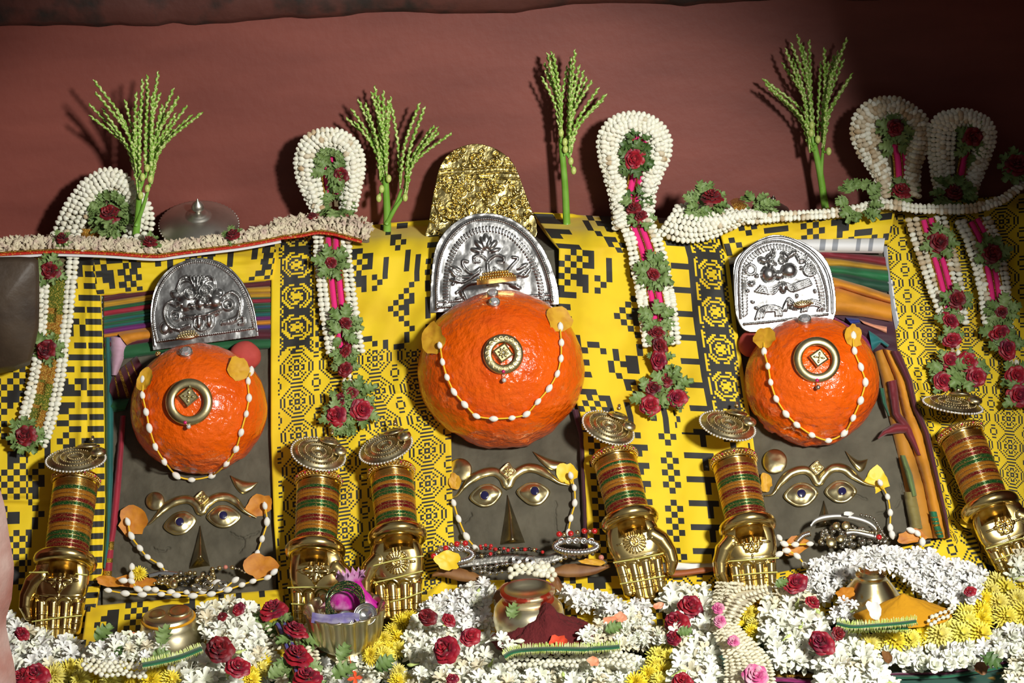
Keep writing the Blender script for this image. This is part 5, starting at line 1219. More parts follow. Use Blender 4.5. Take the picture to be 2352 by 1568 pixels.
# ================================================================== flower shapes (shared by all garlands and the bed)
def petal_patch(L, Wd, base_w, lift, cup, tipdrop, nu=4, nv=5, z0=0, r0=0, wave=0, seed=0):
    """petal along +x: L long, Wd wide"""
    V = []
    for i in range(nv):
        b = i / (nv - 1); w_ = base_w + (Wd - base_w) * math.sin(min(1, b * 1.25) * PI / 2) if b < .8 else Wd * (1 - ((b - .8) / .2) ** 2 * .62)
        for j in range(nu):
            a = j / (nu - 1) * 2 - 1
            V.append((r0 + L * b * (1 - .06 * a * a), a * w_ / 2, z0 + lift * math.sin(b * PI * .5) - tipdrop * b * b + cup * a * a + wave * math.sin(a * 5 + seed + b * 3) * b))
    return np.array(V), grid_faces(nv, nu)
def rotz(vf, a): c, s_ = math.cos(a), math.sin(a); return np.asarray(vf[0]) @ np.array([[c, s_, 0], [-s_, c, 0], [0, 0, 1]]), vf[1]
def rose_mesh(m, seed=0, k=1.0):
    rg = random.Random(seed); vs = []
    for n, r0, L, W_, z0, lift, drop in ((6, 6, 21, 26, 0, 8, 7), (6, 5, 18, 22, 4, 9, 3), (5, 4, 13, 17, 7, 11, 0), (4, 2.5, 8, 12, 9, 11, -1), (3, 1, 4.5, 8, 10, 11, -2)):
        o = rg.random() * 6
        for i in range(n): vs.append(rotz(petal_patch(L * rg.uniform(.9, 1.1), W_, W_ * .55, lift, -2.2, drop * rg.uniform(.7, 1.3), 5, 5, z0, r0, .9, rg.random() * 6), o + 2 * PI * i / n + rg.uniform(-.1, .1)))
    vs.append(mv(ball(5, 5, 6, 8, 6), 0, 0, 12)); V, f = join(*vs); return mesh('rose', V * k, f, m)
ROSE = [rose_mesh(M_rose, i) for i in range(3)]; ROSEB = [rose_mesh(M_rose2, i + 5) for i in range(3)]
def leaf_mesh(m, seed=0, L=34, W_=22):
    rg = random.Random(seed); n = 19; V = []
    for i in range(n):
        t = i / (n - 1); w_ = W_ / 2 * math.sin(PI * min(1, t * .93 + .07)) ** .7 * (1 + .26 * math.sin(t * 4.5 * 2 * PI + seed)) * (1 if t > .12 else .25)
        z = 7 * math.sin(t * 2.6) * .9 - 6 * t * t
        for a in (-1, -.5, 0, .5, 1): V.append((L * t + abs(a) * 3 * math.sin(t * 9 * PI + seed), a * w_, z + 3.2 * a * a + 1.2 * math.sin(t * 14 + a * 3)))
    return mesh('leaf', V, grid_faces(n, 5), m)
LEAF = [leaf_mesh(M_leaf, i) for i in range(3)]; LEAFD = [leaf_mesh(M_leafd, i + 3) for i in range(2)]
t = np.linspace(0, 1, 8)
BUD = [mesh('flower_bud', *tube(np.stack([(t - .5) * 15, 0 * t, .8 * np.sin(t * PI) * k_], 1), np.array([3.0, 5.0, 5.9, 6.3, 6.2, 5.6, 4.4, 2.2]) * q_, 9), m_) for k_, q_, m_ in ((1, 1, M_bud), (-1, .95, M_bud))]
BUDO = [mesh('flower_bud', *tube(np.stack([(t - .5) * 15, 0 * t, .8 * np.sin(t * PI)], 1), np.array([3.0, 5.0, 5.9, 6.3, 6.2, 5.6, 4.4, 2.2]), 9), M_budold)]

# ================================================================== hood garlands
def env_g(p, off):
    g = -smin(-((p - PE) @ NS), -(p[:, 2] - ZL), .03); g = smin(g, p[:, 2], .05); return smin(g, -p[:, 1] - off, .03)
def SG(px, py, h=0.0, off=.045):
    d = rays(px, py); n = len(d); h = np.broadcast_to(np.asarray(h, float).ravel(), (n,)) if np.size(h) > 1 else np.full(n, float(h)); t = np.full(n, 2.0)
    for _ in range(55): t = t + (env_g(CAM + d * t[:, None], off) - h) * .98
    return CAM + d * t[:, None]
def facing_n(p):
    n_ = env_n(np.asarray(p).reshape(-1, 3))[0]; return unit(n_ * .5 - CF * .5)
class Garland:
    def __init__(s, label, at, group=None, name='hood_garland', off=.045, h=.022, cat='garland'):
        s.off, s.h = off, h; s.root = thing_at(name, label, cat, SG([at[0]], [at[1]], h - .01, off)[0], group); s.n = 0
    def P(s, pts, h=None):
        a = np.asarray(pts, float).reshape(-1, 2); return SG(a[:, 0], a[:, 1], s.h if h is None else h, s.off)
    def row(s, path, gap=10.5, h=None, size=1.0, old=0.0, across=True, name='flower_bud', meshes=None, jit=.25):
        L = plen(path); n = max(2, int(L / gap)); q = resample(np.asarray(path, float), n); W = s.P(q, h)
        T = np.gradient(W, axis=0)
        for i in range(n):
            N = facing_n(W[i]); d = np.cross(N, T[i]) if across else T[i]
            d = unit(d) * (1 if random.random() < .5 or not across else 1) + np.array([random.uniform(-jit, jit) for _ in range(3)])
            me = (random.choice(BUDO) if random.random() < old else random.choice(BUD)) if meshes is None else random.choice(meshes)
            k = pxs(W[i]) * size * random.uniform(.88, 1.12); inst(s.root, name, me, W[i] + N * random.uniform(-.002, .002), d, N, k); s.n += 1
    def hood(s, outline, core_a, core_b, rows, gap=10.5, inner=.35, old=.0, size=1.0, dome=.012):
        o = spline(outline, 90); A, B = np.array(core_a, float), np.array(core_b, float); v = B - A; L = v @ v
        tt = np.clip(((o - A) @ v) / L, 0, 1); c = A + tt[:, None] * v
        for k in range(rows):
            fr = 1 - (1 - inner) * k / max(1, rows - 1); s.row(c + (o - c) * fr, gap * random.uniform(.97, 1.05), s.h + dome * math.sin((k + .5) / rows * PI), size, old)
        # woven backing
        q = np.vstack([c + (o - c) * f_ for f_ in (1.0, .75, .5, .25, .05)]); W = SG(q[:, 0], q[:, 1], s.h - .006, s.off)
        wpart(s.root, 'backing', W, grid_faces(5, 90), mat('cane_backing', (.16, .12, .06), .8))
    def strip(s, left, right, fr=(.08, .22, .78, .92), gap=10.5, old=0.0, size=1.0):
        n = 60; a, b = resample(np.array(left, float), n), resample(np.array(right, float), n)
        for f_ in fr: s.row(a + (b - a) * f_, gap, None, size, old)
        q = np.vstack([a + (b - a) * f_ for f_ in (.04, .3, .7, .96)]); W = SG(q[:, 0], q[:, 1], s.h - .006, s.off); wpart(s.root, 'backing', W, grid_faces(4, n), mat('cane_backing', (.16, .12, .06), .8))
    def ribbon(s, path, wd, m=None, edge=True, h=None, m2=None):
        h = s.h - .001 if h is None else h; sf = lambda px, py, hh=0.0: SG(px, py, h + np.asarray(hh), s.off); P = spline(path, 30)
        T = np.gradient(P, axis=0); T /= np.linalg.norm(T, axis=1, keepdims=True); Nn = np.stack([-T[:, 1], T[:, 0]], 1)
        if edge:
            for sg in (-1, 1): wpart(s.root, 'ribbon', *ribbon(P + Nn * sg * wd * .23, wd * .36, .004, 0, 40, 6, sf), m or M_pink)
            for sg in (-1, 0, 1): wpart(s.root, 'zari_edge', *ribbon(P + Nn * sg * wd * .47, wd * (.15 if sg else .08), .004, .001, 60, 5, sf), M_zari)
        else: wpart(s.root, 'ribbon', *ribbon(P, wd, .005, 0, 40, 8, sf), m)
    def rose(s, x, y, size=1.0, tilt=0.0, bright=False, h=None, squash=1.0, up=0.0):
        W = s.P([(x, y)], s.h + .012 if h is None else h)[0]; N = unit(facing_n(W) + CR * tilt + CU * up); k = pxs(W) * size
        inst(s.root, 'rose', random.choice(ROSEB if bright else ROSE), W, unit(CR * random.uniform(-1, 1) + CU * random.uniform(-1, 1)), N, (k, k * squash, k))
    def leaves(s, x, y, n=5, size=1.0, spread=1.0, a0=0.0, arc=2 * PI, dark=False, h=None):
        W = s.P([(x, y)], s.h + .008 if h is None else h)[0]; N = facing_n(W); k = pxs(W) * size
        for i in range(n):
            a = a0 + arc * (i + random.uniform(.2, .8)) / n; d = unit(CR * math.cos(a) + CU * math.sin(a)); nn = unit(N + .35 * np.array([random.uniform(-1, 1) for _ in range(3)]))
            inst(s.root, 'leaf', random.choice(LEAFD if dark else LEAF), W + d * k * 5 * spread + N * random.uniform(0, .004), d, nn, k * random.uniform(.85, 1.15))
def rose_leaf(g, x, y, rs=1.0, ls=1.0, n=6, a0=0, arc=2 * PI, dark=False, bright=False, tilt=0, squash=1.0, up=0.0):
    g.leaves(x, y, n, ls, 1.2, a0, arc, dark); g.rose(x, y, rs, tilt, bright, None, squash, up)

# --- tinsel garland over the left cloth, with leaning hood
g = Garland('tinsel-centred white bud garland ending in a rose, beside the dark bracket', (60, 1000), 'hood garlands', h=.037)
out = Z('A', (425, 590), (470, 480), (545, 330), (640, 190), (750, 90), (870, 35), (990, 60), (1080, 150), (1160, 240), (1225, 330), (1245, 450), (1225, 560), (1190, 640))
g.hood(out, Z1('A', 930, 330), Z1('A', 850, 560), 5, 11, .50, .02, 1.0)
for i in range(26):
    a = 2 * PI * i / 26; g.leaves(*Z1('A', 895 + 95 * math.cos(a), 400 - 110 * math.sin(a)), 1, .8, .2, a, .3)
rose_leaf(g, *Z1('A', 897, 405), 1.0, 1.1, 7); g.leaves(*Z1('A', 870, 520), 6, 1.0, 1.5)
g.ribbon(Z('A', (740, 520), (735, 600)), 44, M_tins, False)
La = Z('A', (330, 740), (325, 1000), (320, 1250), (305, 1450)) + Z('B', (265, 190), (235, 350), (195, 500), (155, 660)); Lb = Z('A', (640, 755), (610, 1000), (590, 1250), (555, 1450)) + Z('B', (545, 170), (520, 350), (490, 500), (450, 690), (375, 880))
g.strip(La, Lb, (.06, .20, .80, .95), 11)
def cen(a, b, f0, f1, f=.5):
    a, b = resample(np.array(a, float), 50), resample(np.array(b, float), 50); return [tuple(v) for v in (a + (b - a) * f)[np.unique(np.linspace(int(f0 * 49), min(49, int(f1 * 49) + 1), 6).astype(int))]]
for i, (f0, f1) in enumerate(((.12, .30), (.30, .42), (.42, .52), (.52, .70), (.70, .84), (.84, .94))): g.ribbon(cen(La, Lb, f0, f1 + .06, .49), 38, M_tinsg if i % 2 == 0 else M_tins, False)
rose_leaf(g, *Z1('A', 415, 860), .95, 1.15, 8); rose_leaf(g, *Z1('A', 385, 1505), .98, 1.1, 7); rose_leaf(g, *Z1('B', 212, 790), 1.05, 1.25, 9)

# --- hood garland with pink ribbon (middle left)
g = Garland('hood garland with a pink ribbon and loose end over the octagon lattice cloth', (800, 900), 'hood garlands', h=.037)
out = Z('H', (425, 800), (370, 690), (315, 560), (290, 430), (300, 320), (350, 220), (440, 155), (560, 138), (670, 160), (760, 225), (815, 310), (832, 420), (815, 560), (790, 680), (765, 790))
g.hood(out, Z1('H', 560, 380), Z1('H', 590, 760), 5, 10.5, .42, .05)
for i in range(18):
    a = PI * i / 17; g.leaves(*Z1('H', 560 + 60 * math.cos(a), 400 - 50 * math.sin(a)), 1, .6, .2, a, .2)
g.ribbon(Z('H', (545, 345), (560, 480), (590, 680)), 40)
rose_leaf(g, *Z1('H', 655, 500), .8, 1.1, 5, PI * .4, PI * 1.2); g.leaves(*Z1('H', 560, 460), 6, 1.1, 1.4); g.leaves(*Z1('H', 620, 760), 14, 1.15, 2.2)
La = Z('H', (425, 1010), (430, 1200), (455, 1400), (470, 1568)) + Z('G', (475, 60), (500, 200), (530, 390)); Lb = Z('H', (735, 1015), (745, 1200), (770, 1400), (790, 1568)) + Z('G', (800, 60), (820, 200), (850, 375))
g.strip(La, Lb, (.08, .22, .78, .93), 10.5, .04); g.ribbon(cen(La, Lb, 0, .95), 38)
rose_leaf(g, *Z1('H', 575, 1225), .62, 1.1, 9); rose_leaf(g, *Z1('G', 690, 150), .7, 1.1, 7, squash=.8); g.leaves(*Z1('G', 660, 250), 4, 1.0, 1)
g.h = .031
rose_leaf(g, *Z1('G', 690, 385), .72, .9, 5, PI, PI, squash=.7); rose_leaf(g, *Z1('G', 690, 525), .78, 1.0, 5, 0, PI, squash=.8)
for f_ in (-1, 1): g.row(Z('G', (700 + f_ * 20, 575), (705 + f_ * 24, 660), (700 + f_ * 34, 740)), 10, None, 1.0, .05, False)
rose_leaf(g, *Z1('G', 650, 775), .6, .8, 4); rose_leaf(g, *Z1('G', 740, 720), .6, .8, 4)
rose_leaf(g, *Z1('G', 618, 905), 1.0, 1.1, 6, bright=True, tilt=-.2); rose_leaf(g, *Z1('G', 825, 860), 1.05, 1.1, 6, bright=True, tilt=.3); g.leaves(*Z1('G', 790, 740), 6, 1.2, 1.3); g.leaves(*Z1('G', 700, 950), 4, 1.0, 1, -2.2, 1.4)

# --- tall hood garland (middle right)
g = Garland('tall hood garland with a pink ribbon lying on the stepped cloth', (1525, 920), 'hood garlands', h=.037)
out = Z('I', (760, 940), (748, 820), (725, 680), (690, 540), (645, 380), (628, 240), (660, 130), (740, 50), (850, 8), (960, 8), (1080, 50), (1165, 130), (1208, 240), (1190, 370), (1130, 500), (1080, 640), (1060, 790), (1060, 880))
g.hood(out, Z1('I', 925, 260), Z1('I', 905, 850), 6, 10.5, .42, .06)
g.ribbon(Z('I', (965, 190), (945, 480), (910, 700), (930, 760)), 40)
rose_leaf(g, *Z1('I', 915, 370), 1.1, 1.2, 11, dark=True, bright=True); g.leaves(*Z1('I', 945, 220), 6, 1.0, 1.5, dark=True); g.leaves(*Z1('I', 925, 720), 9, 1.1, 1.6, dark=True)
rose_leaf(g, *Z1('I', 910, 790), .85, 1.0, 4, squash=.7); rose_leaf(g, *Z1('I', 970, 850), .75, 1.0, 6, PI, PI, squash=.7)
La = Z('I', (795, 925), (850, 1060), (880, 1250), (915, 1400), (940, 1568)) + Z('M', (935, 30), (950, 250), (985, 470)); Lb = Z('I', (1075, 890), (1135, 1000), (1190, 1200), (1230, 1400), (1255, 1568)) + Z('M', (1240, 30), (1275, 250), (1295, 450))
g.strip(La, Lb, (.08, .22, .78, .93), 10.5, .05); g.ribbon(cen(La, Lb, .02, .95), 38)
rose_leaf(g, *Z1('I', 1075, 1320), .72, 1.15, 10, squash=.8); g.leaves(*Z1('I', 1060, 1250), 5, 1.1, 1.2)
g.leaves(*Z1('M', 1100, 260), 9, 1.1, 1.6); g.h = .031
for x, y, s_, b_ in ((1105, 370, .85, False), (1125, 480, .95, False), (1115, 600, 1.0, True)): rose_leaf(g, *Z1('M', x, y), s_, .9, 3, 0, PI, bright=b_, squash=.75)
for f_ in (-1, 1): g.row(Z('M', (1130 + f_ * 22, 650), (1130 + f_ * 24, 720), (1130 + f_ * 30, 770)), 9.5, None, 1.0, .1, False)
for x, y, s_, b_ in ((1070, 820, .8, False), (1180, 750, .75, False), (1045, 965, .95, True), (1262, 905, .95, True)): rose_leaf(g, *Z1('M', x, y), s_, .9, 3, bright=b_)
g.leaves(*Z1('M', 1200, 820), 9, 1.35, 1.6); g.leaves(*Z1('M', 1040, 880), 5, 1.2, 1.2)

# --- paired garlands at the shadowed side
g = Garland('browned hood garland with dark red rose, hanging nearer the folded saris', (2200, 860), 'hood garlands', h=.037)
out = Z('J', (1180, 990), (1150, 850), (1080, 720), (1000, 600), (955, 480), (955, 370), (1000, 270), (1090, 195), (1210, 165), (1340, 180), (1460, 250), (1540, 330), (1560, 430), (1545, 560), (1500, 700), (1480, 850), (1490, 960))
g.hood(out, Z1('J', 1290, 400), Z1('J', 1340, 900), 6, 10.5, .42, .55)
g.ribbon(Z('J', (1320, 520), (1350, 650), (1365, 850)), 40)
rose_leaf(g, *Z1('J', 1290, 405), .9, 1.15, 10); g.leaves(*Z1('J', 1290, 530), 5, 1.1, 1.2); rose_leaf(g, *Z1('J', 1345, 930), .9, 1.2, 8)
La = Z('K', (1385, 20), (1430, 180), (1500, 380), (1560, 560), (1650, 790)); Lb = Z('K', (1720, 0), (1770, 180), (1830, 400), (1870, 620), (1895, 860))
g.strip(La, Lb, (.07, .25, .76, .93), 10.5, .35); g.ribbon(cen(La, Lb, 0, .95, .52), 36)
rose_leaf(g, *Z1('K', 1655, 200), 1.0, 1.1, 8); rose_leaf(g, *Z1('K', 1795, 670), .95, 1.1, 6)
g.h = .031
for x, y, s_ in ((1745, 850, .95), (1760, 1000, .95)): rose_leaf(g, *Z1('K', x, y), s_, .9, 4, 0, PI, bright=True, squash=.75)
for f_ in (-1, 1): g.row(Z('K', (1785 + f_ * 20, 1050), (1790 + f_ * 24, 1110), (1800 + f_ * 34, 1160)), 9.5, None, 1.0, .5, False)
for x, y, s_ in ((1740, 1170, .85), (1890, 1180, .95), (1690, 1335, .9), (1965, 1300, .9)): rose_leaf(g, *Z1('K', x, y), s_, .9, 2, bright=True)
g.leaves(*Z1('K', 1730, 1250), 8, 1.3, 1.5); g.leaves(*Z1('K', 1860, 1270), 7, 1.3, 1.5)

g = Garland('smaller hood garland with dark red rose, hanging beside the browned one', (2330, 900), 'hood garlands', h=.037)
out = Z('J', (1640, 940), (1610, 800), (1585, 640), (1570, 500), (1590, 390), (1650, 310), (1760, 275), (1870, 265), (1980, 300), (2070, 360), (2105, 450), (2090, 560), (2040, 700), (1980, 840), (1950, 940))
g.hood(out, Z1('J', 1880, 470), Z1('J', 1840, 860), 6, 10.5, .36, .15)
g.ribbon(Z('J', (1910, 600), (1880, 740), (1850, 890)), 40)
rose_leaf(g, *Z1('J', 1930, 475), 1.0, 1.1, 8); g.leaves(*Z1('J', 1920, 580), 6, 1.1, 1.4); g.leaves(*Z1('J', 1780, 960), 12, 1.2, 3.0); g.rose(*Z1('J', 1780, 935), .8)
La = Z('K', (1790, 40), (1860, 180), (1920, 380), (1980, 600), (2020, 900)); Lb = Z('K', (2080, 0), (2160, 150), (2210, 350), (2240, 600), (2260, 890))
g.strip(La, Lb, (.08, .24, .78, .93), 10.5, .2); g.ribbon(cen(La, Lb, 0, .95, .53), 36)
rose_leaf(g, *Z1('K', 2085, 295), 1.0, 1.2, 8); rose_leaf(g, *Z1('K', 2170, 770), .6, 1.1, 7)
g.h = .031
for x, y, s_ in ((2150, 945, 1.0), (2215, 1075, 1.05)): rose_leaf(g, *Z1('K', x, y), s_, 1.1, 6, 0, PI, bright=True, squash=.75)
for f_ in (-1, 1): g.row(Z('K', (2240 + f_ * 22, 1130), (2270 + f_ * 24, 1190), (2290 + f_ * 34, 1240)), 9.5, None, 1.0, .1, False)
for x, y, s_ in ((2290, 1295, 1.0), (2310, 1455, 1.1)): rose_leaf(g, *Z1('K', x, y), s_, 1.1, 4, bright=True)

# --- hood garland lying on its side, its bud string running along the ledge
g = Garland('white bud garland lying on its side along the ledge, with a rose', (1640, 545), 'ledge garlands', h=.032)
for k in range(7):
    f_ = k / 6; a = np.array(Z('I', (1135, 960), (1180, 1000), (1300, 1035), (1450, 1030), (1600, 985), (1720, 930), (1860, 870), (2000, 850))); b = np.array(Z('I', (1270, 770), (1330, 745), (1420, 760), (1520, 790), (1620, 800), (1720, 790), (1820, 800), (1900, 820)))
    g.row(spline(a + (b - a) * f_, 60), 10.5, .042 + .022 * math.sin(f_ * PI * .8), 1.0, .06)
q = np.vstack([spline(a + (b - a) * f_, 40) for f_ in (0, .25, .5, .75, 1)]); wpart(g.root, 'backing', SG(q[:, 0], q[:, 1], np.repeat([.036, .044, .050, .048, .042], 40), .045), grid_faces(5, 40), MATS['cane_backing'])
g.leaves(*Z1('I', 1500, 740), 16, 1.0, 3.5, 0, 2 * PI, h=.070); g.leaves(*Z1('I', 1420, 770), 6, .9, 2.0, h=.068); g.rose(*Z1('I', 1550, 700), 1.0, 0, False, .085, .9, 1.2)
g.ribbon(Z('I', (1720, 760), (1760, 740), (1810, 790)), 26, M_tins, False, .055); g.leaves(*Z1('I', 1900, 770), 9, 1.0, 2.2, h=.05); g.leaves(*Z1('I', 1990, 790), 6, .9, 1.5, h=.045)
pth = Z('I', (1850, 870), (2100, 845), (2352, 830)) + Z('J', (700, 1110), (900, 1085), (1100, 1045), (1240, 1030), (1450, 1060), (1700, 1070), (1950, 1060), (2150, 1000), (2270, 920), (2350, 860))
for k in (-1, 1): g.row(spline([(x, y + k * 5) for x, y in pth], 200), 9.5, .050, .95, .25)
wpart(g.root, 'cord', *tube(SG(*np.array(spline([(x, y + 4) for x, y in pth], 60)).T, .042, .045), .0035, 6), MATS['cane_backing'])
g.leaves(*Z1('J', 1000, 1010), 14, 1.05, 4.5, h=.06); rose_leaf(g, *Z1('J', 2290, 720), 1.2, 1.3, 9)

# --- flat petal band with red braid along the ledge
root = thing_at('petal_band', 'flat band of drying cream petals edged with red gold braid along the ledge', 'garland', SG([420], [580], .03)[0], 'ledge garlands')
topl = Z('A', (-60, 640), (200, 615), (420, 610), (650, 625), (900, 640), (1180, 650), (1300, 660), (1500, 640), (1750, 610), (1950, 580), (2100, 540), (2352, 480)) + Z('H', (120, 905), (330, 865), (480, 880), (620, 880), (760, 880), (850, 910), (890, 985))
botl = Z('A', (-60, 715), (200, 700), (420, 690), (650, 695), (900, 705), (1180, 725), (1300, 728), (1500, 700), (1750, 670), (1950, 645), (2100, 620), (2352, 570)) + Z('H', (120, 1010), (330, 985), (480, 960), (620, 980), (760, 1020), (850, 1040), (885, 1035))
ta, tb = spline(topl, 160), spline(botl, 160); HB = .052
q = np.vstack([ta, ta * .5 + tb * .5, tb, tb + (0, 6)]); W = SG(q[:, 0], q[:, 1], np.repeat([HB - .006, HB - .004, HB - .004, HB - .008], 160), .045); wpart(root, 'band', W, grid_faces(4, 160), mat('cane_backing', (.16, .12, .06), .8))
rg = random.Random(8); vs = []; pm = petal_patch(13, 6.5, 2.5, 4, -1.2, 2, 3, 4)
for i in range(2600):
    f_ = rg.random(); u = rg.random() * 158.9; j = int(u); p = ta[j] + (tb[j] - ta[j]) * f_ + (0, -7 * (1 - f_)); N0 = unit(-CF + CU * (1.1 - 1.5 * f_) + CR * rg.uniform(-.5, .5)); d = unit(CU * rg.uniform(-.3, 1) + CR * rg.uniform(-.8, .8) + N0 * rg.uniform(-.2, .6))
    vs.append((p, N0, d, HB + rg.uniform(-.002, .006) - .004 * f_, rg.uniform(.8, 1.25)))
W = SG([v[0][0] for v in vs], [v[0][1] for v in vs], [v[3] for v in vs], .045); parts_ = []
for w_, (p, N0, d, h_, k) in zip(W, vs):
    X = unit(d - N0 * (d @ N0)); Y = np.cross(N0, X); s_ = pxs(w_) * k; v = pm[0] * s_; parts_.append((w_ + v[:, :1] * X + v[:, 1:2] * Y + v[:, 2:] * N0, pm[1]))
o = wpart(root, 'petal_mass', *join(*parts_), M_petdry); o['kind'] = 'stuff'
sf = lambda px, py, h=0.0: SG(px, py, HB + np.asarray(h), .045)
wpart(root, 'red_braid', *ribbon([tuple(v) for v in tb[::6] + (0, 5)], 7, .003, 0, 160, 6, sf), M_redtrim)['label'] = 'red braid'
wpart(root, 'gold_braid', *ribbon([tuple(v) for v in tb[::6] + (0, 0)], 5, .004, 0, 160, 6, sf), M_zari)
wpart(root, 'white_backing', *ribbon([tuple(v) for v in tb[:120:6] + (0, 11)], 7, .001, -.003, 120, 4, sf), M_linen)
g = Garland.__new__(Garland); g.off, g.h, g.root, g.n = .045, HB, root, 0
for x, y in ((512, 605), (1230, 630), (1910, 575)):
    px_, py_ = Z1('A', x, y); g.rose(px_, py_, .72, 0, False, HB + .008, .8, 1.0); g.leaves(px_, py_ + 3, 5, .7, 1.4, h=HB + .004)
px_, py_ = Z1('H', 420, 850); g.rose(px_, py_, .5, 0, False, HB + .006, .8, .8)
# ================================================================== offerings on the floor
def upright(px, py, h=0.0, rot=0.0, k=1.0, at=None):
    O = S([px], [py], h)[0] if at is None else at; s = pxs(O) * k; U = unit(np.array([CR[0], CR[1], 0])); Vv = np.cross((0, 0, 1), U); c, sn = math.cos(rot), math.sin(rot)
    M = Matrix.Identity(4); X = U * c + Vv * sn; Y = -U * sn + Vv * c
    for i in range(3): M[i][0] = X[i] * s; M[i][1] = Y[i] * s; M[i][2] = (0, 0, 1)[i] * s; M[i][3] = O[i]
    return M
# green brocade spread under the flowers
def floor_cloth(label, pts_top, pts_bot, m, h, name='brocade_cloth', n=50):
    a, b = resample(np.array(pts_top, float), n), resample(np.array(pts_bot, float), n); t = np.linspace(0, 1, 12); q = a[None] * (1 - t)[:, None, None] + b[None] * t[:, None, None]
    hh = h + .004 * fnoise(q[..., 0] * .02, q[..., 1] * .03, 2)
    return wthing(name, label, 'cloth', S(q[..., 0].ravel(), q[..., 1].ravel(), hh.ravel()), [tuple(reversed(f)) for f in grid_faces(12, n)], m)
M_broc = mat('green_brocade', (.004, .085, .055), .45, noise=((.50, .28, .02), 32, 1, .66, .70), sheen=.3)
floor_cloth('green brocade cloth with gold dots spread under the flowers', [(20, 1500), (700, 1500), (1500, 1480), (2420, 1450)], [(20, 1640), (700, 1640), (1500, 1640), (2420, 1640)], M_broc, .006)
sari('maroon folded edge of the green brocade', Z('V', (900, 960), (1500, 950), (2000, 870), (2352, 780)), Z('V', (900, 990), (1500, 985), (2000, 905), (2352, 815)), (.17, .008, .07), .006, .012)
sari('emerald folded edge of the green brocade', Z('V', (900, 985), (1500, 980), (2000, 900), (2352, 810)), Z('V', (900, 1040), (1500, 1030), (2000, 950), (2352, 860)), (.006, .13, .06), .006, .010)
sari('magenta silk edge beside the gold brocade end', Z('V', (-400, 1000), (-100, 1015), (280, 1060)), Z('V', (-400, 1060), (-100, 1075), (280, 1100)), (.30, .012, .14), .006, .012)
sari('gold brocade end below the rose tuberoses', Z('V', (-420, 930), (-200, 940), (100, 970)), Z('V', (-400, 1005), (-100, 1020), (120, 1030)), (.55, .33, .03), .006, .012, gold=(2, 3, 6, 7, 10, 11, 14, 15, 18, 19))

# --- vessels
M_pot = mat('bright_brass_pot', (.80, .73, .50), .33, 1.0, noise=((.62, .54, .33), 18, 3, .45, .75), bump=(60, .1, .002))
M_bowl = mat('fluted_brass', (.80, .71, .44), .34, 1.0, noise=((.62, .52, .28), 20, 3, .45, .75))
def vessel(label, px, py, prof, h=.0, m=None, extra=None):
    global MV; MV = upright(px, py, h); r = thing('brass_pot', label, 'pot', MV); part(r, 'body', lathe(prof, 56), m or M_pot); return r
r = vessel('small brass pot ringed with turmeric, below the left clay face', 395, 1496, [(.01, 0), (66, 0), (74, 12), (76, 28), (74, 42), (68, 58), (64, 68), (64, 78), (58, 84), (57, 92), (52, 95), (.01, 96)], .048)
part(r, 'turmeric_ring', mv(torus(59, 3.4, 48, 8), 0, 0, 84), M_tur)['label'] = 'smeared turmeric ring'
cm = mesh('coin', *lathe([(.01, 5), (10, 5), (15, 4), (18, 5.5), (20, 3), (20, 0), (.01, 0)], 28), M_goldp)
for x, y, k in ((-24, -6, 1.0), (25, 4, 1.3)):
    c = prop(obj('coin', cm, None, MV @ Matrix.Translation((x, y, 95)) @ Matrix.Rotation(.12, 4, 'X') @ Matrix.Scale(k, 4)), ('small' if k < 1.2 else 'large') + ' beaded brass coin on the turmeric-ringed pot', 'coin')
r = vessel('brass water pot smeared with red paste behind the kumkum heap', 1217, 1466, [(.01, 0), (60, 0), (70, 10), (79, 35), (82, 55), (78, 78), (66, 92), (55, 98), (52, 104), (56, 110), (62, 116), (62, 122), (54, 124), (50, 112), (.01, 108)], .070)
part(r, 'red_paste', lathe([(60, 96.6), (56.5, 98.6), (53.2, 104.4), (57, 110.4), (63, 116.4), (62.8, 122.4), (54, 124.8)], 56), mat('pasted_brass', (.62, .53, .32), .4, .6, noise=((.42, .035, .015), 28, 4, .42, .50)))['label'] = 'dried red paste on the rim'
r = vessel('conical brass pot behind the turmeric heap', 2000, 1402, [(.01, 0), (72, 0), (77, 6), (74, 12), (72, 22), (64, 42), (50, 62), (38, 78), (33, 86), (35, 88), (35, 93), (28, 94), (27, 98), (20, 99), (.01, 99)], .060, mat('dusty_brass_pot', (.60, .52, .30), .26, 1.0, noise=((.62, .30, .01), 45, 4, .56, .66)))
def leaf_flap(label, pts, m, base):
    return petal_thing(label, *pts, m, base, name='dry_petal')
petal_thing('dry orange petal stuck on the red-paste pot towards the bowl', 1152, 1362, 26, 54, -.55, M_dryp, .10, name='loose_petal')
petal_thing('dry orange petal stuck on the red-paste pot towards the sunburst hand', 1278, 1338, 22, 46, .55, M_dryp, .10, name='loose_petal')
petal_thing('dark orange petal leaning on the conical pot', *Z1('F', 890, 840), 44, 30, .5, M_petalo, .10, name='loose_petal')

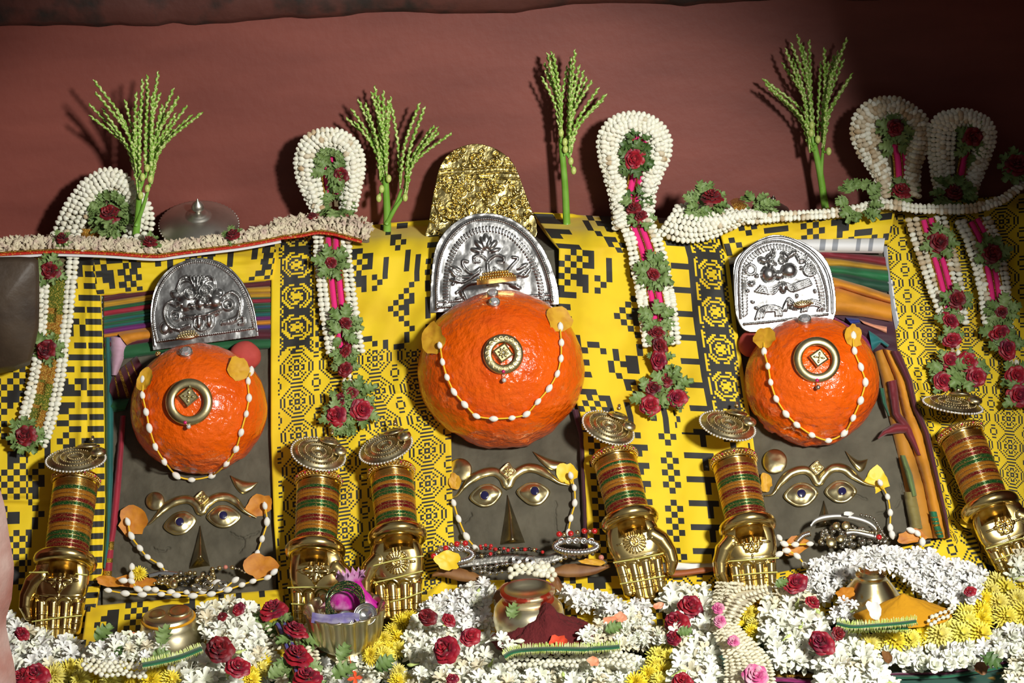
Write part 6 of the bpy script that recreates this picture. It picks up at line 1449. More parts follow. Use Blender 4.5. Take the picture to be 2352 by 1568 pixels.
# --- fluted bowl and what it holds
Mb = upright(800, 1499, .010, at=FL([800], [1499], .045)[0]); r = thing('fluted_bowl', 'fluted brass bowl filled with bangles, a note and a packet', 'bowl', Mb)
rip = lambda th, z: 1 + (.13 * abs(math.sin(th * 8)) ** .8 * np.clip((z - 18) / 20, 0, 1) * np.clip((118 - z) / 10, .35, 1))
part(r, 'bowl', lathe([(.01, 0), (44, 0), (46, 4), (42, 8), (50, 14), (62, 24), (66, 30), (72, 50), (77, 72), (79, 92), (82, 104), (88, 112), (91, 114), (89, 116), (82, 108), (76, 90), (72, 70), (62, 40), (.01, 30)], 320, rip), M_bowl)
part(r, 'foot', lathe([(.01, -3), (48, -3), (50, 2), (47, 6), (44, 9), (.01, 9)], 48), M_bowl)
o = obj('bank_note', mesh('bank_note', [(x, 8 * math.sin(x * .03) + (0 if y < 15 else -1), y + 2 * math.sin(x * .07)) for y in np.linspace(0, 34, 8) for x in np.linspace(-60, 46, 24)], grid_faces(8, 24),
        mat('violet_paper', (.24, .20, .50), .6, noise=((.45, .42, .62), 55, 3, .45, .65))), None, Mb @ Matrix.Translation((-12, -58, 100)) @ Matrix.Rotation(.18, 4, 'Y') @ Matrix.Rotation(.35, 4, 'X')); prop(o, 'folded violet bank note standing inside the fluted bowl', 'bank note')
gb = mesh('glass_bangle', *torus(40, 2.6, 44, 8), gm('deep_green', (.003, .055, .016)))
for i, (x, y, z, a, b) in enumerate(((0, -22, 126, .78, 0), (2, -14, 128, .86, 0), (6, -6, 130, .94, 0), (-2, 2, 130, 1.0, 0), (4, 10, 130, 1.06, 0))):
    o = obj('glass_bangle', gb, None, Mb @ Matrix.Translation((x, y, z)) @ Matrix.Rotation(a, 4, 'X') @ Matrix.Rotation(b, 4, 'Y')); prop(o, ['thickest-sparkled', 'upright', 'tallest', 'tilted', 'lowest'][i] + ' dark green glass bangle in the fluted bowl', 'bangle', 'green bangles in the bowl')
t = thing('tin_cup', 'small shiny silver cup lying in the fluted bowl', 'cup', Mb @ Matrix.Translation((50, -44, 112)) @ Matrix.Rotation(.9, 4, 'X'))
part(t, 'cup', lathe([(.01, -14), (18, -14), (22, -6), (25, 6), (27, 8), (24, 8), (21, -4), (.01, -8)], 36), M_silvb); part(t, 'inner_ring', mv(torus(17, 2, 30, 8), 0, 0, 0), M_silvb)
t = thing('tin_ring', 'silver ring box lid behind the note in the bowl', 'lid', Mb @ Matrix.Translation((4, -48, 108)) @ Matrix.Rotation(.8, 4, 'X')); part(t, 'lid', lathe([(.01, 3), (14, 3), (17, 5), (19, 3), (19, -3), (.01, -3)], 32), M_silvb); part(t, 'knurl', mv(torus(19, 1.2, 40, 6), 0, 0, 0), M_silvb)
# crumpled magenta packet
n, m_ = 40, 16; V = []
for j in range(m_):
    v = j / (m_ - 1)
    for i in range(n):
        th = 2 * PI * i / n; rr = 52 * (1 - v) ** 1.15 * (1 + .25 * vnoise(i * .8, v * 3)) + 9 + (26 * (v - .72) / .28 * (.45 + .55 * abs(math.sin(i * 1.7))) if v > .72 else 0)
        V.append((rr * math.cos(th) * 1.05 + 6 * v, rr * math.sin(th) * .36, 84 * v + 5 * vnoise(i * .6 + 9, v * 4) + (10 * math.sin(i * 2.3) * (v - .8) * 5 if v > .8 else 0)))
M_pack = mat('magenta_cellophane', (.50, .015, .30), .22, noise=((.68, .40, .62), 22, 4, .45, .62), coat=.7)
o = obj('gift_packet', mesh('gift_packet', V, grid_faces(m_, n, False, True) + [tuple(range(n))], M_pack), None, Mb @ Matrix.Translation((8, 42, 96))); prop(o, 'crumpled magenta cellophane packet gathered at the top, behind the bangles', 'packet')

# --- powder heaps
def heap(label, px, py, R_, H_, m, h, seed, ex=1.0, sharp=1.0, name='powder_heap', skew=0, rough=1.0):
    M = upright(px, py, h); n, mm = 90, 40; V = [(skew, 0, H_)]; f = []
    for j in range(1, mm + 1):
        r = j / mm
        for i in range(n):
            t = 2 * PI * i / n; x, y = r * R_ * math.cos(t) * ex, r * R_ * math.sin(t) * .62
            z = H_ * (1 - r) ** sharp * (1 + rough * .22 * fnoise(x * .03 + seed, y * .03, 3)) + rough * 2.2 * fnoise(x * .16 + seed, y * .16, 3) * (1 - r * .6)
            V.append((x * (1 + .07 * vnoise(i * .35 + seed, 3)) + skew * (1 - r), y, max(z, -2) if r < 1 else -3))
    for i in range(n): f.append((0, 1 + i, 1 + (i + 1) % n))
    for j in range(mm - 1):
        for i in range(n): a = 1 + j * n; f.append((a + i, a + n + i, a + n + (i + 1) % n, a + (i + 1) % n))
    o = obj(name, mesh(name, V, f, m), None, M); return prop(o, label, 'powder heap')
heap('heap of dark red kumkum powder before the red-paste pot', 1258, 1468, 128, 86, M_kum, .085, 3, 1.03, .82)
heap('heap of ochre turmeric powder before the conical pot', 2074, 1410, 110, 50, M_tur, .075, 8, 1.0, 1.0, rough=.35)

# ================================================================== flowers of the bed
def tuberose(m, seed, layers=2):
    rg = random.Random(seed); vs = []
    for l in range(layers):
        o = rg.random() * 6; n = 6
        for i in range(n): vs.append(rotz(petal_patch(20 - 5 * l, 9.5 - l, 4, 7 + 6 * l, 1.6, (6 - 5 * l) * rg.uniform(.5, 1.4), 3, 5, 2 + 2 * l, 1.5), o + 2 * PI * i / n + rg.uniform(-.15, .15)))
    vs.append(tube(np.array([(0, 0, -16), (1, 0, -8), (0, 0, 4)]), np.array([1.6, 2.2, 3.2]), 6)); return mesh('tuberose', *join(*vs), m)
TUB = [tuberose(M_white, i) for i in range(4)] + [tuberose(M_cream, 9)]
JASM = [tuberose(M_jas, i + 20, 2) for i in range(4)]
def tbud(m, L=30, r=5.5): 
    t = np.linspace(0, 1, 8); return mesh('tuberose_bud', *tube(np.stack([L * t - L * .4, 2.5 * np.sin(t * 2.4), 0 * t], 1), np.array([1.4, 1.8, 2.2, 3.2, 4.8, 5.6, 4.2, 1.2]) * r / 5.5, 8), m)
TBUD = [tbud(M_white), tbud(M_lime, 26, 4.5), tbud(M_cream)]
def mogra(m, seed):
    rg = random.Random(seed); vs = []
    for l, (n, L, W_, lift, r0) in enumerate(((5, 13, 14, 11, 3), (5, 10, 12, 14, 1.5), (3, 6, 8, 15, .5))):
        o = rg.random() * 6
        for i in range(n): vs.append(rotz(petal_patch(L, W_, 6, lift, -2.5, 3 - 3 * l, 4, 4, l * 1.5, r0), o + 2 * PI * i / n))
    return mesh('jasmine_bloom', *join(*vs), m)
MOG = [mogra(M_white, i) for i in range(2)] + [mogra(M_jas, 3)]
def mum(m, seed, R_=36):
    rg = random.Random(seed); vs = []
    for n, L, lift, z0, drop in ((22, 1.0, 3, 2, 6), (20, .86, 8, 5, 3), (16, .68, 13, 8, 0), (12, .46, 16, 11, -2), (8, .25, 17, 13, -3)):
        for i in range(n): vs.append(rotz(petal_patch(R_ * L * rg.uniform(.88, 1.08), 6.5, 4.5, lift * rg.uniform(.8, 1.2), 1.6, drop, 3, 4, z0, 1), 2 * PI * (i + rg.random() * .5) / n))
    vs.append(mv(ball(9, 9, 6, 10, 6), 0, 0, 12)); return mesh('chrysanthemum', *join(*vs), m)
M_mumf = mat('pale_mum_petal', (.82, .72, .16), .5, rnd=((.76, .70, .24), .8), sss=.1)
MUM = [mum(M_mum, i) for i in range(3)] + [mum(M_mumf, 5)]
PEARLB = mesh('pearl_bud', *ball(6.2, n=10, m=7), mat('round_white_bud', (.80, .79, .66), .5, rnd=((.72, .68, .45), .5), sss=.15))

from mathutils.bvhtree import BVHTree
def solids(names):
    bpy.context.view_layer.update(); V, F_, k = [], [], 0
    for o in bpy.data.objects:
        r_ = o
        while r_.parent: r_ = r_.parent
        if o.type != 'MESH' or r_.name.split('.')[0] not in names: continue
        a = np.empty(len(o.data.vertices) * 3, dtype=np.float32); o.data.vertices.foreach_get('co', a); M = np.array(o.matrix_world); a = a.reshape(-1, 3) @ M[:3, :3].T + M[:3, 3]
        V.append(a); F_ += [tuple(i + k for i in p.vertices) for p in o.data.polygons]; k += len(a)
    return BVHTree.FromPolygons(np.vstack(V).tolist(), F_)
SOLID = solids(('printed_cloth', 'brocade_cloth', 'brass_hand', 'brass_pot', 'fluted_bowl', 'powder_heap', 'clay_bank', 'folded_cloth', 'clay_idol'))
def seat(W, clear):
    """lay points on whatever solid lies behind them: each keeps its line of sight and stays clear in front of the surface; also tells which would be inside"""
    W = np.asarray(W, float).copy(); inside = np.zeros(len(W), bool)
    for i, w_ in enumerate(W):
        d = w_ - CAM; t = np.linalg.norm(d); d = d / t; best = 1e9
        for ox, oy in ((0, 0), (.006, 0), (-.006, 0), (0, -.006)):
            e = unit(d + (CR * ox + CU * oy) / t); h_ = SOLID.ray_cast(Vector(CAM), Vector(e))
            if h_[3] is not None: best = min(best, h_[3])
        if t > best - clear: inside[i] = t > best - clear * .5; W[i] = CAM + d * (best - clear)
    return W, inside
def bed(label, poly, meshes, gap, h=.03, size=1.0, name='flower_heap', part_name='tuberose', lime=.12, under=True, group='white flower heaps', tilt=.7, seed=None, up=.9, jit=.010, buds=None, slope=0.0):
    rg = random.Random(seed if seed is not None else int(poly[0][0] * 3 + poly[0][1])); P = np.array(poly, float); sd = poly_sdf(P); pts = []
    x0, y0, x1, y1 = P[:, 0].min(), P[:, 1].min(), P[:, 0].max(), P[:, 1].max(); tries = 0
    cx = np.array([[rg.uniform(x0, x1), rg.uniform(y0, y1)] for _ in range(5000)]); cx = cx[sd(cx[:, 0], cx[:, 1]) < -2]
    acc = np.full((300, 2), 1e6)
    for c_ in cx:
        d_ = acc[:len(pts)] - c_
        if len(pts) and ((d_[:, 0] ** 2 + (d_[:, 1] * 1.25) ** 2) < gap * gap).any(): continue
        acc[len(pts)] = c_; pts.append(c_)
        if len(pts) >= 290: break
    pts = np.array(pts); hh = h + np.array([rg.uniform(-jit, jit) for _ in pts]) + slope * (pts[:, 1] - y0) / (y1 - y0); W = seat(S(pts[:, 0], pts[:, 1], hh), .011)[0]
    root = thing_at(name, label, 'flowers', S([P[:, 0].mean()], [P[:, 1].max()], .004)[0], group)
    for w_ in W:
        N = unit(np.array([0, 0, up]) - CF * .75 + np.array([rg.uniform(-tilt, tilt), rg.uniform(-tilt, tilt), rg.uniform(-tilt, tilt) * .6])); X = [rg.uniform(-1, 1) for _ in range(3)]
        k = pxs(w_) * size * rg.uniform(.85, 1.15)
        if rg.random() < lime: inst(root, 'flower_bud', rg.choice(buds or TBUD), w_ + N * .006, X, N, k)
        else: inst(root, part_name, rg.choice(meshes), w_, X, N, k)
    if under:                                                        # the flowers lower in the heap, one joined mass
        vs = []; q = pts + np.array([[rg.uniform(-9, 9), rg.uniform(-4, 9)] for _ in pts]); lv = [q_ for q_ in (.014, .030, .046) if h - q_ > .006]; q = np.vstack([q + (3 * i_, 2 * i_) for i_ in range(len(lv))]); W2 = S(q[:, 0], q[:, 1], np.maximum(np.concatenate([hh - q_ for q_ in lv]), .008)); src = meshes[0]; W2 = W2[~seat(W2, .012)[1]]
        v0 = np.array([v.co[:] for v in src.vertices]); f0 = [tuple(p.vertices) for p in src.polygons]
        for w_ in W2:
            N = unit(np.array([rg.uniform(-.6, .6), rg.uniform(-.9, .1), 1])); X = unit(np.cross(N, [rg.uniform(-1, 1), rg.uniform(-1, 1), .1])); Y = np.cross(N, X); k = pxs(w_) * size * 1.15; v = v0 * k
            vs.append((w_ + v[:, :1] * X + v[:, 1:2] * Y + v[:, 2:] * N, f0))
        o = wpart(root, 'lower_flowers', *join(*vs), src.materials[0]); o['kind'] = 'stuff'
    return root
def single(label, me, px, py, h, size, cat, name, tilt=0.0, up=0.0, squash=1.0, group=None, turn=0.0):
    W = seat(S([px], [py], h), .010)[0][0]; N = unit(np.array([0, 0, .55]) - CF * .8 + CR * tilt + CU * up); k = pxs(W) * size
    o = inst(None, name, me, W, unit(CR * math.cos(turn) + CU * math.sin(turn)), N, (k, k * squash, k)); return prop(o, label, cat, group)
q = lambda c, *p: Z(c, *p)
bed('mixed tuberose heap beside the pink jamb', [(12, 1418), (60, 1440), (100, 1462), (160, 1476), (215, 1486), (225, 1520), (120, 1545), (60, 1550), (20, 1530)], TUB + JASM, 20, .06, .95, slope=.01)
bed('white tuberose drift before the turmeric-ringed pot', q('P', (1000, 690), (1250, 560), (1420, 570), (1700, 600), (1760, 740), (1560, 800), (1200, 840), (1000, 800)), TUB + JASM, 16.5, .098, .85)
bed('round bunch of tuberoses between the pot and the blue-ribbon rope', q('Q', (280, 430), (330, 290), (480, 210), (640, 215), (820, 260), (930, 420), (960, 640), (930, 830), (760, 900), (560, 700), (330, 600)), TUB, 19, .09, 1.05, lime=.16)
bed('large open tuberoses before the two glossy roses', q('Q', (0, 900), (250, 790), (400, 780), (620, 900), (700, 1100), (-80, 1100), (-60, 980)), TUB, 21, .065, 1.35, lime=.2)
bed('small tuberose patch beside the yellow flowers near the blue-ribbon rope', q('Q', (700, 930), (900, 880), (1000, 1000), (1080, 1100), (680, 1100)), TUB[:2] + TUB[4:], 18, .045, .8)
bed('white flower patch before the fluted bowl', q('Q', (1600, 830), (1800, 800), (2000, 830), (2110, 850), (2110, 1110), (1660, 1110)), TUB + JASM, 18, .035, .9, lime=.1)
bed('fresh jasmine drift beside the red-paste pot', q('R', (560, 270), (760, 160), (960, 120), (1100, 30), (1300, 10), (1300, 180), (1290, 330), (1330, 500), (1100, 500), (900, 430), (740, 320)), JASM + TUB[:2], 16, .075, .85, lime=.12)
bed('tuberose bunch beside the yellow flower rope and the fluted bowl', q('R', (420, 560), (520, 400), (700, 340), (900, 420), (1100, 470), (1000, 560), (780, 640), (740, 860), (560, 1000), (420, 900), (390, 700)), TUB, 18, .066, 1.0, lime=.16)
bed('large tuberoses around the torn red rose', q('R', (960, 640), (1150, 620), (1340, 560), (1560, 640), (1640, 690), (1440, 800), (1480, 960), (1500, 1100), (780, 1100), (760, 900), (940, 860)), TUB, 20, .062, 1.15, lime=.22)
bed('low white flower patch beside the lower yellow flowers', q('R', (10, 870), (200, 850), (420, 1030), (700, 1020), (740, 1110), (10, 1110)), TUB + JASM, 18, .036, .9)
bed('tuberose drift behind the kumkum heap near the sunburst hand', q('T', (-60, 60), (120, 110), (260, 130), (480, 160), (560, 240), (860, 210), (900, 380), (640, 380), (420, 380), (300, 280), (60, 240)), JASM + TUB, 16, .078, .9)
bed('cream flower patch beside the kumkum heap', q('T', (150, 580), (280, 460), (480, 430), (760, 400), (880, 500), (1080, 560), (1060, 650), (860, 690), (500, 650), (200, 660)), [TUB[4]] + MOG[:1] + TUB[:2], 14.5, .082, .8, lime=.06)
bed('broad white bed below the string of round buds', q('R', (1540, 930), (1900, 900), (2352, 900)) + q('T', (300, 860), (760, 810), (830, 880), (700, 1050), (640, 1110), (0, 1110)) + q('R', (1500, 1110)), TUB + MOG[:1], 17, .055, 1.0, lime=.08)
bed('tall tuberose column beside the yellow flowers and the cream rope', q('T', (1120, 250), (1060, 160), (1160, 90), (1400, 110), (1520, 130), (1540, 300), (1530, 480), (1560, 640), (1640, 1110), (1190, 1110), (1210, 760), (1200, 560)), TUB, 19, .075, 1.25, lime=.16)
bed('tuberose column between the cream rope and the turmeric heap', q('F', (230, 860), (350, 780), (520, 780), (590, 900), (700, 1060), (740, 1100), (600, 1300), (540, 1420), (330, 1420), (270, 1250), (220, 1050)), TUB, 19, .06, 1.15, lime=.18)
bed('jasmine ring behind the conical pot', q('F', (560, 760), (620, 600), (800, 540), (1000, 510), (1300, 495), (1600, 530), (1850, 600), (2060, 690), (1960, 900), (1760, 930), (1560, 900), (1450, 780), (1300, 640), (1000, 640), (860, 790), (740, 880), (600, 850)), JASM + MOG[2:], 15, .072, .85, lime=.03)
bed('jasmine patch before the conical pot', q('F', (770, 900), (860, 900), (980, 930), (960, 1010), (900, 1060), (780, 1060)), JASM, 15, .066, .8, lime=.03)
bed('large round jasmine blooms along the green brocade edge', q('F', (1230, 1330), (1300, 1290), (1500, 1300), (1700, 1275), (1900, 1270), (1960, 1330), (1960, 1430), (1750, 1450), (1400, 1440), (1240, 1420)), MOG, 17, .040, 1.15, part_name='jasmine_bloom', lime=.0)
bed('round jasmine blooms beside the yellow flowers at the brocade edge', q('F', (2010, 1250), (2150, 1150), (2352, 1130), (2400, 1300), (2250, 1340), (2030, 1370)), MOG + JASM[:1], 17, .045, 1.15, part_name='jasmine_bloom', lime=.03)
bed('large tuberoses before the crimson rose at the brocade edge', q('F', (640, 1400), (760, 1250), (880, 1220), (1060, 1330), (1180, 1440), (1260, 1568), (1300, 1620), (700, 1620), (760, 1520)), TUB, 20, .06, 1.35, lime=.2)
bed('white tuberose spray at the edge beyond the hand on the small-lattice cloth', q('F', (2240, 560), (2300, 470), (2400, 500), (2400, 760), (2230, 740)), TUB, 19, .075, 1.1, lime=.25)
bed('few white buds at the end of the green brocade', q('F', (2200, 1540), (2300, 1300), (2400, 1300), (2400, 1620), (2220, 1600)), [TUB[4], TUB[0]], 18, .035, 1.0, lime=.3)

# --- yellow chrysanthemum ropes
def mums(label, pts, h=.045, size=1.0, pale=0.0, group='yellow flower ropes'):
    W = seat(S([p[0] for p in pts], [p[1] for p in pts], h), .012)[0]; root = thing_at('flower_rope', label, 'flowers', S([pts[0][0]], [pts[0][1] + 20], .004)[0], group)
    for w_ in W:
        N = unit(np.array([random.uniform(-.5, .5), 0, .6]) - CF * 1.0); k = pxs(w_) * size * random.uniform(.88, 1.12)
        inst(root, 'chrysanthemum', MUM[3] if random.random() < pale else random.choice(MUM[:3]), w_, [random.uniform(-1, 1) for _ in range(3)], N, k)
mums('yellow chrysanthemum rope before the pearl bud string near the pink jamb', q('P', (600, 1000), (760, 950), (930, 930), (1080, 1000), (1330, 950), (1440, 1010), (1640, 950), (1810, 960), (880, 1050), (1200, 1060), (1640, 1060), (1850, 1050)), .065, .92, .4)
mums('yellow chrysanthemum clump beside the blue-ribbon rope', q('Q', (830, 980), (930, 930), (960, 880), (820, 1050)), .070, .75, .3)
mums('yellow chrysanthemum rope leaning on the fluted bowl', q('R', (430, 390), (340, 430), (240, 520), (300, 600), (150, 610), (80, 720), (200, 730), (310, 720), (150, 790), (20, 780)), .055, .72)
mums('small yellow chrysanthemums among the low white patch', q('R', (310, 960), (390, 1040), (290, 1060)), .05, .6, .4)
mums('yellow chrysanthemum rope beside the tall tuberose column', q('T', (1080, 720), (1000, 790), (1110, 820), (960, 900), (1060, 960), (900, 1000), (1010, 1060), (760, 1090)), .055, .85)
mums('yellow chrysanthemums in the crook of the cream rope', q('T', (1970, 330), (2030, 450), (2000, 530), (2080, 560)), .045, .62, .3)
mums('long yellow chrysanthemum rope before the turmeric heap', q('F', (980, 1210), (1080, 1260), (1190, 1225), (1290, 1235), (1400, 1225), (1520, 1170), (1640, 1190), (1710, 1140), (1830, 1180), (1880, 1080), (1980, 1180), (2000, 1060)), .05, 1.0, .25)
mums('thick yellow chrysanthemum rope beside the hand on the small-lattice cloth', q('F', (1880, 1010), (1990, 1000), (2060, 830), (2130, 930), (2190, 820), (2200, 1040), (2290, 900), (2330, 800), (2340, 1010), (2010, 920), (2110, 770)), .055, 1.0, .25)

# --- strings of small round buds
def pearls(label, path, rows, gap=12.0, h=.045, size=1.0, group='round bud strings'):
    root = thing_at('bud_string', label, 'flower string', S([path[0][0]], [path[0][1]], .004)[0], group)
    for r_ in range(rows):
        P = spline([(x, y + r_ * 9) for x, y in path], 120); n = max(2, int(plen(P) / gap)); Q_ = resample(P, n); W = S(Q_[:, 0] + (r_ % 2) * 6, Q_[:, 1] + np.array([random.uniform(-2.5, 2.5) for _ in range(n)]), h - r_ * .002); W = seat(W, .006)[0]
        for w_ in W: inst(root, 'round_bud', PEARLB, w_, CR, -CF, pxs(w_) * size * random.uniform(.85, 1.15))
        wpart(root, 'thread', *tube(W, .0008, 5), M_cot)
pearls('string of round white buds before the kumkum heap', q('R', (1480, 800), (1620, 740), (1900, 745), (2200, 750)) + q('T', (60, 745), (320, 735), (560, 745), (700, 780)), 4, 11.5, .085, .95)
pearls('string of round white buds before the turmeric-ringed pot', q('P', (900, 790), (980, 830), (1130, 860), (1280, 850), (1420, 870), (1540, 880)), 4, 11.5, .110, .95)
pearls('string of round white buds lying on the rim of the red-paste pot', q('D', (2040, 640), (2120, 600), (2230, 610), (2352, 620)) + q('E', (110, 610), (190, 600), (240, 650)), 3, 13, .13, 1.15)
pearls('string of small white buds along the turmeric heap foot', q('V', (1320, 400), (1400, 340), (1520, 290), (1570, 230)), 2, 9, .085, .8)

# --- green ribbons with pale fringe
def fringe(label, path, wd=11, h=.05, lime=True):
    root = thing_at('fringed_ribbon', label, 'ribbon', S([path[0][0]], [path[0][1]], h - .01)[0], 'fringed green ribbons'); sf = lambda px, py, hh=0.0: S(px, py, h + np.asarray(hh))
    wpart(root, 'ribbon', *ribbon(path, wd, .003, .002, 60, 6, sf), cloth_mat('bottle_green', (.003, .12, .045)))
    P = spline(path, max(20, int(plen(spline(path, 60)) / 3.6))); T = np.gradient(P, axis=0); T /= np.linalg.norm(T, axis=1, keepdims=True); Nn = np.stack([T[:, 1], -T[:, 0]], 1)
    vs = []
    for sg, L in ((1, 11), (-1, 7)):
        for p, n_ in zip(P, Nn):
            L_ = L * random.uniform(.8, 1.2); a = p + n_ * sg * wd * .35; b = a + n_ * sg * L_ + (random.uniform(-2, 2), 0); W = sf([a[0], (a[0] + b[0]) / 2, b[0]], [a[1], (a[1] + b[1]) / 2, b[1]], [0, .004, .003]); vs.append(tube(W, np.array([1.2, 1.7, .8]) * pxs(W[0]), 5))
    o = wpart(root, 'fringe', *join(*vs), mat('lime_fringe', (.50, .62, .14), .6, noise=((.75, .78, .40), 90, 2, .4, .6))); o['kind'] = 'stuff'; o['label'] = 'pale lime fringe'
fringe('green ribbon with lime fringe before the turmeric-ringed pot', q('P', (1540, 880), (1700, 850), (1950, 790), (2180, 700)), 12, .125)
fringe('green ribbon with lime fringe before the kumkum heap', q('R', (1450, 790), (1540, 740), (1700, 715), (2000, 705), (2352, 710)) + q('T', (250, 705), (480, 690), (580, 680)), 10, .105)
fringe('double green ribbon with lime fringe before the turmeric heap', q('V', (330, 430), (500, 465), (750, 450), (1000, 430), (1190, 405)), 8, .100)
fringe('second green ribbon with pale fringe touching the yellow rope', q('V', (460, 490), (700, 480), (900, 480), (1100, 480)), 7, .090)
fringe('green ribbon half buried beside the orange petals near the sunburst hand', q('T', (640, 410), (800, 405), (900, 420)), 7, .052)
fringe('green ribbon scrap beside the tall tuberose column', q('T', (920, 540), (1000, 520), (1070, 540)), 12, .052)

# --- cream rope garlands
def rope(label, paths, gap=8.0, h=.055, size=.85, backing=True, name='cream_rope', ribbon_path=None, ribbon_m=None):
    g = Garland.__new__(Garland); g.off, g.h, g.n = -.2, h, 0; a, b = np.array(paths[0], float), np.array(paths[1], float)
    g.root = thing_at(name, label, 'garland', S([a[-1][0]], [a[-1][1]], .01)[0], 'cream ropes'); rows = max(3, int(np.linalg.norm(a - b, axis=1).mean() / 8.5)); A, B = spline(a, 60), spline(b, 60)
    for k in range(rows): f_ = k / (rows - 1); g.row(A + (B - A) * f_, gap, h + .012 * math.sin(f_ * PI), size, 0, True, 'floret', CREAMB, .35)
    qq = np.vstack([A + (B - A) * f_ for f_ in (0, .33, .66, 1)]); wpart(g.root, 'backing', SG(qq[:, 0], qq[:, 1], h - .005, -.2), grid_faces(4, 60), M_cream)
    if ribbon_path: g.ribbon(ribbon_path, 26, ribbon_m, True, h + .004)
    return g
t = np.linspace(0, 1, 7)
CREAMB = [mesh('cream_floret', *tube(np.stack([(t - .5) * 16, 1.5 * np.sin(t * 3), 0 * t], 1), np.array([1.2, 3.2, 4.6, 5.2, 4.8, 3.4, 1.0]), 8), M_cream)]
rope('cream floret rope beside the round tuberose bunch', [q('Q', (930, 680), (1020, 860), (1080, 960), (1130, 1110)), q('Q', (1010, 640), (1130, 800), (1260, 950), (1310, 1110))], 8.5, .062)
rope('short cream floret rope end behind the bud-rope rose', [q('Q', (950, 470), (1000, 560), (1080, 700)), q('Q', (1060, 450), (1140, 580), (1210, 700))], 8.5, .066)
M_blu = mat('blue_satin_ribbon', (.035, .02, .33), .45, sheen=.3)
g = rope('cream floret rope with blue ribbon and flat red roses beside the bowl', [q('Q', (1290, 450), (1330, 620), (1440, 850), (1500, 1110)), q('Q', (1440, 450), (1510, 620), (1560, 850), (1620, 1110))], 8.5, .066)
g.h = .075; g.ribbon(q('Q', (1120, 400), (1160, 440), (1240, 650), (1360, 960), (1400, 1110)), 30, M_blu, True, .080)
for x, y, s_, sq, tl in ((1075, 300, 1.35, .72, -.1), (1310, 520, 1.2, .62, .25), (1340, 800, 1.45, .70, 0), (1440, 1040, 1.4, .8, 0)):
    g.leaves(*Z1('Q', x, y + 40), 5, 1.3, 2.2, PI, PI, h=.090); g.rose(*Z1('Q', x, y), s_, tl, True, .100, sq, .5)
rope('folded flat cream rope beside the flower hand', [q('T', (1640, 0), (1620, 120), (1600, 260), (1600, 420), (1620, 560), (1700, 720), (1740, 900), (1730, 1110)), q('T', (1900, 10), (1900, 120), (1880, 260), (1840, 400), (1900, 520), (2080, 700), (2200, 860), (2250, 1110))], 8.0, .092)
rope('cream rope flap bending up to the flower hand', [q('T', (1860, 380), (1900, 300), (2000, 200), (2180, 90)), q('T', (1700, 330), (1760, 180), (1880, 60), (2160, 30))], 8.0, .112)
for i, (c, x, y, s_) in enumerate((('T', 1650, 265, .55), ('T', 1660, 405, .6), ('T', 1810, 620, .55), ('T', 2050, 1000, 1.15))):
    single(['pink floret cluster high on the folded cream rope', 'pink floret cluster mid-way on the folded cream rope', 'pink and violet floret on the folded cream rope', 'largest pink floret cluster low on the folded cream rope'][i], mesh('pink_floret', *[v for v in (lambda m: (np.array([w.co[:] for w in m.vertices]), [tuple(p.vertices) for p in m.polygons]))(ROSE[i % 3])], mat('pink_floret', (.62, .10, .28), .55, noise=((.72, .45, .52), 60, 3, .45, .65))), *Z1(c, x, y), .115, s_, 'floret', 'pink_floret')

# --- roses of the bed
RS = [('P', 400, 985, 1.25, 0, 'crimson rose beside the pink jamb'), ('P', 250, 1010, 1.0, -.3, 'purplish rose touching the crimson one by the jamb'), ('P', 240, 540, .75, 0, 'half-hidden rose behind the tuberoses by the jamb'), ('Q', 500, 715, 1.35, 0, 'glossy cupped rose beside the lime-fringed ribbon'), ('Q', 690, 910, 1.15, .3, 'torn crimson rose tucked in the large tuberoses'),
      ('Q', 700, 275, .65, 0, 'small rose petal tuft on the round tuberose bunch'), ('Q', 520, 360, .5, -.4, 'tiny dark rose on the round tuberose bunch'), ('R', 835, 715, 1.35, -.5, 'big crimson rose turned towards the yellow flower rope'), ('R', 1080, 575, 1.0, .2, 'magenta-edged rose above the big crimson rose'), ('R', 620, 360, .95, -.2, 'dark rose above the yellow flower rope'), ('R', 850, 395, .7, .3, 'bright red petal rose near the fresh jasmine drift'),
      ('T', 1350, 255, 1.2, 0, 'flat red rose on the tall tuberose column'), ('T', 1200, 420, 1.25, -.5, 'deep red rose on the side of the tall tuberose column'), ('T', 1165, 590, .8, -.5, 'dark rose low on the side of the tall tuberose column'), ('T', 1265, 1060, 1.0, 0, 'rose at the foot of the tall tuberose column'),
      ('F', 480, 755, 1.15, 0, 'dark red rose beside the flower hand'), ('F', 620, 910, .7, .5, 'purplish rose petals beside the jasmine patch'), ('F', 700, 1240, 1.3, -.3, 'crimson rose before the turmeric-side tuberoses'), ('F', 830, 1165, .7, .5, 'magenta petals beside the double green ribbon'), ('F', 1910, 820, .6, 0, 'small dark rose in the jasmine ring'), ('R', 890, 1030, .6, 0, 'small rose sunk in the large tuberoses')]
for i, (c, x, y, s_, tl, lb) in enumerate(RS): single(lb, random.choice(ROSEB if i % 3 else ROSE + ROSEB), *Z1(c, x, y), .112 if (c == 'P' and y < 600) or c in 'RQ' else .095, s_, 'rose', 'rose', tl, random.uniform(-.2, .3), random.uniform(.75, .95), 'roses among the white flowers', random.uniform(-1, 1))
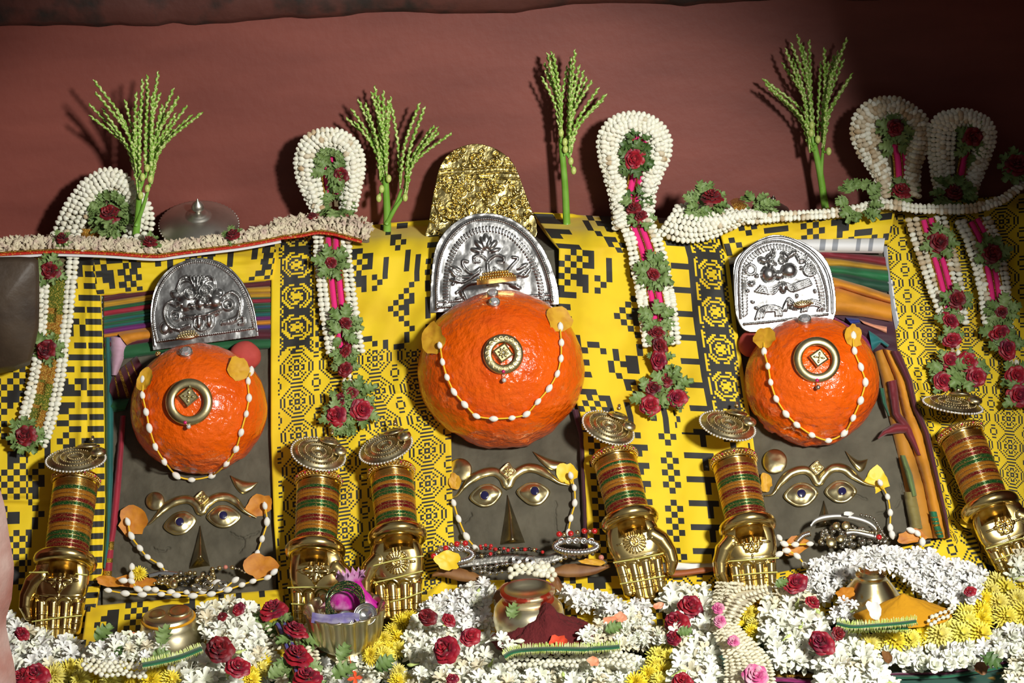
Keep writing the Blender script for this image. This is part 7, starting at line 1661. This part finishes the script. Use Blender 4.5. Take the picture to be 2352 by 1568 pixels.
# leaves and stray petals of the bed
LS = [('P', 1030, 630, 1.6, .9, 'pale leaf by the white tuberose drift'), ('P', 1230, 720, 1.1, -.4, 'notched leaf on the white tuberose drift'), ('P', 1740, 680, 1.6, 1.4, 'upright leaf at the turmeric-ringed pot'), ('P', 1640, 800, 1.3, .3, 'leaf beside the lime-fringed ribbon'), ('Q', 1780, 850, 1.5, 1.2, 'dark notched leaf before the fluted bowl'), ('Q', 2150, 930, 1.4, .3, 'notched leaf on the patch before the bowl'), ('Q', 1700, 1010, 1.8, .5, 'broad green leaf below the dark notched leaf'), ('Q', 1020, 1030, 1.4, .8, 'leaf between the ropes and the yellow clump'),
      ('R', 60, 920, 1.5, .6, 'dark leaf beside the small yellow flowers'), ('R', 1510, 390, 1.3, 1.3, 'leaf standing before the red-paste pot'), ('T', 420, 520, 1.3, .4, 'curly dark leaf beside the kumkum heap'), ('V', 1880, 780, 1.6, -.6, 'green leaf on the jasmine at the brocade edge'), ('T', 2260, 30, 1.0, .5, 'leaf tip beside the flower hand'), ('T', 1200, 540, 1.1, .2, 'leaf beneath the deep red rose')]
for c, x, y, s_, tn, lb in LS: single(lb, random.choice(LEAF + LEAFD), *Z1(c, x, y), .105 if c in 'PRT' else .08, s_, 'leaf', 'loose_leaf', 0, 0, 1.0, 'loose leaves in the flower bed', tn)
M_coral = mat('coral_petal', (.80, .28, .14), .5, noise=((.86, .45, .28), 60, 2, .4, .7), sss=.15)
for i, (c, x, y, w_, h_) in enumerate((('T', 480, 400, 34, 18), ('T', 590, 375, 26, 26), ('T', 1000, 245, 24, 16), ('T', 300, 850, 20, 28), ('P', 1440, 575, 20, 26))):
    petal_thing(['long coral petal beside the kumkum heap', 'cupped coral petal touching the long coral one', 'coral petal below the sunburst hand', 'peach petal on the broad white bed', 'coral petal standing beside the turmeric-ringed pot'][i], *Z1(c, x, y), w_, h_, .3 * i, M_coral, .095)
petal_thing('glowing orange-red petal at the foot of the kumkum heap', *Z1('R', 2040, 625), 46, 24, .05, mat('orange_red_petal', (.75, .08, .03), .5), .105)
petal_thing('white petal standing in the turmeric heap', *Z1('V', 735, 300), 30, 40, .2, M_jas, .115)
petal_thing('rusty red dried petal on the jasmine at the brocade edge', *Z1('V', 880, 800), 22, 26, .2, M_dryp, .06); petal_thing('rusty dried petal hanging over the green brocade', *Z1('V', 1890, 920), 30, 26, .4, M_dryp, .05)
r4 = [rotz(petal_patch(15, 9, 3, 2, .8, 2, 3, 4), a) for a in (0, 1.6, 3.3, 4.7)]
single('small orange-red four-petalled flower before the fluted bowl', mesh('ixora', *join(*r4, tube(np.array([(0, 0, 0), (-4, 14, 8), (-8, 40, 12)]), .9, 5)), mat('ixora_red', (.75, .09, .02), .5)), *Z1('Q', 1955, 1020), .07, 1.2, 'flower', 'ixora_flower', 0, 0, 1, None, .1)
single('shaggy yellow flower head beside the standing cotton tuft', MUM[0], *Z1('C', 1140, 675), .035, .55, 'flower', 'chrysanthemum')

# ================================================================== jewels below the faces
M_redb = mat('red_bead', (.50, .012, .014), .18, coat=1); M_blkb = mat('black_bead', (.012, .012, .012), .15, coat=1); M_stl = mat('grey_pearl', (.42, .40, .34), .22, .9)
_bd = {}
def beadmesh(m, r): 
    k = (m.name, r)
    if k not in _bd: _bd[k] = mesh('bead', *ball(r, n=10, m=7), m)
    return _bd[k]
def beads(label, path, mats, r=4.5, h=.04, gap=None, cat='necklace', jit=1.0, thread=True, name='bead_string'):
    P = spline(path, 120); n = max(2, int(plen(P) / (gap or r * 2.05))); Q_ = resample(P, n); Q_ = Q_ + np.array([[random.uniform(-jit, jit), random.uniform(-jit, jit)] for _ in range(n)]); W = S(Q_[:, 0], Q_[:, 1], h)
    root = thing_at(name, label, cat, W[np.argmin(W[:, 2])], 'bead strings below the faces')
    for i, w_ in enumerate(W): inst(root, 'bead', beadmesh(mats[i % len(mats)], r), w_, CR, -CF, pxs(w_) * random.uniform(.88, 1.1))
    if thread: wpart(root, 'thread', *tube(W, .0006, 5), M_silvd)
    return root
def pile(label, poly, ms, n, r, h, seed, cat='beads'):
    rg = random.Random(seed); P = np.array(poly); sd = poly_sdf(P); pts = []
    cc = np.array([[rg.uniform(P[:, 0].min(), P[:, 0].max()), rg.uniform(P[:, 1].min(), P[:, 1].max())] for _ in range(n * 6)]); cc = cc[sd(cc[:, 0], cc[:, 1]) < -1][:n]
    pts = [(x, y, h + rg.uniform(-.008, .008), rg.uniform(.6, 1.35)) for x, y in cc]
    pts = np.array(pts); W = S(pts[:, 0], pts[:, 1], pts[:, 2]); root = thing_at('bead_pile', label, cat, S([P[:, 0].mean()], [P[:, 1].max()], .01)[0])
    for w_, k in zip(W, pts[:, 3]): inst(root, 'bead', beadmesh(rg.choice(ms), r), w_, CR, -CF, pxs(w_) * k)
    return root
# left face
pile('heap of brass and dark beads below the left clay nose', q('C', (1240, 760), (1290, 690), (1450, 670), (1700, 640), (1790, 660), (1780, 740), (1700, 800), (1500, 790), (1380, 790)), [M_antq, M_goldp, M_stl, M_blkb, M_antq], 85, 5.2, .042, 1)
beads('string of brass beads ending in a coral bead', q('C', (1740, 640), (1830, 625), (1900, 620)), [M_goldp, M_goldp, mat('coral_bead', (.55, .20, .15), .4), M_goldp], 5.5, .05)
M_tarn = mat('tarnished_silver', (.30, .29, .26), .38, 1.0, noise=((.14, .13, .11), 60, 4, .4, .7), bump=(150, .4, .002))
def plate_piece(label, path, wd, h, m=M_tarn, name='silver_strip'):
    V, f = ribbon(path, wd, .0014, h, 40, 7, S, True); return wthing(name, label, 'jewellery', V, f, m)
plate_piece('flat silver collar piece under the brass beads', q('C', (1390, 800), (1560, 800), (1750, 770)), 14, .038)
plate_piece('crumpled silver foil chain beside the left clay nose', q('C', (1220, 690), (1330, 670), (1450, 680)), 11, .036, M_silvb)
def coil(label, cx, cy, r_, turns, h, m=M_stl):
    a = np.linspace(0, turns * 2 * PI, 40); R_ = np.linspace(r_, r_ * .3, 40); W = S(cx + R_ * np.cos(a), cy + R_ * .85 * np.sin(a), h); V, f = tube(W, .0012, 6); return wthing('wire_coil', label, 'jewellery', V, f, m)
coil('small dark wire spiral on the left jewels', *Z1('C', 1610, 785), 11, 3, .070); coil('larger wire spiral among the left jewels', *Z1('C', 1700, 765), 13, 2, .070); coil('wire spiral near the orange petal', *Z1('C', 1825, 755), 10, 3, .070)
beads('wire-linked pearls leading to the orange petal', q('C', (1900, 620), (1950, 635), (2000, 665)), [M_stl], 3, .05)
o = pad(circ(*Z1('C', 1420, 760), 10), lambda r: .056 + .004 * (1 - r * r), 4, n=25, base=.054); wthing('brass_button', 'round brass button on the left bead heap', 'button', *o, M_goldp)
# middle face
beads('strand of red and black seed beads below the middle clay nose', q('D', (1800, 465), (1880, 470), (2000, 470), (2120, 475), (2250, 480)) , [M_redb, M_blkb, M_redb, M_redb, M_blkb], 4.6, .052)
beads('second strand of red and black beads crossing the first', q('D', (1700, 530), (1800, 525), (1900, 510), (2050, 480), (2200, 475), (2300, 500)), [M_blkb, M_redb, M_blkb, M_goldp], 4.6, .061)
beads('loop of red seed beads touching the cotton string', q('D', (1790, 450), (1840, 440), (1900, 455), (1920, 470)), [M_redb], 4.2, .068)
plate_piece('broad tarnished silver collar below the middle clay face', q('D', (1620, 590), (1800, 570), (2000, 550), (2200, 560)) + q('E', (60, 560), (200, 560), (320, 520)), 20, .056)
coil('silver double spiral hook on the tarnished collar', *Z1('D', 2090, 560), 12, 3, .072, M_silvb); coil('silver single spiral on the tarnished collar', *Z1('D', 2200, 565), 12, 3, .072, M_silvb)
beads('row of hanging silver bells on the tarnished collar', q('D', (1740, 625), (1860, 620), (1980, 600), (2150, 580)), [M_silvb, M_stl], 5.5, .066, None, 'necklace', 2.0)
beads('second row of silver bells under the first', q('D', (1790, 650), (1900, 672), (2020, 655)), [M_silvb, M_stl], 5.0, .060, None, 'necklace', 3.0)
beads('silver bells beside the ribbed anklet', q('E', (200, 590), (290, 560), (380, 540), (470, 520), (580, 500)), [M_silvb, M_stl, M_goldp], 6, .052, None, 'necklace', 3)
def anklet(label, cx, cy, rx, ry, wd, h, red):
    root = thing_at('ribbed_anklet', label, 'anklet', S([cx], [cy], h - .01)[0]); a = np.linspace(0, 2 * PI, 120, endpoint=False); W = S(cx + rx * np.cos(a), cy + ry * np.sin(a), h + .004 * np.sin(a)); s = pxs(W[0])
    wpart(root, 'coil', *tube(W, np.where(np.arange(120) % 3 == 0, wd * .78, wd) * s, 10, False, True), M_silvb)
    n = len(red); 
    for i in range(n):
        x, y = red[i]; w_ = S([x], [y], h + .008)[0]; inst(root, 'bead' if i % 2 == 0 else 'spacer', beadmesh(M_redb if i % 2 == 0 else M_goldp, 7.2 if i % 2 == 0 else 5.5), w_, CR, -CF, pxs(w_))
    for x in np.linspace(-.7, .7, 5): w_ = S([cx + rx * x], [cy - ry * .9], h + .004)[0]; inst(root, 'loop', TOR, w_, CR, -CF, pxs(w_))
TOR = mesh('loop', *torus(6, 1.8, 18, 6), M_silvb)
anklet('ribbed silver anklet with red beads beside the sunburst hand', *Z1('E', 440, 450), 49, 14, 8, .070, q('E', (300, 350), (340, 355), (395, 345), (450, 335), (505, 325), (550, 325), (590, 325)))
anklet('ribbed silver anklet half under the yellow petal', *Z1('D', 1580, 520), 42, 16, 8, .069, q('D', (1410, 530), (1450, 490), (1510, 465), (1555, 435), (1600, 430), (1640, 415), (1670, 425)))
o = wthing('dry_leaf', 'long dry brown leaf below the yellow petal', 'leaf', *ribbon(q('D', (1400, 690), (1500, 660), (1620, 680), (1850, 730)), [6, 26, 30, 24, 4], .006, .050, 40, 8, S), M_dryp)
o = wthing('dry_leaf', 'long dry brown leaf under the ribbed anklet', 'leaf', *ribbon(q('E', (230, 660), (350, 650), (520, 640), (720, 610)), [10, 30, 32, 26, 6], .006, .050, 40, 8, S), M_dryp)
o = wthing('dry_leaf', 'rust-coloured dry leaf strip under the white lining', 'leaf', *ribbon(q('E', (1130, 680), (1300, 670), (1450, 650), (1620, 630)), [4, 15, 14, 14, 4], .005, .034, 40, 8, S), mat('rust_leaf', (.33, .09, .025), .6))
petal_thing('ochre petal lying on the leaf under the anklet', *Z1('E', 570, 580), 56, 16, -.1, M_petal, .068)
beads('coral and grey end bead beside the sunburst hand', q('E', (645, 545), (672, 580)), [mat('coral_bead', (.55, .20, .15), .4), M_stl], 7, .064)
# right face
pile('heap of grey pearls and bells inside the silver band', q('L', (640, 1400), (700, 1260), (820, 1210), (950, 1230), (1060, 1270), (1150, 1250), (1200, 1330), (1240, 1370), (1060, 1400), (820, 1420)), [M_stl, M_stl, M_antq, M_stl, M_silvd], 150, 5.2, .036, 2)
beads('string of grey pearls arching beside the silver band', q('L', (1020, 1150), (1090, 1160), (1140, 1200), (1180, 1270), (1230, 1340)), [M_stl], 4.2, .042)
def band(label, path, wd, h, m):
    P = spline(path, 50); W = S(P[:, 0], P[:, 1], h); t_ = np.array([0, 0, 1.0]); s = pxs(W[0]); U = unit(NS * .75 + np.array([0, 0, .4])); V = []
    Nn = unit(-CF + CU * .2)
    for k, (a, b) in enumerate(((-.5, 0), (.5, 0), (.5, .12), (-.5, .12))): V.append(W + CU * a * wd * s - CF * b * wd * s)
    return wthing('silver_band', label, 'bangle', np.vstack(V), grid_faces(4, 50, True, False), m)
band('wide silver band standing on the bead heap below the right clay nose', q('L', (605, 1250), (640, 1200), (720, 1170), (850, 1160), (980, 1180), (1080, 1215), (1140, 1270), (1140, 1330)), 13, .062, M_silvd)
band('second silver band curving before the bead heap', q('L', (900, 1300), (960, 1290), (1060, 1310), (1140, 1330)), 12, .052, M_silvd)
band('thin brass hoop inside the silver bands', q('L', (920, 1270), (1000, 1275), (1080, 1290)), 5, .056, M_goldp)
for i, (x, y, r_) in enumerate(((773, 1375, 11), (895, 1235, 10), (815, 1235, 8), (850, 1345, 9))):
    o = pad(circ(*Z1('L', x, y), r_), lambda r: .054 + .004 * math.sqrt(1 - r * r * .9), 4, n=25, base=.052); wthing('brass_button', ['largest', 'upper', 'smallest', 'lower'][i] + ' round brass button on the right bead heap', 'button', *o, M_goldp)
w_ = S(*[[v] for v in Z1('L', 1165, 1330)], .055)[0]; prop(inst(None, 'red_stone', beadmesh(M_redb, 7), w_, CR, -CF, pxs(w_)), 'single red stone bead beside the silver band', 'bead')
V, f = tube(S(*np.array(spline(q('L', (490, 1370), (540, 1320), (600, 1300)), 30)).T, .04), np.where(np.arange(30) % 3 == 0, 5, 7.5) * .00075, 8); wthing('twisted_anklet', 'twisted silver anklet end beside the bead heap', 'anklet', V, f, M_silvb)
petal_thing('single cotton-white petal on the silver band', *Z1('L', 915, 1140), 24, 10, .0, M_cot, .075)
